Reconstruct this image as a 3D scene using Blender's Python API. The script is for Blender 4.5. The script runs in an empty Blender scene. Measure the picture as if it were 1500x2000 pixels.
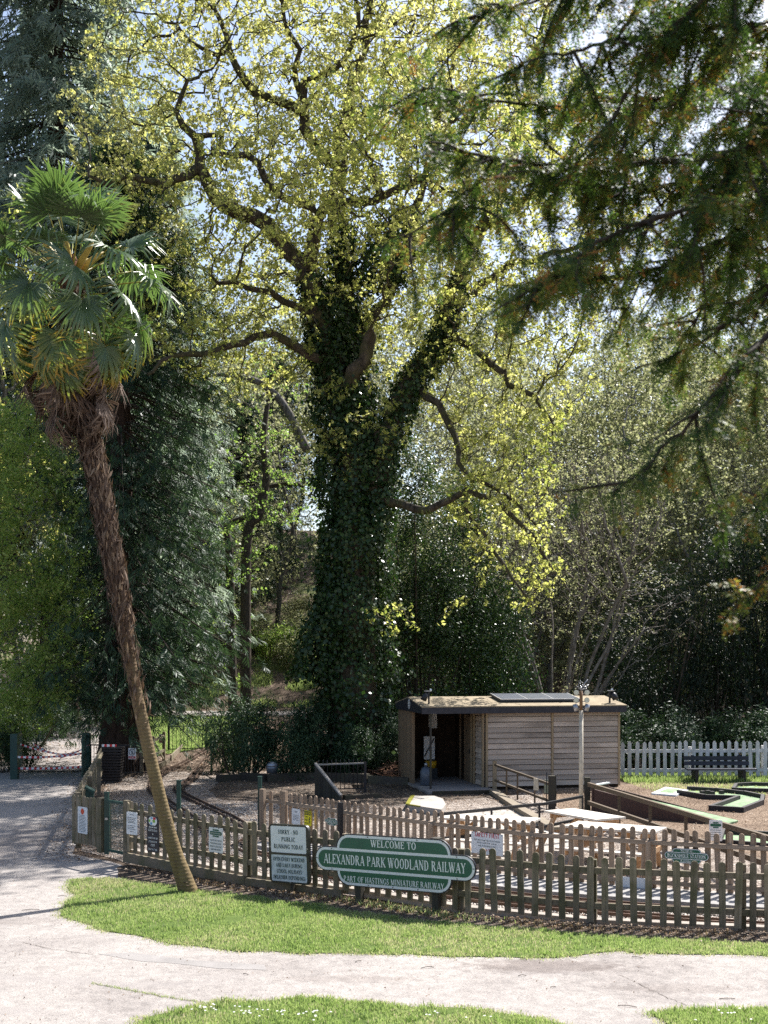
import bpy, bmesh, math, random
import numpy as np
from mathutils import Vector, Matrix

R = math.radians
S = bpy.context.scene
COL = S.collection
rng = np.random.default_rng(7)
random.seed(7)

# ------------------------------------------------------------------ camera, light, exposure
F = 2300.0        # focal length in photograph pixels (1500 wide)
CAMZ = 3.7
HORIZON = 1287.0
cd = bpy.data.cameras.new('camera')
cam = bpy.data.objects.new('camera', cd)
COL.objects.link(cam)
S.camera = cam
cd.sensor_fit = 'VERTICAL'
cd.sensor_height = 36.0
cd.lens = F / 2000.0 * 36.0
cd.shift_y = (HORIZON - 1000.0) / 2000.0
cd.clip_start = 0.1
cd.clip_end = 1000.0
cam.location = (0, 0, CAMZ)
cam.rotation_euler = (R(90), 0, 0)
cd.dof.use_dof = True
cd.dof.focus_distance = 22.0
cd.dof.aperture_fstop = 3.2

SUN_TO = Vector((0.56, 0.64, 1.0)).normalized()
SUN_EL = math.asin(SUN_TO.z)
SUN_ROT = math.atan2(SUN_TO.x, SUN_TO.y)
W = bpy.data.worlds.new('World')
S.world = W
W.use_nodes = True
wn = W.node_tree
wn.nodes.clear()
sky = wn.nodes.new('ShaderNodeTexSky')
sky.sky_type = 'NISHITA'
sky.sun_disc = False
sky.sun_elevation = SUN_EL
sky.sun_rotation = SUN_ROT
sky.air_density = 1.0
sky.dust_density = 2.2
sky.ozone_density = 1.0
bg = wn.nodes.new('ShaderNodeBackground')
bg.inputs['Strength'].default_value = 0.10
wo = wn.nodes.new('ShaderNodeOutputWorld')
wn.links.new(sky.outputs[0], bg.inputs[0])
wn.links.new(bg.outputs[0], wo.inputs[0])

ld = bpy.data.lights.new('sun', 'SUN')
ld.energy = 5.0
ld.angle = R(0.5)
ld.color = (1.0, 0.97, 0.93)
sun = bpy.data.objects.new('sun', ld)
COL.objects.link(sun)
sun.rotation_euler = SUN_TO.to_track_quat('Z', 'Y').to_euler()
sun.location = (20, 20, 60)

S.view_settings.view_transform = 'Standard'
S.view_settings.look = 'None'
S.view_settings.gamma = 1.0
S.view_settings.use_curve_mapping = False
S.view_settings.exposure = 1.15
S.cycles.max_bounces = 8
S.cycles.diffuse_bounces = 3
S.cycles.glossy_bounces = 2
S.cycles.transmission_bounces = 4
S.cycles.transparent_max_bounces = 8
S.cycles.use_denoising = False


# ------------------------------------------------------------------ pixel helpers: where in the place a thing of the photograph stands
def px(x, y, d):
    return np.array([(x - 750.0) / F * d, d, CAMZ - (y - HORIZON) / F * d])


def gp(x, y, z=0.0):
    d = F * (CAMZ - z) / (y - HORIZON)
    return np.array([(x - 750.0) / F * d, d, z])


def sstep(a, b, x):
    t = np.clip((np.asarray(x, float) - a) / (b - a), 0, 1)
    return t * t * (3 - 2 * t)


def ground_z(x, y):
    x = np.asarray(x, float)
    y = np.asarray(y, float)
    z = 0.034 * np.clip(y - 40, 0, 24)
    h = np.clip(y - 64.5, 0, 60)
    z = z + np.minimum(0.40 * h, 13 + 0.02 * h) * sstep(-26, -12, x) + 0.08 * h * (1 - sstep(-26, -12, x))
    z = z + 0.25 * np.clip(9 - y, 0, 20)
    z = z + 0.22 * np.clip(-15.5 - x, 0, 12) * sstep(40, 46, y) * (1 - sstep(58, 64, y))
    return z


# ------------------------------------------------------------------ mesh building
class MB:
    """collects shapes; build() links them as ONE mesh object"""

    def __init__(self):
        self.v = []
        self.f = []
        self.n = 0
        self.smooth = []
        self.tint = []

    def add(self, verts, faces, smooth=False, tint=0.0):
        b = self.n
        self.v.extend([tuple(map(float, q)) for q in verts])
        self.n += len(verts)
        self.f.extend([tuple(b + i for i in f) for f in faces])
        self.smooth.extend([smooth] * len(faces))
        self.tint.extend([tint] * len(verts))
        return self

    def box(self, c, s, rz=0.0, rx=0.0, ry=0.0, bev=0.0, tint=0.0):
        x, y, z = s[0] / 2, s[1] / 2, s[2] / 2
        m = Matrix.Rotation(rz, 3, 'Z') @ Matrix.Rotation(ry, 3, 'Y') @ Matrix.Rotation(rx, 3, 'X')
        P = [(-x, -y, -z), (x, -y, -z), (x, y, -z), (-x, y, -z), (-x, -y, z), (x, -y, z), (x, y, z), (-x, y, z)]
        P = [m @ Vector(p) + Vector(c) for p in P]
        self.add(P, [(0, 3, 2, 1), (4, 5, 6, 7), (0, 1, 5, 4), (1, 2, 6, 5), (2, 3, 7, 6), (3, 0, 4, 7)], tint=tint)
        return self

    def bar(self, a, b, w, h=None, up=(0, 0, 1), tint=0.0):
        """rectangular bar from a to b, w wide across, h high along up"""
        h = h or w
        a, b, up = Vector(a), Vector(b), Vector(up)
        t = (b - a).normalized()
        if abs(t.dot(up)) > 0.98:
            up = Vector((0, 1, 0))
        s = t.cross(up).normalized()
        u = s.cross(t).normalized()
        P = []
        for p in (a, b):
            for i, j in ((-1, -1), (1, -1), (1, 1), (-1, 1)):
                P.append(p + s * (i * w / 2) + u * (j * h / 2))
        self.add(P, [(0, 3, 2, 1), (4, 5, 6, 7), (0, 1, 5, 4), (1, 2, 6, 5), (2, 3, 7, 6), (3, 0, 4, 7)], tint=tint)
        return self

    def tube(self, pts, rad, n=8, cap=True, smooth=True, tint=0.0):
        pts = np.array(pts, float)
        m = len(pts)
        rad = np.ones(m) * rad if np.isscalar(rad) else np.array(rad, float)
        t = np.gradient(pts, axis=0)
        t /= np.linalg.norm(t, axis=1)[:, None] + 1e-9
        ref = np.array([0, 0, 1.0]) if abs(t[0, 2]) < 0.9 else np.array([1.0, 0, 0])
        V = []
        ang = np.arange(n) * 2 * np.pi / n
        s = np.cross(t[0], ref)
        s /= np.linalg.norm(s)
        for i in range(m):
            s = s - t[i] * s.dot(t[i])
            s /= np.linalg.norm(s) + 1e-9
            u = np.cross(t[i], s)
            V.append(pts[i] + rad[i] * (np.cos(ang)[:, None] * s + np.sin(ang)[:, None] * u))
        V = np.concatenate(V)
        Fc = []
        for i in range(m - 1):
            for j in range(n):
                k = (j + 1) % n
                Fc.append((i * n + j, i * n + k, (i + 1) * n + k, (i + 1) * n + j))
        self.add(V, Fc, smooth, tint)
        if cap:
            b = self.n - len(V)
            self.f.append(tuple(b + j for j in range(n))[::-1])
            self.f.append(tuple(b + (m - 1) * n + j for j in range(n)))
            self.smooth += [False, False]
        return self

    def prism(self, pts2, to3, w0, w1, tint=0.0):
        """outline pts2 (u,v) counter-clockwise, extruded from w0 to w1 (w1 is the front)"""
        n = len(pts2)
        V = [to3(u, v, w0) for u, v in pts2] + [to3(u, v, w1) for u, v in pts2]
        Fc = [tuple(range(n))[::-1], tuple(range(n, 2 * n))]
        for i in range(n):
            j = (i + 1) % n
            Fc.append((i, j, n + j, n + i))
        self.add(V, Fc, tint=tint)
        return self

    def mesh(self, name, origin=(0, 0, 0)):
        me = bpy.data.meshes.new(name)
        V = np.array(self.v, float) - np.array(origin, float)
        me.from_pydata(V.tolist(), [], self.f)
        me.polygons.foreach_set('use_smooth', self.smooth)
        if any(self.tint):
            a = me.attributes.new('tint', 'FLOAT', 'POINT')
            a.data.foreach_set('value', np.array(self.tint, np.float32))
        me.update()
        return me


WORLD = {}


def link(name, me, mat=None, parent=None, loc=(0, 0, 0)):
    o = bpy.data.objects.new(name, me)
    COL.objects.link(o)
    if mat is not None and me is not None and not me.materials:
        me.materials.append(mat)
    o.location = loc
    if parent is not None:
        o.parent = parent
    return o


def tag(o, label=None, cat=None, group=None, kind=None):
    if label:
        o['label'] = label
    if cat:
        o['category'] = cat
    if group:
        o['group'] = group
    if kind:
        o['kind'] = kind
    return o


def thing(name, label, cat, loc=(0, 0, 0), group=None):
    o = bpy.data.objects.new(name, None)
    COL.objects.link(o)
    o.empty_display_size = 0.2
    o.location = tuple(map(float, loc))
    WORLD[o.name] = np.array(loc, float)
    return tag(o, label, cat, group)


def org(parent):
    p = parent
    while p is not None and p.name not in WORLD:
        p = p.parent
    return WORLD[p.name] if p is not None else np.zeros(3)


def part(name, mb, mat, parent):
    """a mesh in world coordinates -> part (or sub-part) of parent"""
    o = link(name, mb.mesh(name, org(parent)) if isinstance(mb, MB) else mb, mat, parent)
    if 'lettering' in name or name in ('print', 'heading', 'symbol', 'emblem_green', 'emblem_blue', 'moss', 'wire_mesh', 'aerial', 'edge_trim'):
        o['kind'] = 'stuff'
    return o


def inst(name, me, parent, loc, rz=0.0, scale=(1, 1, 1), rx=0.0, ry=0.0):
    """shared mesh as a part of parent, at a world place"""
    o = bpy.data.objects.new(name, me)
    COL.objects.link(o)
    o.parent = parent
    o.location = tuple(np.array(loc, float) - org(parent))
    o.rotation_euler = (rx, ry, rz)
    o.scale = scale
    return o


def copy_tree(o, parent=None):
    c = o.copy()
    COL.objects.link(c)
    if parent is not None:
        c.parent = parent
    for ch in list(o.children):
        copy_tree(ch, c)
    return c


def solo(name, mb, mat, label, cat, group=None, kind=None, loc=(0, 0, 0)):
    WORLD['_tmp'] = np.array(loc, float)
    me = mb.mesh(name, loc) if isinstance(mb, MB) else mb
    o = link(name, me, mat, None, tuple(map(float, loc)))
    WORLD[o.name] = np.array(loc, float)
    return tag(o, label, cat, group, kind)


def struct(name, mb, mat, label=None, kind='structure'):
    me = mb.mesh(name) if isinstance(mb, MB) else mb
    o = link(name, me, mat)
    return tag(o, label, None, None, kind)


def array_mesh(name, V, Q, tint=None, smooth=False):
    """V (n,3), Q (m,k) -> mesh, fast"""
    V = np.ascontiguousarray(V, np.float32)
    Q = np.ascontiguousarray(Q, np.int32)
    me = bpy.data.meshes.new(name)
    me.vertices.add(len(V))
    me.vertices.foreach_set('co', V.ravel())
    m, k = Q.shape
    me.loops.add(m * k)
    me.loops.foreach_set('vertex_index', Q.ravel())
    me.polygons.add(m)
    me.polygons.foreach_set('loop_start', np.arange(m, dtype=np.int32) * k)
    if smooth:
        me.polygons.foreach_set('use_smooth', np.ones(m, bool))
    if tint is not None:
        a = me.attributes.new('tint', 'FLOAT', 'POINT')
        a.data.foreach_set('value', np.ascontiguousarray(tint, np.float32))
    me.update(calc_edges=True)
    return me


def unit(v):
    return v / (np.linalg.norm(v, axis=-1, keepdims=True) + 1e-9)


def leaf_arrays(C, N, L, Wd, tint, A=None, fold=0.12):
    """one rhombic leaf per centre C: normal N, length L, width Wd, long axis A"""
    n = len(C)
    L = np.broadcast_to(L, (n,))[:, None]
    Wd = np.broadcast_to(Wd, (n,))[:, None]
    N = unit(N)
    if A is None:
        A = rng.normal(size=(n, 3))
    A = unit(A - N * (A * N).sum(1)[:, None])
    B = np.cross(N, A)
    V = np.empty((n, 4, 3))
    V[:, 0] = C - A * L * 0.5
    V[:, 1] = C + B * Wd * 0.5 + N * Wd * fold
    V[:, 2] = C + A * L * 0.5
    V[:, 3] = C - B * Wd * 0.5 + N * Wd * fold
    Q = np.arange(n * 4).reshape(n, 4)
    return V.reshape(-1, 3), Q, np.repeat(np.broadcast_to(tint, (n,)), 4)


def leaf_mesh(name, C, N, L, Wd, tint, A=None, fold=0.12):
    V, Q, t = leaf_arrays(np.asarray(C), np.asarray(N), L, Wd, tint, A, fold)
    return array_mesh(name, V, Q, t)


# ------------------------------------------------------------------ materials
def new_mat(name):
    m = bpy.data.materials.new(name)
    m.use_nodes = True
    nt = m.node_tree
    b = nt.nodes['Principled BSDF']
    return m, nt, b


def nd(nt, t, **kw):
    n = nt.nodes.new(t)
    for k, v in kw.items():
        setattr(n, k, v)
    return n


def ramp(nt, fac, stops):
    r = nd(nt, 'ShaderNodeValToRGB')
    e = r.color_ramp.elements
    while len(e) < len(stops):
        e.new(0.5)
    for el, (p, c) in zip(e, stops):
        el.position = p
        el.color = (*c, 1)
    nt.links.new(fac, r.inputs[0])
    return r.outputs[0]


def noise(nt, vec, scale, detail=4, rough=0.55, dist=0.0):
    n = nd(nt, 'ShaderNodeTexNoise')
    n.inputs['Scale'].default_value = scale
    n.inputs['Detail'].default_value = detail
    n.inputs['Roughness'].default_value = rough
    n.inputs['Distortion'].default_value = dist
    if vec is not None:
        nt.links.new(vec, n.inputs['Vector'])
    return n.outputs['Fac']


def coords(nt, scale=(1, 1, 1), kind='Object'):
    tc = nd(nt, 'ShaderNodeTexCoord')
    mp = nd(nt, 'ShaderNodeMapping')
    mp.inputs['Scale'].default_value = scale
    nt.links.new(tc.outputs[kind], mp.inputs[0])
    return mp.outputs[0]


def mix(nt, fac, a, b, mode='MIX'):
    m = nd(nt, 'ShaderNodeMix', data_type='RGBA', blend_type=mode)
    for sock, v in ((m.inputs['Factor'], fac), (m.inputs['A'], a), (m.inputs['B'], b)):
        if isinstance(v, (int, float)):
            sock.default_value = v
        elif isinstance(v, tuple):
            sock.default_value = (*v, 1)
        else:
            nt.links.new(v, sock)
    return m.outputs['Result']


def bump(nt, b, h, strength, dist):
    bp = nd(nt, 'ShaderNodeBump')
    bp.inputs['Strength'].default_value = strength
    bp.inputs['Distance'].default_value = dist
    nt.links.new(h, bp.inputs['Height'])
    nt.links.new(bp.outputs[0], b.inputs['Normal'])


def plain(name, col, rough=0.6, metal=0.0, spec=0.4, var=0.12, scale=14.0, bmp=0.1):
    """painted / plain surface with faint mottling"""
    m, nt, b = new_mat(name)
    v = coords(nt)
    f = noise(nt, v, scale, 5)
    c = ramp(nt, f, [(0.3, tuple(x * (1 - var) for x in col)), (0.7, tuple(min(1, x * (1 + var)) for x in col))])
    nt.links.new(c, b.inputs['Base Color'])
    b.inputs['Roughness'].default_value = rough
    b.inputs['Metallic'].default_value = metal
    b.inputs['Specular IOR Level'].default_value = spec
    if bmp:
        bump(nt, b, f, bmp, 0.004)
    return m


def wood(name, c_dark, c_light, axis='Z', algae=0.0, rough=0.8, rnd=0.35, fine=60.0, stain=0.0):
    m, nt, b = new_mat(name)
    lo, hi = 1.5, fine
    sc = {'X': (lo, hi, hi), 'Y': (hi, lo, hi), 'Z': (hi, hi, lo)}[axis]
    oi = nd(nt, 'ShaderNodeObjectInfo')
    tc = nd(nt, 'ShaderNodeTexCoord')
    ad = nd(nt, 'ShaderNodeVectorMath', operation='ADD')
    ms = nd(nt, 'ShaderNodeMath', operation='MULTIPLY')
    ms.inputs[1].default_value = 37.0
    nt.links.new(oi.outputs['Random'], ms.inputs[0])
    nt.links.new(tc.outputs['Object'], ad.inputs[0])
    nt.links.new(ms.outputs[0], ad.inputs[1])
    mp = nd(nt, 'ShaderNodeMapping')
    mp.inputs['Scale'].default_value = sc
    nt.links.new(ad.outputs[0], mp.inputs[0])
    g = noise(nt, mp.outputs[0], 1.0, 5, 0.6, 0.3)
    c = ramp(nt, g, [(0.32, c_dark), (0.68, c_light)])
    big = noise(nt, ad.outputs[0], 3.0, 3)
    if algae:
        am = ramp(nt, big, [(0.42, (0, 0, 0)), (0.62, (algae, algae, algae))])
        c = mix(nt, am, c, (0.075, 0.085, 0.03))
    if stain:
        sn = noise(nt, ad.outputs[0], 1.1, 4, 0.6)
        sm = ramp(nt, sn, [(0.50, (0, 0, 0)), (0.66, (stain, stain, stain))])
        c = mix(nt, sm, c, tuple(x * 0.45 for x in c_dark))
    # per-piece tone
    r2 = ramp(nt, oi.outputs['Random'], [(0, (1 - rnd,) * 3), (1, (1 + rnd * 0.4, 1 + rnd * 0.35, 1 + rnd * 0.3))])
    c = mix(nt, 1.0, c, r2, 'MULTIPLY')
    nt.links.new(c, b.inputs['Base Color'])
    b.inputs['Roughness'].default_value = rough
    b.inputs['Specular IOR Level'].default_value = 0.25
    bump(nt, b, g, 0.35, 0.004)
    return m


def leafmat(name, stops, trans, tfac=0.45, rough=0.5, spec=0.35):
    """leaf: colour from the per-leaf 'tint' attribute, light passes through (translucent)"""
    m, nt, b = new_mat(name)
    at = nd(nt, 'ShaderNodeAttribute')
    at.attribute_name = 'tint'
    c = ramp(nt, at.outputs['Fac'], stops)
    nt.links.new(c, b.inputs['Base Color'])
    b.inputs['Roughness'].default_value = rough
    b.inputs['Specular IOR Level'].default_value = spec
    tr = nd(nt, 'ShaderNodeBsdfTranslucent')
    ct = ramp(nt, at.outputs['Fac'], trans)
    nt.links.new(ct, tr.inputs[0])
    mx = nd(nt, 'ShaderNodeMixShader')
    mx.inputs[0].default_value = tfac
    nt.links.new(b.outputs[0], mx.inputs[1])
    nt.links.new(tr.outputs[0], mx.inputs[2])
    nt.links.new(mx.outputs[0], nt.nodes['Material Output'].inputs[0])
    return m


def bark(name, c1, c2, scale=(9, 9, 2.2), bmp=0.8, moss=0.0):
    m, nt, b = new_mat(name)
    v = coords(nt, scale)
    f = noise(nt, v, 1.0, 6, 0.65, 0.4)
    c = ramp(nt, f, [(0.35, c1), (0.68, c2)])
    if moss:
        f2 = noise(nt, coords(nt), 2.3, 4)
        mm = ramp(nt, f2, [(0.45, (0, 0, 0)), (0.62, (moss,) * 3)])
        c = mix(nt, mm, c, (0.07, 0.075, 0.022))
    nt.links.new(c, b.inputs['Base Color'])
    b.inputs['Roughness'].default_value = 0.9
    b.inputs['Specular IOR Level'].default_value = 0.15
    bump(nt, b, f, bmp, 0.04)
    return m
# ================================================================== SETTING
def poly_noise(P, amp=0.08, step=0.25, seed=0, closed=True):
    r = np.random.default_rng(seed)
    P = [np.array(p[:2], float) for p in P]
    out = []
    n = len(P)
    for i in range(n if closed else n - 1):
        a, b = P[i], P[(i + 1) % n]
        k = max(1, int(np.linalg.norm(b - a) / step))
        for j in range(k):
            out.append(a + (b - a) * j / k)
    if not closed:
        out.append(P[-1])
    out = np.array(out)
    w = r.normal(size=(len(out), 2)) * amp
    for _ in range(2):
        w = (w + np.roll(w, 1, 0) + np.roll(w, -1, 0)) / 3 * 1.25
    return out + w + r.normal(size=(len(out), 2)) * amp * 0.15


def sheet(name, P, z, mat, kind='structure', parent=None, label=None):
    bm = bmesh.new()
    vs = [bm.verts.new((p[0], p[1], z)) for p in P]
    f = bm.faces.new(vs)
    f.normal_update()
    if f.normal.z < 0:
        f.normal_flip()
    bmesh.ops.triangulate(bm, faces=[f])
    me = bpy.data.meshes.new(name)
    bm.to_mesh(me)
    bm.free()
    o = link(name, me, mat)
    return tag(o, label, None, None, kind)


def strip(name, Lp, Rp, mat, lift=0.02, n=60, across=10, seed=0, amp=0.12):
    """a ribbon on the terrain between two edge lines"""
    def res(P):
        P = np.array(P, float)
        s = np.r_[0, np.cumsum(np.linalg.norm(np.diff(P, axis=0), axis=1))]
        q = np.linspace(0, s[-1], n)
        return np.c_[np.interp(q, s, P[:, 0]), np.interp(q, s, P[:, 1])]
    r = np.random.default_rng(seed)
    A, B = res(Lp) + r.normal(size=(n, 2)) * amp, res(Rp) + r.normal(size=(n, 2)) * amp
    V = []
    for i in range(n):
        for j in range(across + 1):
            p = A[i] + (B[i] - A[i]) * j / across
            V.append((p[0], p[1], float(ground_z(p[0], p[1])) + lift))
    Q = []
    for i in range(n - 1):
        for j in range(across):
            a = i * (across + 1) + j
            Q.append((a, a + 1, a + across + 2, a + across + 1))
    o = link(name, array_mesh(name, np.array(V), np.array(Q), smooth=True), mat)
    return tag(o, kind='structure')


def inside(P, X, Y):
    P = np.asarray(P)[:, :2]
    c = np.zeros(len(X), bool)
    x1, y1 = P[:, 0], P[:, 1]
    x2, y2 = np.roll(x1, -1), np.roll(y1, -1)
    for a, b, d, e in zip(x1, y1, x2, y2):
        k = (b > Y) != (e > Y)
        c ^= k & (X < (d - a) * (Y - b) / (e - b + 1e-12) + a)
    return c


def scatter(P, n, seed=0):
    r = np.random.default_rng(seed)
    P = np.asarray(P)[:, :2]
    lo, hi = P.min(0), P.max(0)
    out = np.zeros((0, 2))
    while len(out) < n:
        q = lo + r.random((n * 2, 2)) * (hi - lo)
        out = np.r_[out, q[inside(P, q[:, 0], q[:, 1])]]
    return out[:n]


def vnoise(x, y, s, seed=0):
    """cheap smooth 2-D noise in 0..1"""
    r = np.random.default_rng(seed)
    v = 0
    for k in range(6):
        a = r.random() * 6.28
        f = s * (0.6 + r.random() * 1.6)
        v = v + np.sin((x * np.cos(a) + y * np.sin(a)) * f + r.random() * 6.28)
    return 0.5 + v / 8


# ---- materials of the ground
def mat_earth():
    m, nt, b = new_mat('leaf_litter_earth')
    v = coords(nt)
    f = noise(nt, v, 0.9, 5, 0.6)
    g = noise(nt, v, 26, 5, 0.7)
    c = ramp(nt, f, [(0.35, (0.070, 0.050, 0.035)), (0.62, (0.150, 0.110, 0.082))])
    c2 = ramp(nt, g, [(0.38, (0.03, 0.022, 0.016)), (0.5, (0.13, 0.095, 0.07)), (0.66, (0.30, 0.24, 0.19))])
    c = mix(nt, 0.6, c, c2)
    far = noise(nt, v, 0.35, 4, 0.6)
    gm = ramp(nt, far, [(0.50, (0, 0, 0)), (0.60, (0.75, 0.75, 0.75))])
    sx = nd(nt, 'ShaderNodeSeparateXYZ')
    tc = nd(nt, 'ShaderNodeTexCoord')
    nt.links.new(tc.outputs['Object'], sx.inputs[0])
    hm = nd(nt, 'ShaderNodeMapRange')
    hm.inputs['From Min'].default_value = 60
    hm.inputs['From Max'].default_value = 66
    nt.links.new(sx.outputs['Y'], hm.inputs['Value'])
    gf = mix(nt, 1.0, gm, hm.outputs[0], 'MULTIPLY')
    c = mix(nt, gf, c, ramp(nt, g, [(0.3, (0.05, 0.075, 0.02)), (0.7, (0.13, 0.17, 0.05))]))
    nt.links.new(c, b.inputs['Base Color'])
    b.inputs['Roughness'].default_value = 0.95
    b.inputs['Specular IOR Level'].default_value = 0.1
    bump(nt, b, g, 0.8, 0.05)
    return m


def mat_path():
    m, nt, b = new_mat('sandy_path')
    v = coords(nt)
    big = noise(nt, v, 0.55, 5, 0.6, 0.6)
    fine = noise(nt, v, 42, 6, 0.8)
    mid = noise(nt, v, 6, 6, 0.65)
    c = ramp(nt, big, [(0.36, (0.225, 0.20, 0.187)), (0.5, (0.33, 0.30, 0.278)), (0.66, (0.38, 0.345, 0.315))])
    c = mix(nt, 0.55, c, ramp(nt, mid, [(0.34, (0.23, 0.21, 0.195)), (0.62, (0.40, 0.365, 0.335))]))
    c = mix(nt, 1.0, c, ramp(nt, fine, [(0.32, (0.30, 0.28, 0.27)), (0.43, (0.85, 0.85, 0.85)), (0.52, (1.0, 1.0, 1.0)), (0.7, (1.25, 1.25, 1.25))]), 'MULTIPLY')
    # worn, darker bituminous patches
    pt = noise(nt, coords(nt, (0.35, 1.1, 1)), 0.9, 3, 0.5, 0.3)
    pm = ramp(nt, pt, [(0.60, (0, 0, 0)), (0.68, (0.5, 0.5, 0.5))])
    c = mix(nt, pm, c, (0.29, 0.265, 0.25))
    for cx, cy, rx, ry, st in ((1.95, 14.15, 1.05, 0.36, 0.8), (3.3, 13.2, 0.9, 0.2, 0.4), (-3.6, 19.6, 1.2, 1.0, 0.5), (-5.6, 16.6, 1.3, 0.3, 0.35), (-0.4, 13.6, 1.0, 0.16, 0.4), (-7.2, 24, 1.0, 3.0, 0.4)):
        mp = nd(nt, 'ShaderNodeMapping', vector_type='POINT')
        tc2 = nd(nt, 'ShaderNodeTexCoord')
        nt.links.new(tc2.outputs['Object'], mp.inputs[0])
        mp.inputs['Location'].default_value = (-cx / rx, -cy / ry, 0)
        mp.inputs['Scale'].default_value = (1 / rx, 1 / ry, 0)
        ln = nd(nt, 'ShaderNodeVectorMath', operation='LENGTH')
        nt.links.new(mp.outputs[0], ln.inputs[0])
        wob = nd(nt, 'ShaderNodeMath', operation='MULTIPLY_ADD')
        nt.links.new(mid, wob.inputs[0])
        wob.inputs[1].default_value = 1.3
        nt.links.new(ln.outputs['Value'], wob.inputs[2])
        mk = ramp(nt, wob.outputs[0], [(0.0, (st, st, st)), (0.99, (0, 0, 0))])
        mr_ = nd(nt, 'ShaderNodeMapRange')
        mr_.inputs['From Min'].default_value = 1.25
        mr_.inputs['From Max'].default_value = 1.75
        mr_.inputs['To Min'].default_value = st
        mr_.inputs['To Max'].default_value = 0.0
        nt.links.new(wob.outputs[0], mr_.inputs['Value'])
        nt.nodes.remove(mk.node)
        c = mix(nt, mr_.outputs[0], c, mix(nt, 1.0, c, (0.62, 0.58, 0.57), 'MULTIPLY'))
    nt.links.new(c, b.inputs['Base Color'])
    b.inputs['Roughness'].default_value = 0.95
    b.inputs['Specular IOR Level'].default_value = 0.12
    bump(nt, b, fine, 0.8, 0.015)
    return m


def mat_gravel(name, c0, c1, c2, scale=34):
    m, nt, b = new_mat(name)
    v = coords(nt)
    vo = nd(nt, 'ShaderNodeTexVoronoi')
    vo.inputs['Scale'].default_value = scale
    nt.links.new(v, vo.inputs['Vector'])
    sv = nd(nt, 'ShaderNodeSeparateColor')
    nt.links.new(vo.outputs['Color'], sv.inputs[0])
    c = ramp(nt, sv.outputs[0], [(0.05, c0), (0.5, c1), (0.95, c2)])
    dr = ramp(nt, vo.outputs['Distance'], [(0.25, (1, 1, 1)), (0.62, (0.35, 0.32, 0.30))])
    c = mix(nt, 1.0, c, dr, 'MULTIPLY')
    big = noise(nt, v, 0.8, 4, 0.6)
    c = mix(nt, 1.0, c, ramp(nt, big, [(0.35, (0.62, 0.58, 0.55)), (0.6, (1, 1, 1))]), 'MULTIPLY')
    nt.links.new(c, b.inputs['Base Color'])
    b.inputs['Roughness'].default_value = 0.9
    b.inputs['Specular IOR Level'].default_value = 0.2
    inv = nd(nt, 'ShaderNodeMath', operation='SUBTRACT')
    inv.inputs[0].default_value = 1
    nt.links.new(vo.outputs['Distance'], inv.inputs[1])
    bump(nt, b, inv.outputs[0], 0.9, 0.03)
    return m


def mat_turf():
    m, nt, b = new_mat('turf_soil')
    v = coords(nt)
    f = noise(nt, v, 3.0, 5, 0.65)
    c = ramp(nt, f, [(0.35, (0.060, 0.095, 0.022)), (0.6, (0.11, 0.155, 0.04)), (0.75, (0.17, 0.15, 0.08))])
    nt.links.new(c, b.inputs['Base Color'])
    b.inputs['Roughness'].default_value = 0.95
    b.inputs['Specular IOR Level'].default_value = 0.1
    bump(nt, b, noise(nt, v, 60, 4), 0.6, 0.03)
    return m


def mat_concrete(name, c, var=0.25):
    m, nt, b = new_mat(name)
    v = coords(nt)
    f = noise(nt, v, 2.2, 6, 0.65)
    g = noise(nt, v, 70, 4, 0.7)
    k = ramp(nt, f, [(0.3, tuple(x * (1 - var) for x in c)), (0.65, c)])
    k = mix(nt, 1.0, k, ramp(nt, g, [(0.3, (0.7, 0.7, 0.7)), (0.5, (1, 1, 1))]), 'MULTIPLY')
    nt.links.new(k, b.inputs['Base Color'])
    b.inputs['Roughness'].default_value = 0.9
    b.inputs['Specular IOR Level'].default_value = 0.2
    bump(nt, b, g, 0.4, 0.006)
    return m


M = {}
M['earth'] = mat_earth()
M['path'] = mat_path()
M['gravel'] = mat_gravel('yard_gravel', (0.20, 0.165, 0.14), (0.48, 0.42, 0.365), (0.70, 0.635, 0.57), 24)
M['ballast'] = mat_gravel('track_ballast', (0.20, 0.17, 0.15), (0.46, 0.41, 0.36), (0.70, 0.65, 0.58), 38)
M['needles'] = mat_gravel('needle_strewn_earth', (0.20, 0.14, 0.095), (0.40, 0.29, 0.20), (0.56, 0.44, 0.33), 40)
M['turf'] = mat_turf()
M['concrete'] = mat_concrete('pale_concrete', (0.40, 0.365, 0.325))
M['platform'] = mat_concrete('platform_concrete', (0.33, 0.315, 0.30))
M['tarmac'] = mat_concrete('grey_tarmac', (0.30, 0.27, 0.25))
M['darkearth'] = mat_gravel('trodden_earth', (0.10, 0.075, 0.055), (0.20, 0.16, 0.125), (0.30, 0.25, 0.20), 28)

# ---- the ground sheet
gx = np.unique(np.r_[np.linspace(-260, -40, 12), np.arange(-40, 41, 1.0), np.linspace(40, 260, 12)])
gy = np.unique(np.r_[np.linspace(-40, 9, 15), np.arange(9, 40.1, 2.0), 40, np.arange(40, 64.6, 0.75), 64.5, np.arange(65, 130, 1.0), np.linspace(130, 420, 20)])
GX, GY = np.meshgrid(gx, gy)
GZ = ground_z(GX, GY)
rough = (vnoise(GX, GY, 0.5, 3) - 0.5) * 0.9 * sstep(66, 74, GY)
GZ = GZ + rough
nx = len(gx)
Q = [(j * nx + i, j * nx + i + 1, (j + 1) * nx + i + 1, (j + 1) * nx + i) for j in range(len(gy) - 1) for i in range(nx - 1)]
struct('ground', array_mesh('ground', np.c_[GX.ravel(), GY.ravel(), GZ.ravel()], np.array(Q), smooth=True), M['earth'])

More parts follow.
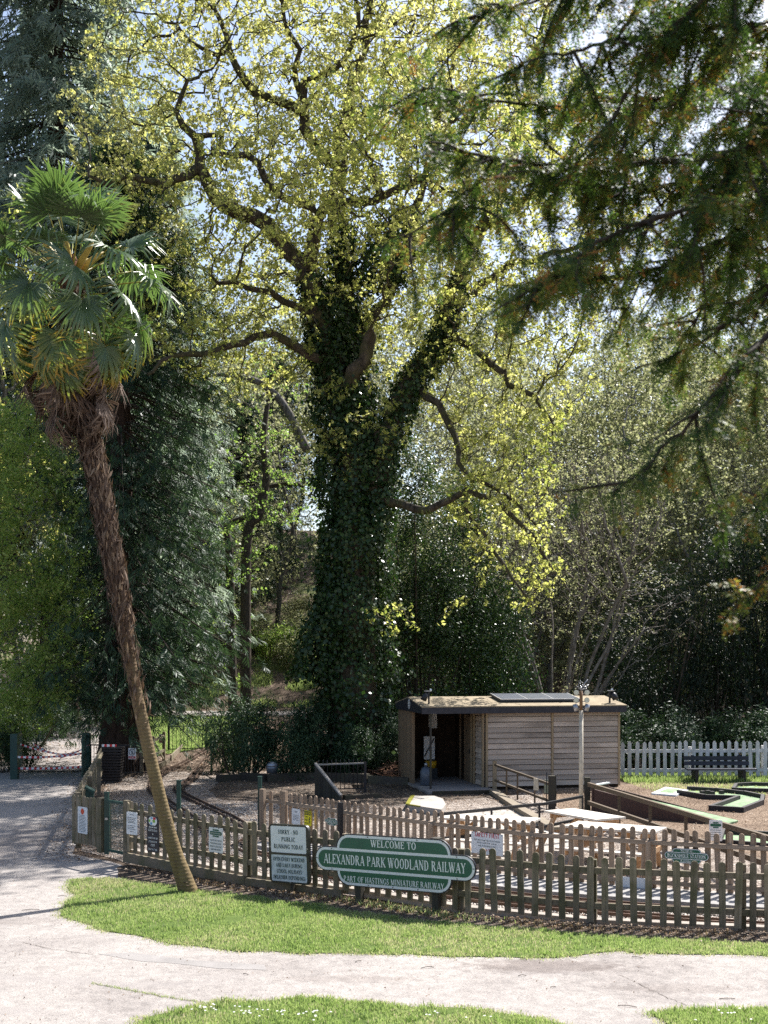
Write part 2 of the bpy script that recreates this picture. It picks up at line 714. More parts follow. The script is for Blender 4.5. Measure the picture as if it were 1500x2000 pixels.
FRONT = [(-4.62, 21.1), (-2.23, 19.2), (-0.62, 18.25), (1.1, 17.05), (2.9, 16.37), (4.86, 15.95), (6.8, 15.6), (8.7, 15.3)]
FZ = [0.22, 0.12, 0.08, 0.04, 0.0, 0.0, 0.0, 0.0]
BACK = [(-1.94, 23.5), (-0.62, 22.0), (0.85, 20.6), (2.43, 19.3), (4.16, 18.5), (6.1, 17.75), (8.2, 17.0)]
LEFT = [(-5.03, 21.65), (-5.85, 22.5), (-8.45, 35.6)]

# ---- path: the broad sandy walk in front, running back on the left past the park gate
pp = [(14, 7.5), (14, 14.6), (8.7, 15.2), (4.86, 15.9), (2.9, 16.3), (1.1, 16.95), (-0.6, 18.15), (-2.2, 19.1), (-4.62, 21.0),
      (-5.0, 21.5), (-5.9, 22.3), (-8.6, 35.6), (-9.0, 38.5), (-13.5, 38.5), (-14.5, 33), (-26, 31), (-26, 7.5)]
sheet('path', poly_noise(pp, 0.0, 1.5), 0.006, M['path'])
strip('drive', [(-13.5, 38.4), (-13.3, 42), (-14.6, 48), (-17.2, 56), (-19.5, 61), (-26, 64.5)],
      [(-9.0, 38.4), (-10.6, 44), (-11.6, 50), (-13.4, 57), (-14.4, 61.3), (-14.3, 64.2)], M['tarmac'], 0.03)
strip('hill_path', [(-26, 64.4), (-14.4, 61.6), (-8, 61.2), (2, 61.2)], [(-26, 66.2), (-14, 64.4), (-8, 64.2), (2, 64.4)], M['tarmac'], 0.04)

# ---- railway yard inside the fences
yard = [(-4.95, 21.7), (-5.8, 22.6), (-8.3, 35.2), (-7.4, 38.6), (-2.0, 38.6), (0.6, 34.5), (2.5, 33), (6.8, 33.8), (12, 34), (12, 14.8)] + [(a, b + 0.1) for a, b in FRONT[::-1]]
sheet('gravel_yard', poly_noise(yard, 0.03, 0.6, 4), 0.010, M['gravel'])
sheet('earth_yard', poly_noise([(-4.2, 31.2), (-2.6, 29.9), (0.2, 29.6), (2.4, 31.1), (4.0, 32.6), (4.4, 34.2), (-0.2, 36.5), (-4.8, 36.8), (-5.0, 33)], 0.12, 0.4, 8), 0.014, M['darkearth'])
sheet('needle_ground', poly_noise([(4.6, 28.2), (6.2, 24.0), (7.0, 20.6), (12.5, 18.5), (15, 36), (7.0, 34.4), (4.4, 33.4), (4.2, 30)], 0.15, 0.5, 9), 0.014, M['needles'])
sheet('concrete_ramp', poly_noise([(0.9, 22.4), (1.4, 25.0), (1.3, 27.6), (2.6, 29.0), (3.2, 28.6), (4.05, 25.2), (3.6, 21.0)], 0.03, 0.5, 10), 0.018, M['concrete'])


def offset_line(P, d):
    P = np.array(P, float)
    t = unit(np.gradient(P, axis=0))
    return P + np.c_[t[:, 1], -t[:, 0]] * d      # to the right of travel


def spline(P, n=12):
    P = np.array(P, float)
    Pe = np.r_[[2 * P[0] - P[1]], P, [2 * P[-1] - P[-2]]]
    out = []
    for i in range(len(P) - 1):
        a, b, c, d = Pe[i:i + 4]
        for t in np.arange(n) / n:
            out.append(0.5 * ((2 * b) + (c - a) * t + (2 * a - 5 * b + 4 * c - d) * t * t + (3 * b - a - 3 * c + d) * t ** 3))
    out.append(P[-1])
    return np.array(out)


def resample(P, step):
    s = np.r_[0, np.cumsum(np.linalg.norm(np.diff(P, axis=0), axis=1))]
    q = np.arange(0, s[-1], step)
    return np.stack([np.interp(q, s, P[:, k]) for k in range(P.shape[1])], 1)


back_s = spline(BACK, 8)
plat_front = offset_line(back_s, 0.86)
pm = MB()
n_ = len(back_s)
PV = [(*p, 0.0) for p in offset_line(back_s, -0.12)] + [(*p, 0.0) for p in plat_front] + [(*p, 0.10) for p in offset_line(back_s, -0.12)] + [(*p, 0.10) for p in plat_front]
PF = []
for i in range(n_ - 1):
    PF += [(2 * n_ + i, 3 * n_ + i, 3 * n_ + i + 1, 2 * n_ + i + 1), (n_ + i, n_ + i + 1, 3 * n_ + i + 1, 3 * n_ + i), (i, 2 * n_ + i, 2 * n_ + i + 1, i + 1)]
PF += [(0, n_, 3 * n_, 2 * n_), (n_ - 1, 3 * n_ - 1, 4 * n_ - 1, 2 * n_ - 1)]
pm.add(PV, PF)
struct('platform', pm, M['platform'])

# ---- miniature railway: two tracks along the platform and away to the left
t1 = spline([tuple(p) for p in offset_line(BACK, 1.12)[::-1]] + [(-2.75, 24.6), (-3.45, 27.0), (-4.6, 29.8), (-5.75, 33.0), (-5.9, 36.2), (-6.35, 42.5), (-6.0, 49.0), (-4.5, 56)], 8)
t2 = spline([tuple(p) for p in offset_line(BACK, 1.78)[::-1]] + [(-3.6, 24.6), (-4.6, 27.6), (-5.7, 30.6), (-6.6, 33.6), (-7.1, 37.6), (-6.9, 42.5), (-6.55, 49.0), (-5.4, 57)], 8)
M['rail'] = plain('rusty_rail_steel', (0.13, 0.085, 0.065), 0.5, 0.6, 0.5, 0.35, 30)
M['sleeper'] = wood('dark_sleeper_wood', (0.05, 0.036, 0.028), (0.13, 0.10, 0.08), 'X', rnd=0.3)
sl = MB().box((0, 0, 0.012), (0.36, 0.075, 0.036))
SLM = sl.mesh('sleeper')
SLM.materials.append(M['sleeper'])
for tr, lab in ((t1, 'miniature railway track nearer the platform, curving away left across the gravel'),
                (t2, 'miniature railway track nearer the front fence, second from the platform')):
    root = thing('railway_track', lab, 'railway track', (tr[0][0], tr[0][1], 0), 'miniature railway tracks')
    q = resample(tr, 0.25)
    tz = np.array([float(ground_z(a, b)) for a, b in q])
    for off in (-0.092, 0.092):
        e = offset_line(q, off)
        mb = MB()
        P3 = np.c_[e, tz + 0.052]
        for i in range(len(P3) - 1):
            mb.bar(P3[i], P3[i + 1], 0.022, 0.05)
        part('rail', mb, M['rail'], root)
    tg = unit(np.gradient(q, axis=0))
    for i in range(len(q)):
        if q[i][1] < 40 and q[i][0] < 8:
            inst('sleeper', SLM, root, (q[i][0], q[i][1], tz[i]), math.atan2(tg[i][1], tg[i][0]) + math.pi / 2 + rng.normal() * 0.03)

# ballast stones between the fences
bl = poly_noise([tuple(p) for p in offset_line(BACK, 0.87)] + [tuple(p) for p in offset_line(BACK, 2.05)[::-1]], 0, 0.5)
sp = scatter(bl, 10000, 3)
yp = scatter([(-4.6, 21.9), (-5.6, 23), (-7.2, 30.5), (-3.0, 29.8), (-1.9, 24), (-1.6, 20.4), (-3.0, 20.2)], 5000, 4)
sp = np.r_[sp, yp]
oc = np.array([(1, 0, 0), (0, 1, 0), (-1, 0, 0), (0, -1, 0), (0, 0, 0.8), (0, 0, -0.6)])
of = np.array([(0, 1, 4), (1, 2, 4), (2, 3, 4), (3, 0, 4), (1, 0, 5), (2, 1, 5), (3, 2, 5), (0, 3, 5)])
ns = len(sp)
sz = rng.uniform(0.010, 0.026, ns)
an = rng.random(ns) * 6.28
sc3 = sz[:, None, None] * (1 + rng.normal(size=(ns, 6, 3)) * 0.28)
Vs = oc[None] * sc3
ca, sa = np.cos(an)[:, None], np.sin(an)[:, None]
Vs = np.stack([Vs[..., 0] * ca - Vs[..., 1] * sa, Vs[..., 0] * sa + Vs[..., 1] * ca, Vs[..., 2]], -1)
Vs += np.c_[sp, np.full(ns, 0.02)][:, None]
Qs = (of[None] + (np.arange(ns) * 6)[:, None, None]).reshape(-1, 3)
mS, ntS, bS = new_mat('stone_chips')
atS = nd(ntS, 'ShaderNodeAttribute')
atS.attribute_name = 'tint'
ntS.links.new(ramp(ntS, atS.outputs['Fac'], [(0, (0.22, 0.18, 0.15)), (0.5, (0.47, 0.42, 0.37)), (1, (0.68, 0.62, 0.55))]), bS.inputs['Base Color'])
bS.inputs['Roughness'].default_value = 0.85
struct('ballast_gravel', array_mesh('ballast_gravel', Vs.reshape(-1, 3), Qs, np.repeat(rng.random(ns), 6)), mS, kind='stuff')

# ---- lawns
lawnA = [gp(145, 1722), gp(128, 1768), gp(122, 1790), gp(190, 1815), gp(300, 1835), gp(420, 1855), gp(560, 1864), gp(760, 1866), gp(900, 1868),
         gp(1010, 1872), gp(1130, 1868), gp(1215, 1860), gp(1320, 1862), gp(1420, 1866), gp(1540, 1868), gp(1540, 1846),
         gp(1350, 1840), gp(1200, 1830), gp(1100, 1822), gp(1000, 1814), gp(900, 1806), gp(800, 1794), gp(700, 1781), gp(600, 1768), gp(500, 1753), gp(390, 1741), gp(300, 1729), gp(220, 1716)]
verge = [(a, b + 0.1) for a, b in FRONT[::-1]] + [(-4.75, 20.9), gp(235, 1715), gp(390, 1748), gp(600, 1775), gp(800, 1802), gp(1000, 1822), gp(1200, 1838), gp(1350, 1848), gp(1560, 1856)]
sheet('verge', poly_noise(verge, 0.05, 0.25, 61), 0.0115, M['darkearth'])
LA = poly_noise(lawnA, 0.09, 0.16, 21)
sheet('lawn', LA, 0.014, M['turf'])
lawnB = [gp(180, 2060), gp(290, 1985), gp(380, 1965), gp(450, 1957), gp(520, 1960), gp(600, 1956), gp(760, 1962), gp(860, 1972), gp(990, 1982), gp(1060, 1992), gp(1120, 2012), gp(1200, 2060)]
LB = poly_noise(lawnB, 0.05, 0.12, 22)
sheet('lawn', LB, 0.014, M['turf'])
lawnC = [gp(1270, 1983), gp(1310, 1972), gp(1420, 1975), gp(1540, 1971), gp(1540, 2060), gp(1330, 2050), gp(1300, 1998)]
LC = poly_noise(lawnC, 0.02, 0.15, 23)
sheet('lawn', LC, 0.014, M['turf'])
strip('grass_bank', [(-9.2, 41.5), (-10.2, 45), (-11.0, 50), (-12.6, 56), (-13.2, 60.5)], [(-6.9, 46.5), (-6.6, 50), (-6.4, 53), (-6.2, 56), (-6.0, 60.5)], M['turf'], 0.03)

M['grass'] = leafmat('grass_blade', [(0, (0.13, 0.20, 0.065)), (0.5, (0.25, 0.32, 0.125)), (0.85, (0.37, 0.40, 0.20)), (1, (0.52, 0.45, 0.32))],
                     [(0, (0.26, 0.39, 0.09)), (0.6, (0.46, 0.56, 0.19)), (1, (0.58, 0.50, 0.32))], 0.48, 0.40, 0.5)


def blades(name, pts, z, h, w, tint, lean=0.45, mat=None):
    """grass: one bent three-point blade each"""
    n = len(pts)
    a = rng.random(n) * 6.283
    H = rng.uniform(h[0], h[1], n)
    Wd = rng.uniform(w[0], w[1], n)
    ln = rng.random(n) * lean
    la = rng.random(n) * 6.283
    b = np.c_[pts, np.broadcast_to(z, (n,))]
    sd = np.c_[np.cos(a), np.sin(a), np.zeros(n)] * Wd[:, None] / 2
    tip = b + np.c_[np.cos(la) * ln * H, np.sin(la) * ln * H, H * np.sqrt(np.clip(1 - ln ** 2 * 0.7, 0.1, 1))]
    midp = b * 0.45 + tip * 0.55 + np.c_[np.zeros((n, 2)), H * 0.10]
    V = np.stack([b - sd, b + sd, midp + sd * 0.8, tip, midp - sd * 0.8], 1).reshape(-1, 3)
    Qa = (np.array([[0, 1, 2, 4]])[None] + (np.arange(n) * 5)[:, None, None]).reshape(-1, 4)
    Qb = (np.array([[4, 2, 3, 3]])[None] + (np.arange(n) * 5)[:, None, None]).reshape(-1, 4)[:, :3]
    # build with mixed quads and tris: use tris only
    T = np.r_[Qa[:, [0, 1, 2]], Qa[:, [0, 2, 3]], Qb]
    o = link(name, array_mesh(name, V, T, np.repeat(np.clip(tint, 0, 1), 5)), mat or M['grass'])
    return tag(o, kind='stuff')


def lawn_grass(P, n, seed, hmul=1.0):
    q = scatter(P, n, seed)
    k = vnoise(q[:, 0], q[:, 1], 4.0, 5)
    k2 = vnoise(q[:, 0], q[:, 1], 1.3, 6)
    keep = rng.random(n) < np.clip(0.15 + k * 1.25, 0, 1) * np.where(vnoise(q[:, 0], q[:, 1], 7.0, 8) < 0.17, 0.15, 1)
    q, k, k2 = q[keep], k[keep], k2[keep]
    t = np.clip(0.02 + 0.75 * k2 + 0.25 * (k - 0.5) + rng.normal(size=len(q)) * 0.17, 0, 0.86)
    t = np.where(rng.random(len(q)) < 0.06 + 0.16 * sstep(0.55, 0.8, k2), 0.93 + 0.07 * rng.random(len(q)), t)
    blades('grass', q, 0.012, (0.016 * hmul, (0.050) * hmul), (0.006, 0.013), t)


def tufts(P, n, seed):
    c = scatter(P, n, seed)
    r = np.random.default_rng(seed)
    k = 34
    q = np.repeat(c, k, 0) + r.normal(size=(n * k, 2)) * np.repeat(r.uniform(0.02, 0.06, n), k)[:, None]
    t = np.repeat(r.uniform(0.0, 0.45, n), k) + r.normal(size=n * k) * 0.08
    blades('grass', q, 0.012, (0.03, 0.075), (0.006, 0.012), t, 0.7)


tufts(LA, 300, 71)
tufts(LB, 130, 72)
tufts(LC, 45, 73)
lawn_grass(LA, 80000, 31)
lawn_grass(LB, 42000, 32, 1.0)
lawn_grass(LC, 12000, 33, 1.0)
# scruffy edge of the lawns
for P, n in ((LA, 9000), (LB, 5000), (LC, 2500)):
    i = rng.integers(0, len(P), n)
    q = P[i] + rng.normal(size=(n, 2)) * 0.06
    blades('grass', q, 0.008, (0.012, 0.04), (0.006, 0.012), rng.uniform(0.45, 1.0, n), 0.7)
# far grass bank beside the drive and on the hill
q = scatter([(-9.2, 41.5), (-10.2, 45), (-11.0, 50), (-12.8, 57), (-13.2, 60.5), (-6.0, 60.5), (-6.4, 53), (-6.9, 46.5)], 22000, 36)
blades('grass', q, ground_z(q[:, 0], q[:, 1]) + 0.03, (0.05, 0.13), (0.02, 0.04), np.clip(rng.normal(0.35, 0.2, len(q)), 0, 0.85))
q = scatter([(-13.5, 65), (-4, 65), (-3, 74), (-7.5, 74), (-9, 70)], 26000, 37)
k = vnoise(q[:, 0], q[:, 1], 1.2, 9)
q = q[rng.random(len(q)) < sstep(0.45, 0.62, k)]
blades('grass', q, ground_z(q[:, 0], q[:, 1]) - 0.1, (0.12, 0.35), (0.03, 0.06), np.clip(rng.normal(0.45, 0.2, len(q)), 0, 0.9))
# grass under the white fence
q = scatter([(7.2, 35.0), (13.5, 34.6), (13.5, 37.2), (7.2, 37.2)], 16000, 38)
blades('grass', q, 0.01, (0.05, 0.2), (0.012, 0.03), np.clip(rng.normal(0.3, 0.2, len(q)), 0, 0.9))
q = scatter([(7.6, 32.0), (13.5, 31.5), (13.5, 35), (7.2, 35)], 7000, 39)
blades('grass', q, 0.012, (0.02, 0.08), (0.012, 0.025), np.clip(rng.normal(0.72, 0.2, len(q)), 0, 1))

# dry, uncut weeds along the foot of the front fence
M['straw'] = leafmat('dry_straw', [(0, (0.20, 0.115, 0.06)), (0.5, (0.36, 0.24, 0.14)), (1, (0.46, 0.38, 0.20))],
                     [(0, (0.22, 0.12, 0.06)), (1, (0.45, 0.36, 0.18))], 0.35, 0.7, 0.2)
fl = resample(np.array(FRONT), 0.02)
fl = fl[(fl[:, 0] > -4.4)]
n = 8000
i = rng.integers(0, len(fl), n)
clump = vnoise(fl[i, 0], fl[i, 1], 5.0, 12)
keep = rng.random(n) < sstep(0.30, 0.7, clump)
i = i[keep]
q = fl[i] + np.c_[rng.normal(-0.03, 0.05, len(i)), -np.abs(rng.normal(0.26, 0.16, len(i))) - 0.03]
blades('dry_grass', q, 0.008, (0.015, 0.06), (0.006, 0.012), np.clip(rng.normal(0.5, 0.25, len(q)), 0, 1), 0.85, M['straw'])
n = 800
q = np.c_[rng.normal(0.35, 0.6, n), np.zeros(n)]
q[:, 1] = np.interp(q[:, 0], [f[0] for f in FRONT], [f[1] for f in FRONT]) - np.abs(rng.normal(0.3, 0.1, n))
blades('weeds', q, 0.01, (0.03, 0.10), (0.008, 0.016), np.clip(rng.normal(0.62, 0.2, n), 0, 0.9), 0.7)

# fallen leaves and needles on yard, drive and verge
M['litter'] = leafmat('fallen_leaf', [(0, (0.10, 0.06, 0.035)), (0.5, (0.25, 0.16, 0.10)), (1, (0.48, 0.39, 0.30))], [(0, (0.08, 0.05, 0.03)), (1, (0.3, 0.2, 0.12))], 0.15, 0.8, 0.2)
yq = scatter(yard, 17000, 41)
dk = rng.random(17000) < 0.35 + 0.65 * sstep(23, 30, yq[:, 1])
yq = yq[dk]
dq = np.c_[rng.normal(0, 0.55, 3600), rng.random(3600)]
dq = np.c_[-5.4 - 3.1 * dq[:, 1] + dq[:, 0] * 0.7 - 0.25, 21.4 + 14.6 * dq[:, 1]]
eq = np.c_[rng.uniform(-14, 3, 9000), rng.uniform(38, 62, 9000)]
vq = fl[rng.integers(0, len(fl), 5000)] + np.c_[rng.normal(0, 0.1, 5000), -np.abs(rng.normal(0.25, 0.16, 5000))]
aq = np.r_[yq, dq, eq, vq]
size = np.r_[rng.uniform(0.03, 0.075, len(yq)), rng.uniform(0.03, 0.07, len(dq)), rng.uniform(0.06, 0.15, len(eq)), rng.uniform(0.02, 0.05, len(vq))]
az = ground_z(aq[:, 0], aq[:, 1]) + rng.uniform(0.022, 0.04, len(aq))
nn = np.c_[rng.normal(size=(len(aq), 2)) * 0.35, np.ones(len(aq))]
struct('fallen_leaves', leaf_mesh('fallen_leaves', np.c_[aq, az], nn, size, size * 0.55, rng.random(len(aq))), M['litter'], kind='stuff')
# grit and twigs on the path
gq = scatter(pp, 9000, 44)
gq = gq[(gq[:, 1] < 26) & ~inside(LA, gq[:, 0], gq[:, 1]) & ~inside(LB, gq[:, 0], gq[:, 1])]
gs = rng.uniform(0.006, 0.02, len(gq))
struct('path_grit', leaf_mesh('path_grit', np.c_[gq, np.full(len(gq), 0.014)], np.c_[rng.normal(size=(len(gq), 2)) * 0.5, np.ones(len(gq))], gs * 1.4, gs, rng.random(len(gq)) * 0.7), M['litter'], kind='stuff')
tw = MB()
for x, y, l, a in ((835, 1892, 0.16, 0.3), (1245, 1872, 0.14, -0.5), (1420, 1953, 0.18, 0.1), (1225, 1968, 0.2, -0.3), (300, 1783, 0.2, 0.1), (60, 1779, 0.25, 0.2), (122, 1752, 0.14, 0.0), (700, 1880, 0.1, 0.7), (1020, 1908, 0.1, 0.2), (480, 1905, 0.08, -0.6), (1080, 1930, 0.07, 0.4)):
    p = gp(x, y)
    d = np.array([math.cos(a), math.sin(a), 0]) * l / 2
    tw.tube([p - d + (0, 0, 0.015), p + (0, 0, 0.02 + rng.random() * 0.01), p + d + (0, 0, 0.014)], 0.004, 4)
struct('fallen_twigs', tw, M['sleeper'], kind='stuff')
# tarmac patch and crack on the path
M['patch'] = mat_concrete('worn_tarmac_patch', (0.30, 0.28, 0.265))
sheet('path_patch', poly_noise([gp(190, 1865), gp(260, 1862), gp(380, 1877), gp(520, 1886), gp(522, 1897), gp(430, 1893), gp(330, 1882), gp(245, 1874)], 0.02, 0.12, 51), 0.0085, M['patch'])
ck = MB()
for seq in ([(45, 1842), (100, 1855), (190, 1866)], [(180, 1922), (240, 1933), (330, 1950), (400, 1960)], [(1210, 1905), (1260, 1930), (1340, 1965)]):
    c = resample(np.array([gp(*s)[:2] for s in seq]), 0.05) 
    c = c + rng.normal(size=c.shape) * 0.01
    for i in range(len(c) - 1):
        t = unit(c[i + 1] - c[i])
        nrm = np.array([-t[1], t[0]]) * rng.uniform(0.001, 0.005)
        ck.add([(*(c[i] - nrm), 0.0105), (*(c[i + 1] - nrm), 0.0105), (*(c[i + 1] + nrm), 0.0105), (*(c[i] + nrm), 0.0105)], [(0, 1, 2, 3)])
struct('path_cracks', ck, M['sleeper'], kind='stuff')
q = resample(np.array([gp(s, t)[:2] for s, t in ((180, 1922), (240, 1933), (330, 1950), (400, 1960))]), 0.003)
q = q[rng.random(len(q)) < 0.6]
blades('grass', q + rng.normal(size=q.shape) * 0.015, 0.006, (0.01, 0.035), (0.004, 0.008), rng.uniform(0.2, 0.8, len(q)))
# daisies in the near lawn
dz = []
for cx, cy, sx, sy, k in ((400, 1978, 16, 5, 12), (480, 1985, 14, 5, 8), (550, 1990, 40, 5, 16), (610, 1988, 14, 4, 7), (1410, 1988, 30, 8, 8), (850, 1990, 14, 4, 4), (930, 1955 + 40, 30, 3, 3)):
    for _ in range(k):
        dz.append(gp(cx + rng.normal() * sx, cy + rng.normal() * sy))
dz = np.array(dz)
M['daisy'] = leafmat('daisy_petal', [(0, (0.78, 0.78, 0.76)), (1, (0.85, 0.85, 0.83))], [(0, (0.6, 0.6, 0.6)), (1, (0.7, 0.7, 0.7))], 0.2)
C = np.repeat(dz, 5, 0) + (0, 0, 0.06)
ang = np.tile(np.arange(5) * 1.2566, len(dz))
A = np.c_[np.cos(ang), np.sin(ang), np.zeros(len(ang))]
struct('daisies', leaf_mesh('daisies', C + A * 0.007, np.tile((0, -0.3, 1), (len(C), 1)), 0.016, 0.009, rng.random(len(C)), A), M['daisy'], kind='stuff')
# ================================================================== OBJECTS
M['picket_old'] = wood('weathered_picket', (0.17, 0.14, 0.098), (0.35, 0.295, 0.215), 'Z', 0.55, rnd=0.38, stain=0.4)
M['rail_old'] = wood('weathered_rail', (0.14, 0.115, 0.082), (0.26, 0.215, 0.16), 'X', 0.5, rnd=0.2)
M['picket_new'] = wood('pale_picket', (0.26, 0.185, 0.125), (0.46, 0.35, 0.26), 'Z', 0.06, rnd=0.34, stain=0.3)
M['rail_new'] = wood('pale_rail', (0.25, 0.185, 0.13), (0.42, 0.33, 0.25), 'X', 0.0, rnd=0.15)
M['board_dark'] = wood('dark_board', (0.035, 0.028, 0.022), (0.09, 0.072, 0.055), 'X', 0.25, rnd=0.2)
M['post_dark'] = wood('dark_post', (0.03, 0.027, 0.024), (0.075, 0.065, 0.055), 'Z', 0.2, rnd=0.2)
M['white_paint'] = wood('flaking_white_paint', (0.55, 0.55, 0.55), (0.80, 0.80, 0.80), 'Z', 0.22, 0.6, 0.12, 25)
M['black_iron'] = plain('black_iron', (0.022, 0.022, 0.025), 0.45, 0.3, 0.5, 0.3, 20, 0.05)
M['green_paint'] = plain('dark_green_paint', (0.008, 0.045, 0.036), 0.45, 0.0, 0.5, 0.2)
M['rail_green'] = plain('weathered_green_rail', (0.10, 0.12, 0.07), 0.6, 0.0, 0.4, 0.4, 30)
M['white'] = plain('sign_white', (0.74, 0.76, 0.77), 0.45, 0, 0.4, 0.05, 8, 0)
M['sign_green'] = plain('sign_green', (0.006, 0.10, 0.062), 0.30, 0, 0.5, 0.08, 6, 0)
M['ink'] = plain('black_print', (0.03, 0.035, 0.04), 0.6, 0, 0.3, 0, 5, 0)
M['ink_green'] = plain('green_black_print', (0.018, 0.05, 0.044), 0.6, 0, 0.3, 0, 5, 0)
M['ink_red'] = plain('red_print', (0.50, 0.03, 0.05), 0.5, 0, 0.3, 0, 5, 0)
M['ink_orange'] = plain('orange_print', (0.62, 0.09, 0.04), 0.5, 0, 0.3, 0, 5, 0)
M['white_print'] = plain('white_print', (0.80, 0.82, 0.80), 0.5, 0, 0.3, 0, 5, 0)
M['blue_print'] = plain('blue_print', (0.10, 0.30, 0.55), 0.5, 0, 0.3, 0, 5, 0)
M['lime_print'] = plain('lime_print', (0.22, 0.42, 0.06), 0.5, 0, 0.3, 0, 5, 0)
M['yellow'] = plain('sign_yellow', (0.75, 0.66, 0.02), 0.45, 0, 0.4, 0.04, 8, 0)
M['sign_black'] = plain('sign_black', (0.012, 0.013, 0.022), 0.35, 0, 0.5, 0.1, 8, 0)
M['frame_black'] = plain('mossy_black_frame', (0.022, 0.024, 0.018), 0.4, 0, 0.5, 0.5, 25)
M['steel'] = plain('dull_steel', (0.35, 0.35, 0.36), 0.4, 0.9, 0.5, 0.15)


def picket_mesh(name, w, h, t, top, mat):
    pts = [(-w / 2, 0), (w / 2, 0)]
    if top == 'round':
        r = w / 2
        pts += [(r * math.cos(a), h - r + r * math.sin(a)) for a in np.linspace(0, math.pi, 9)]
    else:
        pts += [(w / 2, h - 0.055), (0.012, h), (-0.012, h), (-w / 2, h - 0.055)]
    mb = MB().prism(pts, lambda u, v, w_: (u, -w_, v), -t / 2, t / 2)
    me = mb.mesh(name)
    me.materials.append(mat)
    return me


RAILM = {}


def fence(name, label, cat, line, zs, pm, pitch, prail, mats, side=-1, rails=(0.28, 0.76), post_h=0.95, post=(0.10, 0.10), rail=(0.045, 0.085),
          kick=None, offset_p=0.045, start=0.5, posts_side=1, ph=0.0, lean=0.012):
    """pickets, rails, posts (and gravel boards) along a bent line. side -1: pickets on the near side of the rails"""
    P = np.array(line, float)
    root = thing(name, label, cat, (P[0][0], P[0][1], 0))
    seg = np.linalg.norm(np.diff(P, axis=0), axis=1)
    s = np.r_[0, np.cumsum(seg)]
    zs = np.array(zs, float)
    for i in range(len(P) - 1):
        a, b = P[i], P[i + 1]
        t = unit(b - a)
        nr = np.array([t[1], -t[0]])            # to the right of travel (towards the viewer when travelling +x)
        for rz_ in rails:
            mb = MB()
            L = np.linalg.norm(b - a)
            ang = math.atan2(t[1], t[0])
            mb.box((0, 0, 0), (L + 0.02, rail[0], rail[1]))
            o = link('rail', mb.mesh('rail'), mats['rail'], root)
            c = (a + b) / 2 + nr * (0.002 * (i % 2))
            o.location = tuple(np.array((c[0], c[1], (zs[i] + zs[i + 1]) / 2 + rz_)) - org(root))
            o.rotation_euler = (0, -math.atan2(zs[i + 1] - zs[i], L), ang)
        if kick:
            off, hh, th = kick
            mb = MB().box((0, 0, 0), (np.linalg.norm(b - a) - 0.004, th, hh))
            o = link('gravel_board', mb.mesh('gravel_board'), mats['kick'], root)
            c = (a + b) / 2 - nr * off
            o.location = tuple(np.array((c[0], c[1], (zs[i] + zs[i + 1]) / 2 + hh / 2 - 0.03)) - org(root))
            o.rotation_euler = (0, -math.atan2(zs[i + 1] - zs[i], L), math.atan2(t[1], t[0]))
    pmb = MB().box((0, 0, post_h / 2), (post[0], post[1], post_h))
    pme = pmb.mesh('post')
    pme.materials.append(mats['post'])
    for i in range(len(P)):
        t = unit(P[min(i + 1, len(P) - 1)] - P[max(i - 1, 0)])
        nr = np.array([t[1], -t[0]])
        p = P[i] - nr * posts_side * (rail[0] / 2 + post[1] / 2 + 0.002)
        inst('post', pme, root, (p[0], p[1], zs[i] - 0.02 + ph), math.atan2(t[1], t[0]) + rng.normal() * 0.02, (1, 1, 1 + rng.normal() * 0.015))
    q = np.arange(start * pitch, s[-1], pitch)
    k = 0
    for d in q:
        i = min(np.searchsorted(s, d, 'right') - 1, len(seg) - 1)
        f = (d - s[i]) / seg[i]
        a, b = P[i], P[i + 1]
        t = unit(b - a)
        nr = np.array([t[1], -t[0]])
        p = a + (b - a) * f - nr * side * offset_p
        z = zs[i] + (zs[i + 1] - zs[i]) * f + prail
        inst('picket', pm, root, (p[0], p[1], z + rng.normal() * 0.006), math.atan2(t[1], t[0]) + rng.normal() * 0.02,
             (1 + rng.normal() * 0.03, 1, 1 + rng.normal() * 0.012), ry=rng.normal() * lean * 1.4)
        k += 1
    return root


M['kerb'] = mat_concrete('stained_kerb', (0.36, 0.32, 0.28), 0.3)
PK_OLD = picket_mesh('picket', 0.092, 0.90, 0.022, 'round', M['picket_old'])
PK_NEW = picket_mesh('picket', 0.086, 0.93, 0.020, 'round', M['picket_new'])
PK_WHITE = picket_mesh('picket', 0.112, 1.12, 0.022, 'point', M['white_paint'])
front_fence = fence('picket_fence', 'long weathered greenish brown picket fence behind the grass strip and welcome sign', 'fence', FRONT, FZ, PK_OLD, 0.196, 0.05,
                    dict(rail=M['rail_old'], post=M['picket_old'], kick=M['kerb']), -1, (0.27, 0.76), 0.93, kick=(0.12, 0.10, 0.16), offset_p=0.035)
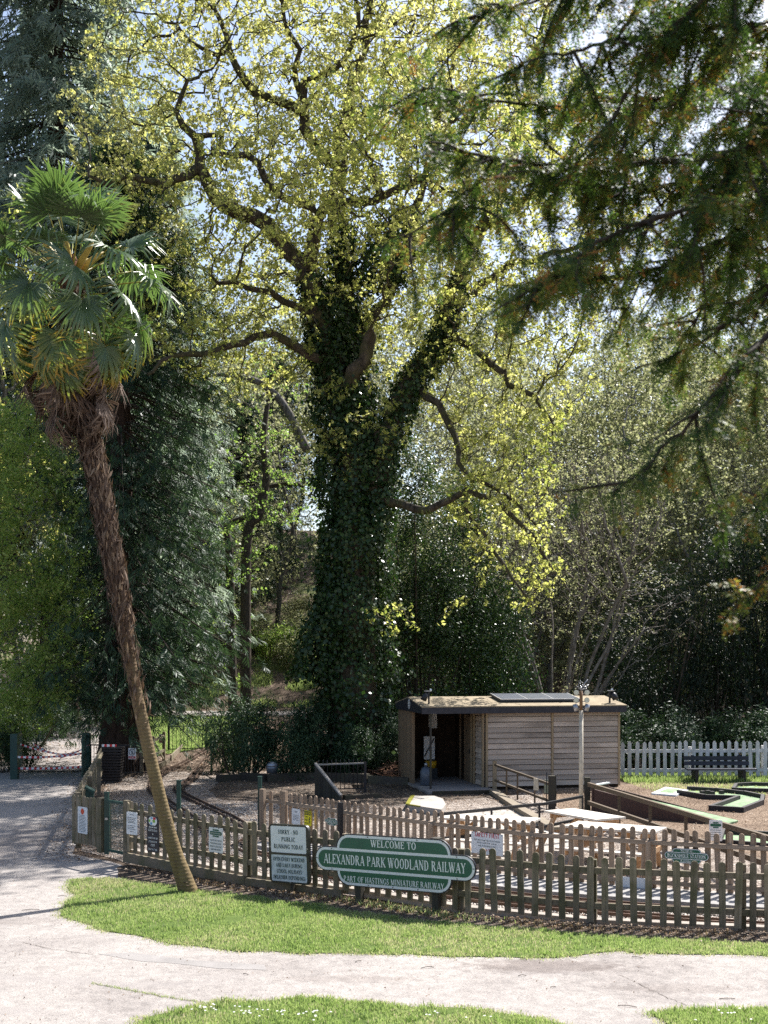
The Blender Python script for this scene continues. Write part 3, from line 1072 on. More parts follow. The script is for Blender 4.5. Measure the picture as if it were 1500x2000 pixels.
# tall gravel boards at the left, where the ground drops
for i in (0, 1):
    a, b = np.array(FRONT[i]), np.array(FRONT[i + 1])
    t = unit(b - a)
    nr = np.array([t[1], -t[0]])
    mb = MB().bar((*(a + nr * 0.05), FZ[i] - 0.06), (*(b + nr * 0.05), FZ[i + 1] - 0.04), 0.05, 0.17)
    part('gravel_board', mb, M['rail_old'], front_fence)
back_fence = fence('picket_fence', 'pale new picket fence along the station platform, rails facing the path', 'fence', BACK, [0.06] * 7, PK_NEW, 0.166, 0.04,
                   dict(rail=M['rail_new'], post=M['picket_new'], kick=M['board_dark']), 1, (0.14, 0.76), 0.78, offset_p=0.034, posts_side=-1, rail=(0.04, 0.07), post=(0.075, 0.06))
ret = fence('picket_fence', 'short return of two pale pickets between the green post and the corner', 'fence', [(-2.42, 23.85), (-1.96, 23.62)], [0.06, 0.06], PK_NEW, 0.26, 0.04,
            dict(rail=M['rail_new'], post=M['picket_new']), 1, (0.14, 0.76), 1.0, offset_p=0.034, posts_side=-1, rail=(0.04, 0.07))
left_fence = fence('picket_fence', 'picket fence running back beside the drive towards the park gate, seen edge on', 'fence', [(-5.93, 22.55), (-6.8, 26.9), (-7.63, 31.2), (-8.45, 35.4)], [0.1] * 4, PK_OLD, 0.19, 0.05,
                   dict(rail=M['rail_old'], post=M['picket_old']), 1, (0.27, 0.80), 0.95, offset_p=0.035, posts_side=-1)
lpanel = fence('picket_fence', 'narrow picket panel left of the green mesh gate, holding a notice with an orange emblem', 'fence', [(-5.92, 22.48), (-5.16, 21.72)], [0.18, 0.16], PK_OLD, 0.118, 0.05,
               dict(rail=M['rail_old'], post=M['picket_old']), -1, (0.27, 0.78), 0.98, offset_p=0.034)
white_fence = fence('picket_fence', 'white painted pointed picket fence behind the bench beside the shed', 'fence', [(7.22, 36.2), (9.4, 36.1), (11.6, 36.0), (13.6, 35.9)], [0.0, 0.02, 0.04, 0.04], PK_WHITE, 0.216, 0.04,
                    dict(rail=M['white_paint'], post=M['white_paint']), -1, (0.27, 0.86), 1.02, offset_p=0.03, rail=(0.04, 0.10), lean=0.01)

# ------------------------------------------------------------------ posts and gates of the station
gpost = MB()
for p, n_, lab in (((-5.09, 21.62), 1.12, 'dark green steel gate post beside the mesh gate'),
                   ((-3.86, 21.0 + 1.15), 1.28, 'dark green steel post standing in the gravel behind the palm trunk'),
                   ((-2.52, 23.9), 1.18, 'dark green steel post at the open end of the pale platform fence')):
    mb = MB().box((*p, n_ / 2 + 0.12), (0.075, 0.075, n_)).box((*p, n_ + 0.13), (0.085, 0.085, 0.02))
    solo('gate_post', mb, M['green_paint'], lab, 'post', 'green steel posts of the station', loc=(*p, 0))
ga, gb = np.array([-5.04, 21.55]), np.array([-4.66, 21.18])
gt = thing('mesh_gate', 'dark green steel gate with wire mesh between the picket panels', 'gate', (*ga, 0))
fr = MB()
for z in (0.20, 1.10):
    fr.bar((*ga, z), (*gb, z), 0.035, 0.045)
for p in (ga, gb):
    fr.bar((*p, 0.18), (*p, 1.12), 0.04, 0.04)
part('frame', fr, M['green_paint'], gt)
ms = MB()
for k in np.linspace(0.04, 0.96, 15):
    p = ga + (gb - ga) * k
    ms.bar((*p, 0.2), (*p, 1.1), 0.005, 0.005)
for z in np.linspace(0.25, 1.05, 15):
    ms.bar((*ga, z), (*gb, z), 0.005, 0.005)
part('wire_mesh', ms, M['green_paint'], gt)
part('latch', MB().box((ga[0] - 0.03, ga[1] - 0.03, 0.78), (0.05, 0.05, 0.04)), M['steel'], gt)
ep = MB().box((0, 0, 0.5), (0.15, 0.13, 1.0), 0)
epm = ep.mesh('post')
epm.materials.append(M['picket_old'])
inst('post', epm, lpanel, (-5.2, 21.70, 0.14), -0.75)
inst('post', epm, front_fence, (-4.60, 21.08, 0.14), -0.65, (0.7, 0.7, 1.03))

# ------------------------------------------------------------------ lettering: stroke letters cut as flat print
def seg_(x0, y0, x1, y1, w):
    d = np.array([x1 - x0, y1 - y0], float)
    l = np.linalg.norm(d) + 1e-9
    n = np.array([-d[1], d[0]]) / l * w / 2
    a, b = np.array([x0, y0]), np.array([x1, y1])
    return [tuple(a - n), tuple(b - n), tuple(b + n), tuple(a + n)]


def ring_(cx, cy, rx, ry, tx, ty, a0, a1, k=8):
    A = np.radians(np.linspace(a0, a1, k + 1))
    o = [(cx + rx * math.cos(a), cy + ry * math.sin(a)) for a in A]
    i = [(cx + (rx - tx) * math.cos(a), cy + (ry - ty) * math.sin(a)) for a in A]
    return [[i[j], o[j], o[j + 1], i[j + 1]] for j in range(k)]


def glyph(ch, K, N, serif):
    """list of quads (u,v) for one letter of cap height 1; K thick stroke, N thin stroke; returns quads, advance"""
    q = []

    def l(x0, y0, x1, y1, w):
        q.append(seg_(x0, y0, x1, y1, w))

    def r(*a):
        q.extend(ring_(*a))

    def sf(x, y, h=0.15):
        if serif:
            yy = y + (0.025 if y < 0.5 else -0.025)
            q.append(seg_(x - h, yy, x + h, yy, 0.05))
    n2, k2 = N / 2, K / 2
    w = 0.75
    if ch == 'A':
        w = 0.9; l(0.1, 0, 0.45, 1, N); l(0.45, 1, 0.8, 0, K); l(0.24, 0.33, 0.66, 0.33, N); sf(0.1, 0); sf(0.8, 0)
    elif ch == 'B':
        w = 0.8; l(0.17, 0, 0.17, 1, K); r(0.36, 0.755, 0.3, 0.245, K, N, -90, 90); r(0.38, 0.26, 0.36, 0.26, K, N, -90, 90)
        l(0.2, 1 - n2, 0.38, 1 - n2, N); l(0.2, 0.52, 0.38, 0.52, N); l(0.2, n2, 0.38, n2, N); sf(0.12, 0, 0.1); sf(0.12, 1, 0.1)
    elif ch == 'C':
        w = 0.8; r(0.45, 0.5, 0.4, 0.52, K, N, 42, 318, 14); l(0.75, 0.68, 0.75, 0.98, N * 0.7)
    elif ch == 'D':
        w = 0.88; l(0.17, 0, 0.17, 1, K); r(0.36, 0.5, 0.44, 0.5, K, N, -90, 90, 10); l(0.2, 1 - n2, 0.38, 1 - n2, N); l(0.2, n2, 0.38, n2, N); sf(0.12, 0, 0.1); sf(0.12, 1, 0.1)
    elif ch == 'E':
        w = 0.74; l(0.17, 0, 0.17, 1, K); l(0.2, 1 - n2, 0.66, 1 - n2, N); l(0.2, 0.52, 0.52, 0.52, N); l(0.2, n2, 0.68, n2, N); sf(0.1, 0, 0.08); sf(0.1, 1, 0.08)
        if serif: l(0.65, 0.75, 0.65, 1, N * 0.8); l(0.67, 0, 0.67, 0.27, N * 0.8); l(0.52, 0.4, 0.52, 0.64, N * 0.7)
    elif ch == 'F':
        w = 0.70; l(0.17, 0, 0.17, 1, K); l(0.2, 1 - n2, 0.64, 1 - n2, N); l(0.2, 0.52, 0.5, 0.52, N); sf(0.17, 0); sf(0.1, 1, 0.08)
        if serif: l(0.63, 0.75, 0.63, 1, N * 0.8); l(0.5, 0.4, 0.5, 0.64, N * 0.7)
    elif ch == 'G':
        w = 0.9; r(0.45, 0.5, 0.4, 0.52, K, N, 42, 330, 14); l(0.76, 0.05, 0.76, 0.42, K); sf(0.74, 0.45, 0.14); l(0.75, 0.7, 0.75, 0.98, N * 0.7)
    elif ch == 'H':
        w = 0.92; l(0.18, 0, 0.18, 1, K); l(0.74, 0, 0.74, 1, K); l(0.2, 0.52, 0.72, 0.52, N)
        for x in (0.18, 0.74): sf(x, 0); sf(x, 1)
    elif ch == 'I':
        w = 0.46; l(0.23, 0, 0.23, 1, K); sf(0.23, 0); sf(0.23, 1)
    elif ch == 'J':
        w = 0.6; l(0.4, 0.25, 0.4, 1, K); r(0.25, 0.25, 0.15 + k2, 0.26, K, N, 180, 360, 6); sf(0.4, 1)
    elif ch == 'K':
        w = 0.92; l(0.18, 0, 0.18, 1, K); l(0.22, 0.42, 0.74, 0.98, N); l(0.38, 0.55, 0.78, 0, K); sf(0.18, 0); sf(0.18, 1); sf(0.78, 0); sf(0.74, 1)
    elif ch == 'L':
        w = 0.74; l(0.17, 0, 0.17, 1, K); l(0.2, n2, 0.68, n2, N); sf(0.1, 0, 0.08); sf(0.17, 1)
        if serif: l(0.68, 0, 0.68, 0.3, N * 0.8)
    elif ch == 'M':
        w = 1.1; l(0.14, 0, 0.14, 1, N); l(0.9, 0, 0.9, 1, K); l(0.16, 0.98, 0.5, 0.05, K); l(0.5, 0.05, 0.86, 0.98, N); sf(0.14, 0); sf(0.9, 0); sf(0.1, 1, 0.1); sf(0.95, 1, 0.1)
    elif ch == 'N':
        w = 0.92; l(0.14, 0, 0.14, 1, N); l(0.76, 0, 0.76, 1, N); l(0.16, 0.96, 0.74, 0.06, K); sf(0.14, 0); sf(0.12, 1, 0.12); sf(0.76, 1)
    elif ch == 'O':
        w = 0.92; r(0.46, 0.5, 0.42, 0.52, K, N, 0, 360, 18)
    elif ch == 'P':
        w = 0.76; l(0.17, 0, 0.17, 1, K); r(0.36, 0.735, 0.34, 0.265, K, N, -90, 90); l(0.2, 1 - n2, 0.38, 1 - n2, N); l(0.2, 0.47 + n2, 0.38, 0.47 + n2, N); sf(0.17, 0); sf(0.1, 1, 0.08)
    elif ch == 'R':
        w = 0.88; l(0.17, 0, 0.17, 1, K); r(0.36, 0.745, 0.33, 0.255, K, N, -90, 90); l(0.2, 1 - n2, 0.38, 1 - n2, N); l(0.2, 0.49 + n2, 0.38, 0.49 + n2, N); l(0.4, 0.5, 0.76, 0, K); sf(0.17, 0); sf(0.1, 1, 0.08); sf(0.78, 0, 0.1)
    elif ch == 'S':
        w = 0.68; r(0.33, 0.745, 0.26, 0.265, K * 0.8, N, 35, 250, 9); r(0.34, 0.265, 0.28, 0.275, K * 0.8, N, -145, 70, 9)
        l(0.22, 0.58, 0.46, 0.42, K)
        if serif: l(0.56, 0.72, 0.56, 0.98, N * 0.7); l(0.09, 0.02, 0.09, 0.3, N * 0.7)
    elif ch == 'T':
        w = 0.78; l(0.39, 0, 0.39, 1, K); l(0.06, 1 - n2, 0.72, 1 - n2, N); sf(0.39, 0)
        if serif: l(0.08, 0.74, 0.08, 1, N * 0.8); l(0.7, 0.74, 0.7, 1, N * 0.8)
    elif ch == 'U':
        w = 0.9; l(0.17, 0.3, 0.17, 1, K); l(0.74, 0.3, 0.74, 1, N); r(0.455, 0.32, 0.285 + k2, 0.34, K, N, 180, 360, 8); sf(0.17, 1); sf(0.74, 1)
    elif ch == 'V':
        w = 0.88; l(0.1, 1, 0.44, 0, K); l(0.44, 0, 0.76, 1, N); sf(0.1, 1); sf(0.76, 1)
    elif ch == 'W':
        w = 1.16; l(0.08, 1, 0.34, 0, K); l(0.34, 0, 0.56, 0.9, N); l(0.54, 0.96, 0.80, 0, K); l(0.80, 0, 1.04, 1, N); sf(0.08, 1); sf(0.55, 1); sf(1.04, 1)
    elif ch == 'X':
        w = 0.88; l(0.1, 1, 0.76, 0, K); l(0.12, 0, 0.74, 1, N)
        for x in (0.1, 0.76): sf(x, 0); sf(x, 1)
    elif ch == 'Y':
        w = 0.86; l(0.1, 1, 0.43, 0.46, K); l(0.43, 0.46, 0.74, 1, N); l(0.43, 0, 0.43, 0.48, K); sf(0.1, 1); sf(0.74, 1); sf(0.43, 0)
    elif ch == 'Z':
        w = 0.75; l(0.1, 1 - n2, 0.65, 1 - n2, N); l(0.62, 0.97, 0.1, 0.03, K); l(0.08, n2, 0.66, n2, N)
    elif ch == '-':
        w = 0.5; l(0.08, 0.36, 0.4, 0.36, N * 1.3)
    elif ch == '.':
        w = 0.3; l(0.15, 0, 0.15, K, K)
    elif ch == '(':
        w = 0.4; r(0.5, 0.45, 0.38, 0.62, K * 0.7, N, 125, 235, 6)
    elif ch == ')':
        w = 0.4; r(-0.08, 0.45, 0.38, 0.62, K * 0.7, N, -55, 55, 6)
    elif ch == '0':
        w = 0.64; r(0.32, 0.5, 0.28, 0.5, K, N, 0, 360, 12)
    elif ch == '1':
        w = 0.5; l(0.26, 0, 0.26, 1, K); l(0.08, 0.8, 0.24, 0.95, N)
    elif ch == '2':
        w = 0.64; r(0.31, 0.72, 0.25, 0.27, K, N, -20, 170, 8); l(0.52, 0.62, 0.08, 0.06, N * 1.3); l(0.06, n2 + 0.02, 0.58, n2 + 0.02, N * 1.3)
    elif ch == '3':
        w = 0.62; r(0.28, 0.74, 0.26, 0.26, K, N, -90, 150, 8); r(0.28, 0.26, 0.28, 0.27, K, N, -150, 90, 8)
    elif ch == '5':
        w = 0.62; l(0.14, 0.95, 0.54, 0.95, N); l(0.14, 0.95, 0.12, 0.55, N); r(0.27, 0.3, 0.28, 0.3, K, N, -150, 110, 8)
    elif ch == '9':
        w = 0.62; r(0.3, 0.7, 0.26, 0.3, K, N, 0, 360, 10); l(0.54, 0.7, 0.3, 0, K)
    elif ch == '\u00a3':
        w = 0.7; r(0.42, 0.72, 0.24, 0.28, K, N, 20, 190, 8); l(0.22, 0.05, 0.22, 0.75, K); l(0.06, 0.45, 0.48, 0.45, N); l(0.06, n2, 0.62, n2, N)
    else:
        w = 0.36
    return q, w


def text(mb, s, u0, v0, h, fr_, w, width=None, align='c', serif=True, K=0.19, N=0.085, gap=0.06, slant=0.0):
    """adds a line of print: baseline centre (u0,v0), cap height h, at offset w in front of the board; width squeezes it to fit"""
    adv, qs = 0, []
    for ch in s:
        small = ch.islower()
        q, a = glyph(ch.upper(), K, N, serif)
        f = 0.74 if small else 1.0
        qs.append((q, adv, f))
        adv += (a + gap) * f
    adv -= gap
    sx = h if width is None else width / adv
    x0 = u0 - adv * sx / 2 if align == 'c' else u0
    k = 0
    for q, x, f in qs:
        for quad in q:
            e = (k % 24) * 0.00006
            k += 1
            mb.add([fr_(x0 + (x + a * f) * sx + b * f * h * slant, v0 + b * f * h, w + e) for a, b in quad], [(0, 1, 2, 3)])


def scribble(mb, u0, v0, u1, h, fr_, w, seed, words=7):
    """a line of print too small to read: a row of short strokes in word lengths"""
    r = np.random.default_rng(seed)
    x = u0
    while x < u1:
        L = r.uniform(2, 7) * h * 0.55
        e = min(x + L, u1)
        xx = x
        while xx < e:
            ww = h * r.uniform(0.14, 0.22)
            hh = h * r.choice([0.7, 0.7, 1.0])
            mb.add([fr_(xx, v0, w), fr_(xx + ww, v0, w), fr_(xx + ww, v0 + hh, w), fr_(xx, v0 + hh, w)], [(0, 1, 2, 3)])
            xx += h * 0.36
        mb.add([fr_(x, v0 + h * 0.3, w + 0.0001), fr_(e, v0 + h * 0.3, w + 0.0001), fr_(e, v0 + h * 0.42, w + 0.0001), fr_(x, v0 + h * 0.42, w + 0.0001)], [(0, 1, 2, 3)])
        x = e + h * 0.5


def frame_of(c, u):
    """board frame: centre c, horizontal direction u (x,y[,z]); w counts towards the viewer"""
    c = np.array(c, float)
    u = unit(np.array(list(u) + [0] * (3 - len(u)), float))
    n = unit(np.cross(u, (0, 0, 1)))
    v = np.cross(n, u)
    if n[1] > 0:
        n = -n
    return lambda a, b, w: c + u * a + v * b + n * w


def rrect(w, h, r, k=6, cx=0, cy=0):
    out = []
    for x, y, a0 in ((w / 2 - r, -h / 2 + r, -90), (w / 2 - r, h / 2 - r, 0), (-w / 2 + r, h / 2 - r, 90), (-w / 2 + r, -h / 2 + r, 180)):
        for a in np.radians(np.linspace(a0, a0 + 90, k + 1)):
            out.append((cx + x + r * math.cos(a), cy + y + r * math.sin(a)))
    return out


def flat(mb, pts, f, w):
    mb.add([f(a, b, w) for a, b in pts], [tuple(range(len(pts)))])
    return mb


def screws(root, f, pts, w, r=0.012, mat=None):
    base = MB().prism([(r * math.cos(a), r * math.sin(a)) for a in np.arange(6) * math.pi / 3], lambda a, b, c: np.array([a, -c, b]), 0, 0.004)
    me = base.mesh('screw')
    me.materials.append(mat or M['ink'])
    for a, b in pts:
        p0, p1 = f(a, b, w), f(a + 1, b, w)
        d = p1 - p0
        inst('screw', me, root, p0, math.atan2(d[1], d[0]))


def totem(root, f, Lm, hm, Ls, hs, top, bottom, mids, depth=0.03, screws_at=True, small=False):
    """a capsule board with a rounded panel above and below: black edge, white border, three green panels, white print"""
    b = 0.013 * Lm
    bd = MB()
    bd.prism(rrect(Lm + b * 0.9, hm + b * 0.9, (hm + b * 0.9) / 2 - 0.001, 10), f, -depth, 0.0)
    bd.prism(rrect(Ls + b * 0.9, 2 * hs + hm + b * 0.9, min(hs * 1.02, hs + hm / 2 - 0.01), 10), f, -depth + 0.001, -0.001)
    part('board', bd, M['sign_black'], root)
    wh = MB()
    flat(wh, rrect(Ls, 2 * hs + hm, min(hs, hs + hm / 2 - 0.01), 10), f, 0.001)
    flat(wh, rrect(Lm, hm, hm / 2 - 0.001, 10), f, 0.002)
    part('white_border', wh, M['white'], root)
    e = b * 1.15
    part('green_panel', flat(MB(), rrect(Lm - 2 * e, hm - 2 * e, hm / 2 - e - 0.001, 10), f, 0.0035), M['sign_green'], root)
    r = hs - e
    A = np.radians(np.linspace(0, 90, 9))
    tp = [(Ls / 2 - e - r + r * math.cos(a), hm / 2 + r * math.sin(a)) for a in A] + [(-Ls / 2 + e + r - r * math.sin(a), hm / 2 + r * math.cos(a)) for a in A]
    part('green_panel', flat(MB(), tp, f, 0.003), M['sign_green'], root)
    part('green_panel', flat(MB(), [(x, -y) for x, y in tp[::-1]], f, 0.003), M['sign_green'], root)
    tx = MB()
    text(tx, mids[0], 0, -hm * mids[1] / 2, hm * mids[1], f, 0.005, Lm * mids[2])
    if top:
        text(tx, top[0], top[3] if len(top) > 3 else 0, hm / 2 + hs * 0.22, hs * top[1], f, 0.005, Ls * top[2])
    if bottom:
        text(tx, bottom[0], 0, -hm / 2 - hs * 0.75, hs * bottom[1], f, 0.005, Ls * bottom[2])
    part('lettering', tx, M['white_print'], root)
    if screws_at:
        pts = [(x, y) for x in np.linspace(-Ls / 2 + 0.12, Ls / 2 - 0.12, 5) for y in (hm / 2 + hs - b * 0.5, -hm / 2 - hs + b * 0.5)]
        pts += [(-Lm / 2 + b * 0.5, 0), (Lm / 2 - b * 0.5, 0), (Ls / 2 + 0.1, hm / 2 - b * .5), (-Ls / 2 - 0.1, hm / 2 - b * .5), (Ls / 2 + 0.1, -hm / 2 + b * .5), (-Ls / 2 - 0.1, -hm / 2 + b * .5)]
        screws(root, f, pts, 0.004, 0.009)


# ---- the big welcome sign
sa, sb = np.array([-1.04, 18.08, 0.652]), np.array([1.29, 16.72, 0.715])
sc_ = (sa + sb) / 2
wl = float(np.linalg.norm(sb - sa))
ws = thing('welcome_sign', 'large green and white railway welcome board on two black posts before the fence', 'sign', (sc_[0], sc_[1], 0))
f = frame_of(sc_, sb - sa)
totem(ws, f, wl, 0.345, wl * 0.715, 0.205, ('WELCOME TO', 0.52, 0.40, 0.02), ('PART OF HASTINGS MINIATURE RAILWAY', 0.42, 0.885), ('ALEXANDRA PARK WOODLAND RAILWAY', 0.42, 0.895))
for u in (-0.62, 0.69):
    p = f(u, 0, -0.085)
    mb = MB().box((p[0], p[1], 0.53), (0.10, 0.10, 1.06), -0.53)
    if u > 0:
        mb.box((p[0], p[1], 1.07), (0.13, 0.13, 0.06), -0.53)
    part('post', mb, M['post_dark'], ws)

# ---- the opening-times board
oa, ob = gp(527, 1735)[:2], gp(607, 1748)[:2]
oa, ob = np.array([-1.83, 18.77]), np.array([-1.145, 18.32])
oc_ = np.array([*(oa + ob) / 2, 0.63])
os_ = thing('opening_times_sign', 'black framed sign with two white notices reading sorry no public running today', 'sign', (oc_[0], oc_[1], 0))
f = frame_of(oc_, (*(ob - oa), 0.03))
part('frame', MB().prism(rrect(0.80, 0.93, 0.085), f, -0.03, 0.02), M['frame_black'], os_)
part('notice', flat(MB(), rrect(0.70, 0.42, 0.03, cy=0.225), f, 0.023), M['white'], os_)
part('notice', flat(MB(), rrect(0.70, 0.42, 0.03, cy=-0.225), f, 0.023), plain('faded_white', (0.55, 0.60, 0.62), 0.6, 0, 0.3, 0.2, 10, 0), os_)
tx = MB()
for s, v, wd in (('SORRY - NO', 0.31, 0.40), ('PUBLIC', 0.195, 0.27), ('RUNNING TODAY', 0.08, 0.58)):
    text(tx, s, 0, v, 0.068, f, 0.026, wd, K=0.20, N=0.11)
for s, v, wd in (('OPEN EVERY WEEKEND', -0.115, 0.62), ('AND DAILY DURING', -0.21, 0.52), ('SCHOOL HOLIDAYS', -0.305, 0.50), ('(WEATHER DEPENDING)', -0.40, 0.64)):
    text(tx, s, 0, v, 0.060, f, 0.026, wd, K=0.20, N=0.11)
part('lettering', tx, M['ink_green'], os_)
part('divider', MB().prism(rrect(0.76, 0.035, 0.008), f, 0.02, 0.028), M['frame_black'], os_)
p = f(0.02, 0, -0.06)
part('post', MB().box((p[0], p[1], 0.28), (0.05, 0.05, 0.56), -0.6), M['post_dark'], os_)
screws(os_, f, [(0, 0.445), (0.02, -0.445), (-0.37, 0.1), (0.37, 0.1)], 0.021, 0.012, M['steel'])


def notice(label, c, u, w, h, mat, draw, name='notice_board', cat='sign', rr=0.02, group=None):
    root = thing(name, label, cat, c, group)
    f = frame_of(c, u)
    part('panel', MB().prism(rrect(w, h, rr, 3), f, -0.004, 0.004), mat, root)
    draw(root, f)
    return root


def emblem_totem(mb, f, w, h, cy, wt):
    flat(mb, rrect(w, h * 0.46, h * 0.22, 5, 0, cy), f, wt)
    flat(mb, rrect(w * 0.52, h * 0.20, h * 0.08, 3, 0, cy + h * 0.38), f, wt)
    flat(mb, rrect(w * 0.52, h * 0.20, h * 0.08, 3, 0, cy - h * 0.38), f, wt)


FU = unit(np.array(FRONT[1]) - np.array(FRONT[0]))


def on_front(xp, yp, off=0.06):
    """point on the near side of the front fence seen at pixel xp, yp"""
    P = np.array(FRONT)
    for i in range(len(P) - 1):
        a, b = P[i], P[i + 1]
        k = (xp - 750) / F
        t = (k * a[1] - a[0]) / ((b[0] - a[0]) - k * (b[1] - a[1]))
        if 0 <= t <= 1 or i == len(P) - 2:
            q = a + (b - a) * t
            u = unit(b - a)
            q = q + np.array([u[1], -u[0]]) * off
            return np.array([q[0], q[1], CAMZ - (yp - HORIZON) / F * q[1]]), (*u, 0)


def on_back(xp, yp, off=0.03):
    P = np.array(BACK)
    for i in range(len(P) - 1):
        a, b = P[i], P[i + 1]
        k = (xp - 750) / F
        t = (k * a[1] - a[0]) / ((b[0] - a[0]) - k * (b[1] - a[1]))
        if 0 <= t <= 1 or i == len(P) - 2:
            q = a + (b - a) * t
            u = unit(b - a)
            q = q + np.array([u[1], -u[0]]) * off
            return np.array([q[0], q[1], CAMZ - (yp - HORIZON) / F * q[1]]), (*u, 0)


# white typed notice by the mesh gate
c, u = on_front(263, 1608)


def d1(root, f):
    mb = MB()
    text(mb, 'Thank You', 0, -0.155, 0.022, f, 0.006, 0.09, K=0.2, N=0.12)
    for k, v in enumerate((0.145, 0.09, 0.06, 0.03, 0.005, -0.05, -0.08, -0.11)):
        scribble(mb, -0.115 if v < 0.12 else -0.05, v, 0.10 if k % 3 else 0.06, 0.016, f, 0.006, 60 + k)
    part('print', mb, M['ink'], root)


notice('white typed notice fixed to the first pickets right of the mesh gate', c, u, 0.29, 0.40, M['white'], d1)

# black golf price sign, half behind the palm
c, u = on_front(304, 1630)


def d2(root, f):
    mb = MB()
    for s, v, wd in (('\u00a33.50 Per Player', 0.055, 0.24), ('or', -0.01, 0.03), ('a round of golf and', -0.075, 0.26), ('2 train rides for', -0.14, 0.22), ('\u00a39.00', -0.205, 0.10), ('(Please pay at train)', -0.275, 0.24)):
        text(mb, s, 0, v, 0.042, f, 0.006, wd, serif=False, K=0.19, N=0.16, slant=0.12)
    scribble(mb, -0.10, 0.115, 0.11, 0.03, f, 0.006, 91)
    part('lettering', mb, M['white_print'], root)
    part('emblem', flat(MB(), rrect(0.22, 0.15, 0.07, 6, 0, 0.235), f, 0.0055), M['white_print'], root)
    g = MB()
    flat(g, rrect(0.07, 0.05, 0.02, 4, 0.03, 0.235), f, 0.0065)
    flat(g, rrect(0.04, 0.05, 0.018, 4, -0.085, 0.235), f, 0.0065)
    part('emblem_green', g, M['lime_print'], root)
    part('emblem_blue', flat(flat(MB(), rrect(0.05, 0.045, 0.015, 4, -0.04, 0.19), f, 0.0065), rrect(0.05, 0.03, 0.01, 4, -0.03, 0.285), f, 0.0065), M['blue_print'], root)
    part('emblem_red', flat(MB(), [(0.01, 0.262), (0.075, 0.262), (0.075, 0.305), (0.01, 0.305)], f, 0.0065), M['ink_red'], root)


notice('black price sign with white writing and a coloured emblem half hidden by the palm trunk', c, u, 0.31, 0.62, M['sign_black'], d2, cat='sign')

# white picnic notice with a green emblem
c, u = on_front(427, 1641)


def d3(root, f):
    mb = MB()
    emblem_totem(mb, f, 0.29, 0.135, 0.115, 0.0055)
    part('emblem', mb, M['sign_green'], root)
    e = MB()
    text(e, 'Alexandra Park Railway', 0, 0.108, 0.02, f, 0.007, 0.24)
    part('emblem_lettering', e, M['white_print'], root)
    t = MB()
    for s, v, wd in (('PLEASE FEEL FREE TO USE OUR', -0.02, 0.28), ('PICNIC AREA WHILST WE ARE', -0.07, 0.26), ('OPEN BUT PLEASE TAKE YOUR', -0.12, 0.27), ('RUBBISH HOME WITH YOU.', -0.17, 0.24)):
        text(t, s, 0, v, 0.028, f, 0.006, wd, serif=False, K=0.16, N=0.13)
    part('lettering', t, M['ink_green'], root)
    screws(root, f, [(-0.06, 0.2), (0.07, 0.2), (-0.06, -0.2), (0.07, -0.2)], 0.004, 0.008)


notice('white notice with green emblem on the fence between the palm and the black framed sign', c, u, 0.335, 0.415, M['white'], d3)

# orange emblem notice on the left panel
c = px(176, 1602, 21.95)
u = unit(np.array([-5.16, 21.72]) - np.array([-5.92, 22.48]))
nr = np.array([u[1], -u[0]])
pq = np.array([-5.92, 22.48]) + u * 0.42 + nr * 0.06


def d4(root, f):
    mb = MB()
    flat(mb, rrect(0.125, 0.065, 0.02, 4, 0, 0.165), f, 0.0055)
    flat(mb, rrect(0.075, 0.115, 0.02, 4, 0, 0.165), f, 0.006)
    part('emblem', mb, M['ink_orange'], root)
    t = MB()
    for k, v in enumerate(np.linspace(0.085, -0.215, 12)):
        scribble(t, -0.125, v, 0.12 if k % 4 else 0.08, 0.014, f, 0.006, 120 + k)
    part('print', t, M['ink_green'], root)


notice('tall white notice with an orange emblem on the narrow left picket panel', (pq[0], pq[1], CAMZ - (1602 - HORIZON) / F * pq[1]), (*u, 0), 0.34, 0.50, M['white'], d4)

# signs on the pale back fence
c, u = on_back(583, 1595, 0.06)


def d5(root, f):
    t = MB()
    for k, v in enumerate((0.10, 0.08, 0.02, -0.01, -0.04, -0.07)):
        scribble(t, -0.10 if k > 1 else -0.04, v, 0.10 if k > 1 else 0.04, 0.014, f, 0.006, 140 + k)
    part('print', t, M['ink'], root)


notice('small white typed notice left of the yellow caution sign on the pale fence', c, u, 0.27, 0.31, M['white'], d5)
c, u = on_back(606, 1598, 0.06)


def d6(root, f):
    part('black_band', flat(MB(), [(-0.098, 0.06), (0.098, 0.06), (0.098, 0.135), (-0.098, 0.135)], f, 0.0055), M['ink'], root)
    t = MB()
    text(t, 'CAUTION', 0, 0.073, 0.05, f, 0.007, 0.18, serif=False, K=0.2, N=0.17)
    part('heading', t, M['yellow'], root)
    t = MB()
    for s, v, wd in (('Floor', 0.012, 0.08), ('slippery', -0.05, 0.10), ('when wet', -0.11, 0.10)):
        text(t, s, -0.04, v, 0.036, f, 0.0065, wd, serif=False, K=0.2, N=0.17)
    for a, b, e, g, w_ in ((0.06, 0.0, 0.05, -0.05, 0.02), (0.05, -0.05, 0.035, -0.11, 0.013), (0.05, -0.05, 0.085, -0.09, 0.013), (0.06, -0.01, 0.03, -0.03, 0.01), (0.06, -0.01, 0.09, 0.005, 0.01)):
        flat(t, seg_(a, b, e, g, w_), f, 0.0068)
    flat(t, rrect(0.026, 0.026, 0.012, 4, 0.066, 0.02), f, 0.0069)
    part('lettering', t, M['ink'], root)


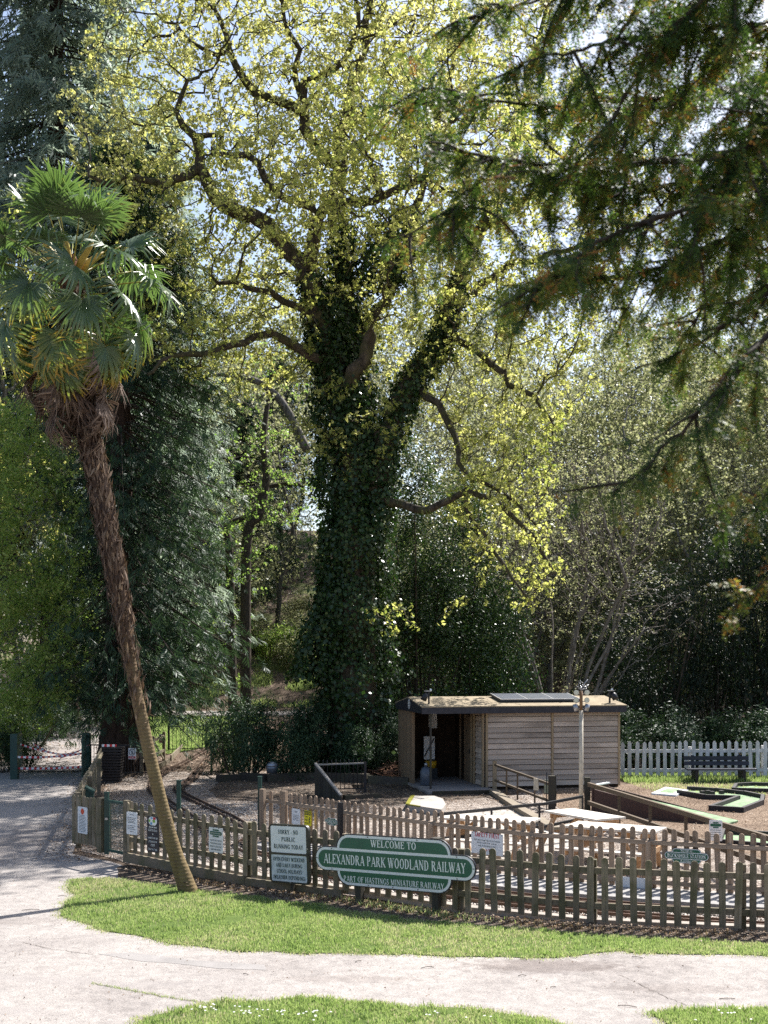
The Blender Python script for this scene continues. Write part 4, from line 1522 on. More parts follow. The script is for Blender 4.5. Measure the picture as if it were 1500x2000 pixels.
notice('yellow caution sign with a slipping figure on the pale platform fence', c, u, 0.21, 0.29, M['yellow'], d6)
for xp, yp, off, lab, bot in ((670.5, 1605, 0.28, 'small green station name sign beside a black post, partly behind the welcome sign', 'PLATFORM 1'),
                         (1341.5, 1672, 0.05, 'green station name sign on the pale fence behind the right hand pickets', 'PLATFORM 2')):
    c, u = on_back(xp, yp, off)
    r_ = thing('station_sign', lab, 'sign', c, 'station name signs on the platform fence')
    f = frame_of(c, u)
    L_ = 0.40 if xp < 700 else 0.66
    totem(r_, f, L_, L_ * 0.165, L_ * 0.66, L_ * 0.085, ('WELCOME TO', 0.55, 0.40), (bot, 0.55, 0.42), ('BUCKSHOLE STATION', 0.56, 0.88), 0.012, False)
    if xp < 700:
        p = f(0.23, 0, -0.02)
        part('post', MB().box((p[0], p[1], 0.52), (0.075, 0.075, 1.04), -0.8), M['black_iron'], r_)
c, u = on_back(953.5, 1648, 0.035)


def d7(root, f):
    t = MB()
    text(t, 'SAFETY FIRST', 0, 0.105, 0.075, f, 0.006, 0.50, serif=False, K=0.2, N=0.17)
    text(t, 'Thank You', 0, -0.125, 0.04, f, 0.006, 0.22, serif=False, K=0.18, N=0.15)
    part('red_lettering', t, M['ink_red'], root)
    t = MB()
    for s, v, wd in (('Keep arms in and feet on foot boards', 0.04, 0.53), ('Do not stand up or lean out', -0.005, 0.40), ('train to stop before getting', -0.055, 0.36)):
        text(t, s, 0, v, 0.032, f, 0.006, wd, serif=False, K=0.16, N=0.13)
    part('lettering', t, M['ink_green'], root)
    screws(root, f, [(x, 0.165) for x in (-0.29, -0.15, 0, 0.15, 0.29)] + [(-0.18, -0.165), (0.14, -0.165)], 0.004, 0.008)


notice('white safety first sign with red heading on the pale platform fence', c, u, 0.64, 0.36, M['white'], d7, rr=0.008)
c, u = on_back(1239, 1724, -0.30)
c, u = on_back(1239, 1727, 0.05)
bs = thing('blank_sign', 'blank white oval plate low on the platform fence', 'sign', c)
part('plate', MB().prism(rrect(0.585, 0.215, 0.105, 8), frame_of(c, u), 0.0, 0.01), M['white'], bs)

# green-headed notice standing at the right
c = px(1398, 1622, 18.6)


def d8(root, f):
    mb = MB()
    emblem_totem(mb, f, 0.17, 0.10, 0.085, 0.0055)
    part('emblem', mb, M['sign_green'], root)
    t = MB()
    for k, v in enumerate((0.0, -0.035, -0.07, -0.105)):
        scribble(t, -0.08, v, 0.08, 0.014, f, 0.006, 160 + k)
    part('print', t, M['ink_green'], root)


notice('small white notice with green emblem beyond the pale fence by the sloping handrail', c, (1, -0.25, 0), 0.20, 0.33, M['white'], d8)

# pedestrian prohibition signs at the back left
def no_entry(c, s, lab):
    root = thing('prohibition_sign', lab, 'sign', c)
    f = frame_of(c, (1, -0.12, 0))
    part('panel', MB().prism(rrect(0.24 * s, 0.34 * s, 0.005, 2), f, -0.003, 0.003), M['white'], root)
    mb = MB()
    for q in ring_(0, 0.05 * s, 0.10 * s, 0.10 * s, 0.017 * s, 0.017 * s, 0, 360, 20):
        flat(mb, q, f, 0.0045)
    flat(mb, seg_(-0.065 * s, 0.115 * s, 0.065 * s, -0.015 * s, 0.012 * s), f, 0.005)
    for a, b, e, g in ((0, 0.08, 0.0, 0.03), (0, 0.03, -0.03, -0.01), (0, 0.03, 0.03, -0.01), (0, 0.07, -0.03, 0.045), (0, 0.07, 0.035, 0.05)):
        flat(mb, seg_(a * s, b * s, e * s, g * s, 0.014 * s), f, 0.0055)
    flat(mb, rrect(0.026 * s, 0.026 * s, 0.012 * s, 3, 0, 0.105 * s), f, 0.0057)
    part('symbol', mb, M['ink'], root)
    part('red_band', flat(MB(), [(-0.11 * s, -0.15 * s), (0.11 * s, -0.15 * s), (0.11 * s, -0.075 * s), (-0.11 * s, -0.075 * s)], f, 0.0045), M['ink_red'], root)
    t = MB()
    text(t, 'NO ENTRY', 0, -0.13 * s, 0.04 * s, f, 0.0055, 0.17 * s, serif=False, K=0.2, N=0.17)
    part('lettering', t, M['white_print'], root)


no_entry(px(258, 1472, 36.3), 1.0, 'white no entry sign with crossed out walker in front of the giant trunk')
no_entry(px(317, 1442.5, 43.0), 1.0, 'smaller looking no entry sign on the far fence right of the palm trunk')

# ------------------------------------------------------------------ shed
M['plank'] = wood('weathered_plank', (0.38, 0.305, 0.24), (0.62, 0.515, 0.425), 'X', 0.0, rnd=0.30, stain=0.55)
M['plank_dark'] = wood('brown_plank', (0.15, 0.105, 0.065), (0.27, 0.19, 0.12), 'Z', 0.0, rnd=0.22)  # darker brown boards for the bay walls and door
M['trim'] = wood('tan_trim', (0.26, 0.19, 0.115), (0.38, 0.29, 0.18), 'Z', 0.0, rnd=0.15)
M['felt'] = mat_concrete('mossy_roof_felt', (0.34, 0.275, 0.185), 0.35)
M['fascia'] = plain('black_fascia', (0.025, 0.025, 0.033), 0.5, 0, 0.4, 0.3, 8)
M['inside'] = plain('shade_black_wall', (0.035, 0.025, 0.018), 0.9, 0, 0.1, 0.3, 6)  # near-black stands in for shade in the bay and between planks
SH = np.array([2.86, 33.2])
su = np.array([math.cos(0.2), math.sin(0.2)])
sv = np.array([-su[1], su[0]])
SHZ = math.atan2(su[1], su[0])


def shp(u, v, z):
    p = SH + su * u + sv * v
    return np.array([p[0], p[1], z])


shed = thing('shed', 'long plank clad shed with low felted roof and an open dark bay on its left', 'shed', shp(1, 1.6, 0))
plank_front = MB()
# a feather-edged board of unit length along X
plank_front.add([(-0.5, 0, 0), (0.5, 0, 0), (0.5, -0.038, 0), (-0.5, -0.038, 0), (-0.5, 0, 0.136), (0.5, 0, 0.136), (0.5, -0.012, 0.136), (-0.5, -0.012, 0.136)],
                [(0, 1, 2, 3), (4, 7, 6, 5), (3, 2, 6, 7), (0, 4, 5, 1), (1, 5, 6, 2), (0, 3, 7, 4)])
PLM = plank_front.mesh('plank')
PLM.materials.append(M['plank'])
for i in range(14):
    z = 0.10 + i * 0.152
    for u0, u1 in ((0.06, 1.93), (2.01, 3.96)):
        p = shp((u0 + u1) / 2, -0.002, z + rng.normal() * 0.003)
        inst('plank', PLM, shed, p, SHZ + rng.normal() * 0.0008, (u1 - u0, 1, 1), ry=rng.normal() * 0.0012)
    p = shp(-0.002, 0.5, z)
    inst('plank', PLM, shed, p, SHZ - math.pi / 2, (0.84, 1, 1))
for u, wd in ((0.03, 0.06), (1.97, 0.06), (3.99, 0.06)):
    mb = MB().box(shp(u, -0.022, 1.13), (wd, 0.05, 2.14), SHZ)
    part('corner_trim', mb, M['trim'], shed)
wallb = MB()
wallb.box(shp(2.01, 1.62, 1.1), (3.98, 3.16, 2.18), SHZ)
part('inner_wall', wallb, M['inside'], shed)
# bay: left wall, back wall, side with door
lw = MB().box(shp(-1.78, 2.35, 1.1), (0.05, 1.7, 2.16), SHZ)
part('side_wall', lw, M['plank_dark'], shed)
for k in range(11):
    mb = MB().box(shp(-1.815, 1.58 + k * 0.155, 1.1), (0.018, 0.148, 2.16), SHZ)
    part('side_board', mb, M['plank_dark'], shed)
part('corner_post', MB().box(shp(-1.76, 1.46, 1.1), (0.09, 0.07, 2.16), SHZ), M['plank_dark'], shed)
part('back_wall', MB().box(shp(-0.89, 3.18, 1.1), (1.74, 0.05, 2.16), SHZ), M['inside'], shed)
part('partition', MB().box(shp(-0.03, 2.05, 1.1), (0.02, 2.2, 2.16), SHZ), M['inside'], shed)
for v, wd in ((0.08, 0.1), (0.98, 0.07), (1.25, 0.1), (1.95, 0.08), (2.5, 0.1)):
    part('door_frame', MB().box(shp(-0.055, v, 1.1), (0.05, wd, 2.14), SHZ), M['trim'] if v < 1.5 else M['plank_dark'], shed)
dr = part('door', MB().box(shp(-0.05, 1.6, 1.05), (0.03, 0.62, 2.0), SHZ), M['plank_dark'], shed)
part('handle', MB().box(shp(-0.08, 1.38, 1.0), (0.04, 0.03, 0.14), SHZ), M['black_iron'], dr)
part('floor_slab', MB().box(shp(-0.88, 1.2, 0.04), (1.96, 4.1, 0.08), SHZ), M['tarmac'], shed)
part('slab_edge', MB().box(shp(-0.80, -0.9, 0.045), (1.9, 0.1, 0.12), SHZ), M['board_dark'], shed)
# roof: two shallow slopes
rf = MB()
u0, u1, v0, vr, v1 = -1.90, 4.16, -0.22, 1.5, 3.3
ze, zr = 2.38, 2.60
for (va, za), (vb, zb) in (((v0, ze), (vr, zr)), ((vr, zr), (v1, ze))):
    rf.add([shp(u0, va, za), shp(u1, va, za), shp(u1, vb, zb), shp(u0, vb, zb), shp(u0, va, za - 0.03), shp(u1, va, za - 0.03), shp(u1, vb, zb - 0.03), shp(u0, vb, zb - 0.03)],
           [(0, 1, 2, 3), (7, 6, 5, 4), (0, 4, 5, 1), (1, 5, 6, 2), (2, 6, 7, 3), (3, 7, 4, 0)])
roof = part('roof', rf, M['felt'], shed)
part('fascia', MB().box(shp((u0 + u1) / 2, v0 + 0.012, ze - 0.12), (u1 - u0 - 0.02, 0.03, 0.17), SHZ), M['fascia'], shed)
for uu in (u0 + 0.012, u1 - 0.012):
    g = MB()
    P2 = [(v0 + 0.03, ze - 0.2), (v1 - 0.02, ze - 0.2), (v1 - 0.02, ze - 0.034), (vr, zr - 0.034), (v0 + 0.03, ze - 0.034)]
    g.prism(P2, lambda a, b, w: shp(uu + w, a, b), -0.012, 0.012)
    part('gable_board', g, M['fascia'], shed)
em = MB()
for q in ring_(0, 0, 0.15, 0.15, 0.018, 0.018, 0, 360, 16):
    em.add([shp(u0 - 0.006, 1.35 - a, 2.40 + b) for a, b in q], [(0, 1, 2, 3)])
for k, b in enumerate((-0.09, -0.045, 0.0, 0.045, 0.09)):
    wd = math.sqrt(0.15 ** 2 - b * b) * 0.85
    em.add([shp(u0 - 0.0065, 1.35 - a, 2.40 + bb) for a, bb in ((-wd, b - 0.012), (wd, b - 0.012), (wd, b + 0.012), (-wd, b + 0.012))], [(0, 1, 2, 3)])
part('round_emblem', em, M['white_print'], shed)
part('thin_post', MB().box(shp(-1.62, -0.12, 1.15), (0.05, 0.05, 2.2), SHZ), M['post_dark'], shed)
# twigs on the roof
tw = MB()
for _ in range(26):
    a = rng.uniform(u0 + 0.2, u1 - 0.2)
    v = rng.uniform(v0 + 0.1, vr - 0.1)
    zz = ze + (zr - ze) * (v - v0) / (vr - v0) + 0.012
    d = rng.normal(size=2) * 0.16
    tw.tube([shp(a, v, zz), shp(a + d[0], v + d[1] * 0.5, zz + d[1] * 0.5 * 0.128 + 0.01)], 0.005, 3)
solo('twigs', tw, M['sleeper'], 'scatter of thin dead twigs lying on the felted shed roof', 'twigs', kind='stuff')

# solar panel on the roof
sp_ = thing('solar_panel', 'flat grey solar panel of three sections lying on the shed roof', 'solar panel', shp(1.7, 0.8, 2.5))
sl_ = math.atan2(zr - ze, vr - v0)


def rfp(u, v, h):
    return shp(u, v, ze + (zr - ze) * (v - v0) / (vr - v0) + h)


def rbox(mb, u0, u1, v0_, v1_, h0, h1):
    P = [rfp(u0, v0_, h0), rfp(u1, v0_, h0), rfp(u1, v1_, h0), rfp(u0, v1_, h0), rfp(u0, v0_, h1), rfp(u1, v0_, h1), rfp(u1, v1_, h1), rfp(u0, v1_, h1)]
    mb.add(P, [(0, 3, 2, 1), (4, 5, 6, 7), (0, 1, 5, 4), (1, 2, 6, 5), (2, 3, 7, 6), (3, 0, 4, 7)])
    return mb


M['solar'] = plain('solar_glass', (0.10, 0.11, 0.13), 0.28, 0, 0.6, 0.1, 6, 0)
part('frame', rbox(MB(), 0.55, 2.95, 0.32, 1.42, 0.03, 0.085), M['ink'], sp_)
for k in range(3):
    part('cell_panel', rbox(MB(), 0.58 + k * 0.79, 0.58 + k * 0.79 + 0.765, 0.36, 1.38, 0.086, 0.098), M['solar'], sp_)
M['alu'] = plain('bare_aluminium', (0.6, 0.6, 0.6), 0.35, 0.9, 0.5, 0.1)
fr = MB()
for k in range(4):
    rbox(fr, 0.555 + k * 0.79, 0.58 + k * 0.79, 0.33, 1.41, 0.086, 0.104)
rbox(fr, 0.56, 2.94, 0.325, 0.352, 0.086, 0.1035)
part('edge_trim', fr, M['alu'], sp_)
# floodlights on the roof
for u, v, s, lab in ((-1.58, 0.25, -1, 'black floodlight on a short post at the left end of the shed roof'), (3.78, 0.15, 1, 'black floodlight on a short post at the right end of the shed roof')):
    b = rfp(u, v, 0)
    r_ = thing('roof_floodlight', lab, 'floodlight', b, 'floodlights on the shed roof')
    part('post', MB().box(b + (0, 0, 0.16), (0.05, 0.05, 0.34)), M['black_iron'], r_)
    lamp = MB().tube([b + (s * 0.05, -0.02, 0.30), b + (s * 0.10, -0.05, 0.24), b + (s * 0.16, -0.08, 0.10)], [0.04, 0.085, 0.09], 10)
    part('lamp_head', lamp, M['black_iron'], r_)
    part('top_plate', MB().box(b + (s * 0.03, 0, 0.355), (0.2, 0.12, 0.02)), M['steel'], r_)
    part('sensor', MB().tube([b + (0.05, -0.02, 0.37), b + (0.05, -0.1, 0.40)], 0.03, 8), M['white'], r_)
# things inside the bay
mt = plain('grey_gas_bottle', (0.08, 0.095, 0.12), 0.4, 0.2, 0.5, 0.2)
gb_ = thing('gas_bottle', 'grey gas bottle standing just inside the open bay of the shed', 'gas bottle', shp(-1.52, 0.85, 0.08))
p = shp(-1.52, 0.85, 0.08)
part('body', MB().tube([p, p + (0, 0, 0.03), p + (0, 0, 0.40), p + (0, 0, 0.5), p + (0, 0, 0.54)], [0.15, 0.17, 0.17, 0.12, 0.04], 14), mt, gb_)
part('valve', MB().tube([p + (0, 0, 0.54), p + (0, 0, 0.64)], [0.05, 0.05], 8), M['steel'], gb_)
nb = thing('notice', 'white paper notice hanging inside the dark shed bay', 'paper', shp(-0.75, 2.9, 1.85))
part('sheet', MB().box(shp(-0.75, 3.14, 1.85), (0.26, 0.01, 0.55), SHZ), M['white'], nb)
bd_ = thing('tool_board', 'white panel with a black diagonal above a yellow tub inside the shed bay', 'panel', shp(-0.95, 2.9, 1.0))
part('sheet', MB().box(shp(-0.95, 2.8, 1.0), (0.34, 0.02, 0.7), SHZ), M['white'], bd_)
part('strap', MB().bar(shp(-1.1, 2.78, 0.75), shp(-0.8, 2.78, 1.3), 0.03, 0.03), M['ink'], bd_)
tb = thing('tub', 'yellow tub on the floor of the dark shed bay', 'tub', shp(-0.95, 2.6, 0.4))
part('body', MB().tube([shp(-0.95, 2.6, 0.42), shp(-0.95, 2.6, 0.62)], [0.16, 0.19], 12), plain('yellow_plastic', (0.6, 0.36, 0.02), 0.5), tb)
part('stand', MB().box(shp(-0.95, 2.6, 0.24), (0.34, 0.3, 0.34), SHZ), M['ink'], tb)

# ------------------------------------------------------------------ lamp mast with floodlights
lb = gp(1135, 1610)
ml = thing('lamp_mast', 'tall cream pole carrying six floodlights in front of the shed wall', 'lamp post', lb)
M['cream'] = plain('cream_paint', (0.50, 0.44, 0.34), 0.5, 0, 0.4, 0.2)
M['lens'] = plain('lamp_glass', (0.60, 0.62, 0.50), 0.15, 0, 0.7, 0.05, 6, 0)
part('pole', MB().tube([lb, lb + (0, 0, 2.55)], 0.048, 12), M['cream'], ml)
part('bracket_pole', MB().tube([lb + (0, 0, 2.55), lb + (0, 0, 2.98)], 0.036, 10), plain('rusty_brown', (0.20, 0.11, 0.05), 0.7), ml)
for sx, z, kind in ((-0.115, 2.95, 0), (0.125, 2.95, 0), (-0.12, 2.78, 0), (0.12, 2.78, 0), (-0.13, 2.62, 1), (0.13, 2.62, 1)):
    c = lb + (sx, -0.03, z)
    lp = part('floodlight', MB().tube([c + (0, 0.08, 0.0), c + (0, -0.02, 0)] if kind == 0 else [c + (-np.sign(sx) * 0.03, 0, -0.08), c + (np.sign(sx) * 0.015, 0, 0.07)], [0.035, 0.062] if kind == 0 else [0.06, 0.055], 12), M['steel'] if kind else M['cream'], ml)
    if kind == 0:
        part('lens', MB().tube([c + (0, -0.021, 0), c + (0, -0.027, 0)], [0.056, 0.05], 12), M['lens'], lp)
    part('arm', MB().bar(lb + (0, 0, z - 0.03), c + (0, 0.03, -0.03), 0.018), M['steel'], ml)
gn = MB()
for _ in range(34):
    a = lb + (rng.normal() * 0.05, rng.normal() * 0.04, 3.02 + abs(rng.normal()) * 0.07)
    b = a + rng.normal(size=3) * (0.06, 0.05, 0.05)
    gn.tube([a, b], 0.005, 4)
gn.tube([lb + (0, 0, 3.0), lb + (0.05, 0, 3.12), lb + (0.15, 0, 3.24)], 0.012, 5)
part('aerial', gn, M['steel'], ml)

# ------------------------------------------------------------------ picnic tables
M['table_top'] = wood('bleached_table_plank', (0.48, 0.43, 0.37), (0.64, 0.60, 0.53), 'X', 0.0, rnd=0.08)
M['table_leg'] = wood('orange_pine', (0.42, 0.25, 0.13), (0.56, 0.37, 0.22), 'Z', 0.0, rnd=0.1)


def picnic(c, ang, L, lab, zt=0.75):
    root = thing('picnic_table', lab, 'picnic table', (*c, 0), 'picnic tables behind the platform fence')
    u = np.array([math.cos(ang), math.sin(ang), 0])
    v = np.array([-u[1], u[0], 0])
    c3 = np.array([*c, 0.0])

    def P(a, b, z):
        return c3 + u * a + v * b + np.array([0, 0, z])
    for k in range(5):
        b = (k - 2) * 0.146
        part('top_plank', MB().box(P(0, b, zt), (L, 0.138, 0.036), ang), M['table_top'], root)
    for s in (-1, 1):
        for k in range(2):
            part('seat_plank', MB().box(P(0, s * (0.62 + k * 0.13), 0.43), (L, 0.122, 0.036), ang), M['table_top'], root)
    for e in (-1, 1):
        a = e * (L / 2 - 0.22)
        for s in (-1, 1):
            part('leg', MB().bar(P(a, s * 0.24, zt - 0.02), P(a, s * 0.70, 0.0), 0.045, 0.095, up=tuple(u)), M['table_leg'], root)
        part('crossbar', MB().bar(P(a + e * 0.046, -0.34, zt - 0.065), P(a + e * 0.046, 0.34, zt - 0.065), 0.04, 0.09), M['table_leg'], root)
        part('seat_bearer', MB().bar(P(a + e * 0.046, -0.75, 0.365), P(a + e * 0.046, 0.75, 0.365), 0.04, 0.09), M['table_leg'], root)
        part('brace', MB().bar(P(a, 0, 0.40), P(a - e * 0.42, 0, zt - 0.04), 0.04, 0.07), M['table_leg'], root)
    return root


picnic((3.78, 22.25), -1.05 + 0.02, 1.5, 'bleached picnic table with orange legs in front of the lamp mast', 0.76)
picnic((4.05, 20.62), -0.52, 1.62, 'picnic table closest to the pale fence, right of the safety sign')
picnic((1.95, 21.75), -0.42, 1.75, 'picnic table end on behind the safety first sign')

# ------------------------------------------------------------------ handrails
def rail_run(label, tops, zfoot, rails, posts, mat, w=0.045, h=0.05, name='handrail', base=None):
    root = thing(name, label, 'handrail', (tops[0][0], tops[0][1], 0))
    T = np.array(tops, float)
    for dz in rails:
        mb = MB()
        for i in range(len(T) - 1):
            mb.bar(T[i] + (0, 0, dz), T[i + 1] + (0, 0, dz), w, h)
        part('top_rail' if dz == 0 else 'lower_rail', mb, mat, root)
    s = np.r_[0, np.cumsum(np.linalg.norm(np.diff(T[:, :2], axis=0), axis=1))]
    for q in posts:
        p = np.array([np.interp(q * s[-1], s, T[:, k]) for k in range(3)])
        part('post', MB().bar((p[0], p[1], zfoot), (p[0], p[1], p[2] - h / 2), w * 0.75, w * 0.75), mat, root)
    return root


crv = [(px(850, 1591, 21.2)), px(905, 1586, 21.7), px(963, 1580, 22.3), px(1020, 1574, 22.9), px(1063, 1570, 23.4), px(1138, 1555.5, 24.1)]
rail_run('curved black steel handrail sweeping behind the picnic tables', crv, 0, (0, -0.45), (0.0, 0.36, 0.7, 1.0), M['black_iron'], 0.05, 0.055)
M['brown_rail'] = wood('brown_handrail', (0.07, 0.05, 0.035), (0.17, 0.125, 0.085), 'X', 0.15, rnd=0.2)
hr = rail_run('long brown wooden handrail sloping right beside the golf trough', [px(1150, 1532, 27.0), px(1500, 1637, 18.9), px(1600, 1668, 17.4)], 0, (0, -0.42), (0.19, 0.36, 0.53, 0.7, 0.86), M['brown_rail'], 0.07, 0.09)
p = gp(1147, 1588)
part('end_post', MB().box(p + (0, 0, 0.43), (0.13, 0.13, 0.86)), M['post_dark'], hr)
hs = rail_run('brown handrail with a pale panel sloping down from the shed to a thick dark post', [px(967, 1494, 32.3), px(1078, 1533, 28.9)], 0, (0, -0.42), (0.22, 0.42, 0.72), M['brown_rail'], 0.055, 0.06)
p = gp(966, 1545)
part('end_post', MB().box(p + (0, 0, 0.42), (0.11, 0.11, 0.86)), M['trim'], hs)
p = gp(1078, 1583)
part('end_post', MB().box(p + (0, 0, 0.42), (0.16, 0.16, 0.86)), M['post_dark'], hs)
part('hoop', MB().tube([p + (-0.13, 0, 0), p + (-0.13, 0, 0.93), p + (0.10, 0, 0.87), p + (0.10, 0, 0.1)], 0.012, 6), M['black_iron'], hs)
c = px(1047, 1532, 29.6)
part('panel', MB().box(c, (0.16, 0.02, 0.30), -0.9), M['cream'], hs)
part('panel', MB().box(c + (0.27, -0.25, -0.03), (0.26, 0.02, 0.34), -0.9), plain('dull_green_grey', (0.22, 0.24, 0.17), 0.6), hs)
ke = MB()
ka, kb, kc = shp(-0.05, -0.85, 0.06), gp(1010, 1578, 0.06), gp(1085, 1622, 0.06)
for a, b in ((ka, kb), (kb, kc)):
    ke.bar(a, b, 0.22, 0.14)
solo('timber_edging', ke, wood('pale_timber_edging', (0.22, 0.18, 0.13), (0.36, 0.30, 0.23), 'X', 0.15), 'thick pale timber edging running from the shed bay towards the picnic tables', 'edging', loc=ka)

# baluster railing and boarded ramp side
br = thing('ramp_railing', 'black baluster railing at the head of the ramp before the ivy covered oak', 'railing', (-0.5, 32.4, 0))
ra, rb = np.array([-1.83, 32.3]), np.array([-0.52, 32.6])
part('top_rail', MB().bar((*ra, 0.80), (*rb, 0.82), 0.04, 0.04), plain('worn_grey_rail', (0.28, 0.26, 0.23), 0.6), br)
part('bottom_rail', MB().bar((*ra, 0.12), (*rb, 0.12), 0.03, 0.03), M['black_iron'], br)
blm = MB().tube([(0, 0, 0.12), (0, 0, 0.90), (0, 0, 0.93)], [0.011, 0.011, 0.003], 6).mesh('baluster')
blm.materials.append(M['black_iron'])
for k in np.linspace(0.03, 0.93, 11):
    q = ra + (rb - ra) * k
    inst('baluster', blm, br, (*q, 0))
part('end_post', MB().box((*rb, 0.42), (0.07, 0.07, 0.86)), M['black_iron'], br)
rs = thing('boarded_ramp', 'triangular dark boarded ramp side with a pale sloping coping', 'ramp', (-1.5, 31.4, 0))
a0, a1 = np.array([-1.86, 31.95]), np.array([-1.12, 30.75])
tt = unit(a1 - a0)
for k in range(9):
    p0 = a0 + (a1 - a0) * (k + 0.04) / 9
    p1 = a0 + (a1 - a0) * (k + 0.96) / 9
    z0, z1 = 0.83 - 0.72 * (k + 0.04) / 9, 0.83 - 0.72 * (k + 0.96) / 9
    nn_ = np.array([tt[1], -tt[0]]) * 0.025
    mb = MB().add([(*(p0 - nn_), 0), (*(p1 - nn_), 0), (*(p1 + nn_), 0), (*(p0 + nn_), 0), (*(p0 - nn_), z0), (*(p1 - nn_), z1), (*(p1 + nn_), z1), (*(p0 + nn_), z0)],
                  [(0, 1, 2, 3), (4, 7, 6, 5), (0, 4, 5, 1), (1, 5, 6, 2), (2, 6, 7, 3), (3, 7, 4, 0)])
    part('side_board', mb, M['post_dark'], rs)
part('coping', MB().bar((*a0, 0.865), (*a1, 0.135), 0.07, 0.05), plain('worn_coping', (0.30, 0.27, 0.24), 0.7), rs)
solo('kerb_block', MB().bar((-1.05, 30.9, 0.06), (-0.10, 31.35, 0.06), 0.2, 0.13), M['board_dark'], 'low dark kerb block at the foot of the baluster railing', 'kerb', loc=(-0.6, 31.1, 0))

# concrete step pad with mossy edge
pd = [gp(796, 1573, 0.14)[:2], gp(858, 1583, 0.14)[:2], (1.35, 27.6), (1.5, 28.6), gp(865, 1562, 0.14)[:2], gp(848, 1556.5, 0.14)[:2], gp(806, 1556.5, 0.14)[:2]]
pdt = thing('concrete_step', 'pale rounded concrete step with a mossy side in front of the shed bay', 'step', (0.9, 29.3, 0))
part('slab', MB().prism([tuple(p) for p in pd], lambda a, b, w: (a, b, w), 0.0, 0.17), M['concrete'], pdt)
mo = MB()
e0, e1 = np.array(pd[6]), np.array(pd[0])
mo.bar((*e0, 0.17), (*e1, 0.17), 0.10, 0.03).bar((*e1, 0.165), (*(e1 + (np.array(pd[1]) - e1) * 0.4), 0.165), 0.05, 0.025)
part('moss', mo, plain('yellow_moss', (0.20, 0.19, 0.03), 0.95, 0, 0.1, 0.5, 40, 0.8), pdt)

# timber sleepers edging the shrub bed, and a grey domed drum
M['old_sleeper'] = wood('blackened_sleeper', (0.03, 0.025, 0.022), (0.10, 0.085, 0.07), 'X', 0.25, rnd=0.4)
bed = thing('sleeper_edging', 'row of blackened sleepers retaining the rhododendron bed', 'edging', (-3.4, 35.6, 0))
bl_ = [gp(425, 1528), gp(470, 1524), gp(520, 1527), gp(575, 1524), gp(640, 1526), gp(720, 1530), gp(800, 1533)]
for a, b in zip(bl_[:-1], bl_[1:]):
    part('sleeper', MB().bar(a + (0.01, 0, 0.10), b + (-0.01, 0, 0.10 + rng.normal() * 0.02), 0.22, 0.24 + rng.random() * 0.08), M['old_sleeper'], bed)
dk_ = px(532, 1497, 35.9)
dk_[2] = 0.0
dm = thing('domed_drum', 'grey domed drum standing on the sleeper edging before the rhododendron', 'drum', dk_ + (0, 0, 0.22))
b0 = dk_ + (0, 0, 0.22)
part('body', MB().tube([b0, b0 + (0, 0, 0.16), b0 + (0, 0, 0.2)], [0.17, 0.19, 0.19], 16), plain('grey_zinc', (0.22, 0.24, 0.27), 0.35, 0.5), dm)
part('dome', MB().tube([b0 + (0, 0, 0.2), b0 + (0, 0, 0.28), b0 + (0, 0, 0.33), b0 + (0, 0, 0.345)], [0.19, 0.16, 0.09, 0.02], 16), plain('pale_zinc', (0.36, 0.38, 0.42), 0.3, 0.5), dm)

# ------------------------------------------------------------------ crazy golf
M['felt_green'] = plain('worn_golf_felt', (0.23, 0.32, 0.19), 0.95, 0, 0.1, 0.35, 5, 0.3)
M['golf_wood'] = wood('dark_red_golf_board', (0.045, 0.026, 0.022), (0.11, 0.065, 0.052), 'X', 0.0, rnd=0.2)
M['golf_dark'] = plain('black_golf_kerb', (0.028, 0.024, 0.024), 0.6, 0, 0.3, 0.3)
tr = thing('golf_trough', 'long sloping golf trough with dark red sides and faded green bed', 'golf hole', (6.0, 27.4, 0))
A0, A1 = np.array([4.99, 28.0]), np.array([7.15, 26.3])
td = unit(A1 - A0)
tn = np.array([-td[1], td[0]])


def trp(s, w, z):
    p = A0 + td * s + tn * w
    return np.array([p[0], p[1], z])


TL = float(np.linalg.norm(A1 - A0))
for w0, nm in ((0.0, 'side_board'), (0.72, 'side_board')):
    mb = MB().add([trp(0, w0, 0), trp(TL, w0, 0), trp(TL, w0 + 0.05, 0), trp(0, w0 + 0.05, 0), trp(0, w0, 0.60), trp(TL, w0, 0.13), trp(TL, w0 + 0.05, 0.13), trp(0, w0 + 0.05, 0.60)],
                  [(0, 3, 2, 1), (4, 5, 6, 7), (0, 1, 5, 4), (1, 2, 6, 5), (2, 3, 7, 6), (3, 0, 4, 7)])
    part(nm, mb, M['golf_wood'], tr)
part('green_bed', MB().add([trp(0.05, 0.052, 0.52), trp(TL + 0.5, 0.052, 0.06), trp(TL + 0.5, 0.718, 0.06), trp(0.05, 0.718, 0.52), trp(0.05, 0.052, 0.02), trp(TL + 0.5, 0.052, 0.02), trp(TL + 0.5, 0.718, 0.02), trp(0.05, 0.718, 0.02)],
                           [(0, 1, 2, 3), (4, 7, 6, 5), (0, 4, 5, 1), (1, 5, 6, 2), (2, 6, 7, 3), (3, 7, 4, 0)]), M['felt_green'], tr)
part('end_board', MB().bar(trp(-0.03, -0.02, 0.34), trp(-0.03, 0.79, 0.34), 0.05, 0.66), M['golf_wood'], tr)
part('white_cap', MB().bar(trp(-0.03, -0.03, 0.69), trp(-0.03, 0.8, 0.69), 0.09, 0.03), M['white'], tr)
part('hole_block', MB().box(trp(1.25, 0.3, 0.36), (0.12, 0.12, 0.1), -0.6), M['golf_dark'], tr)


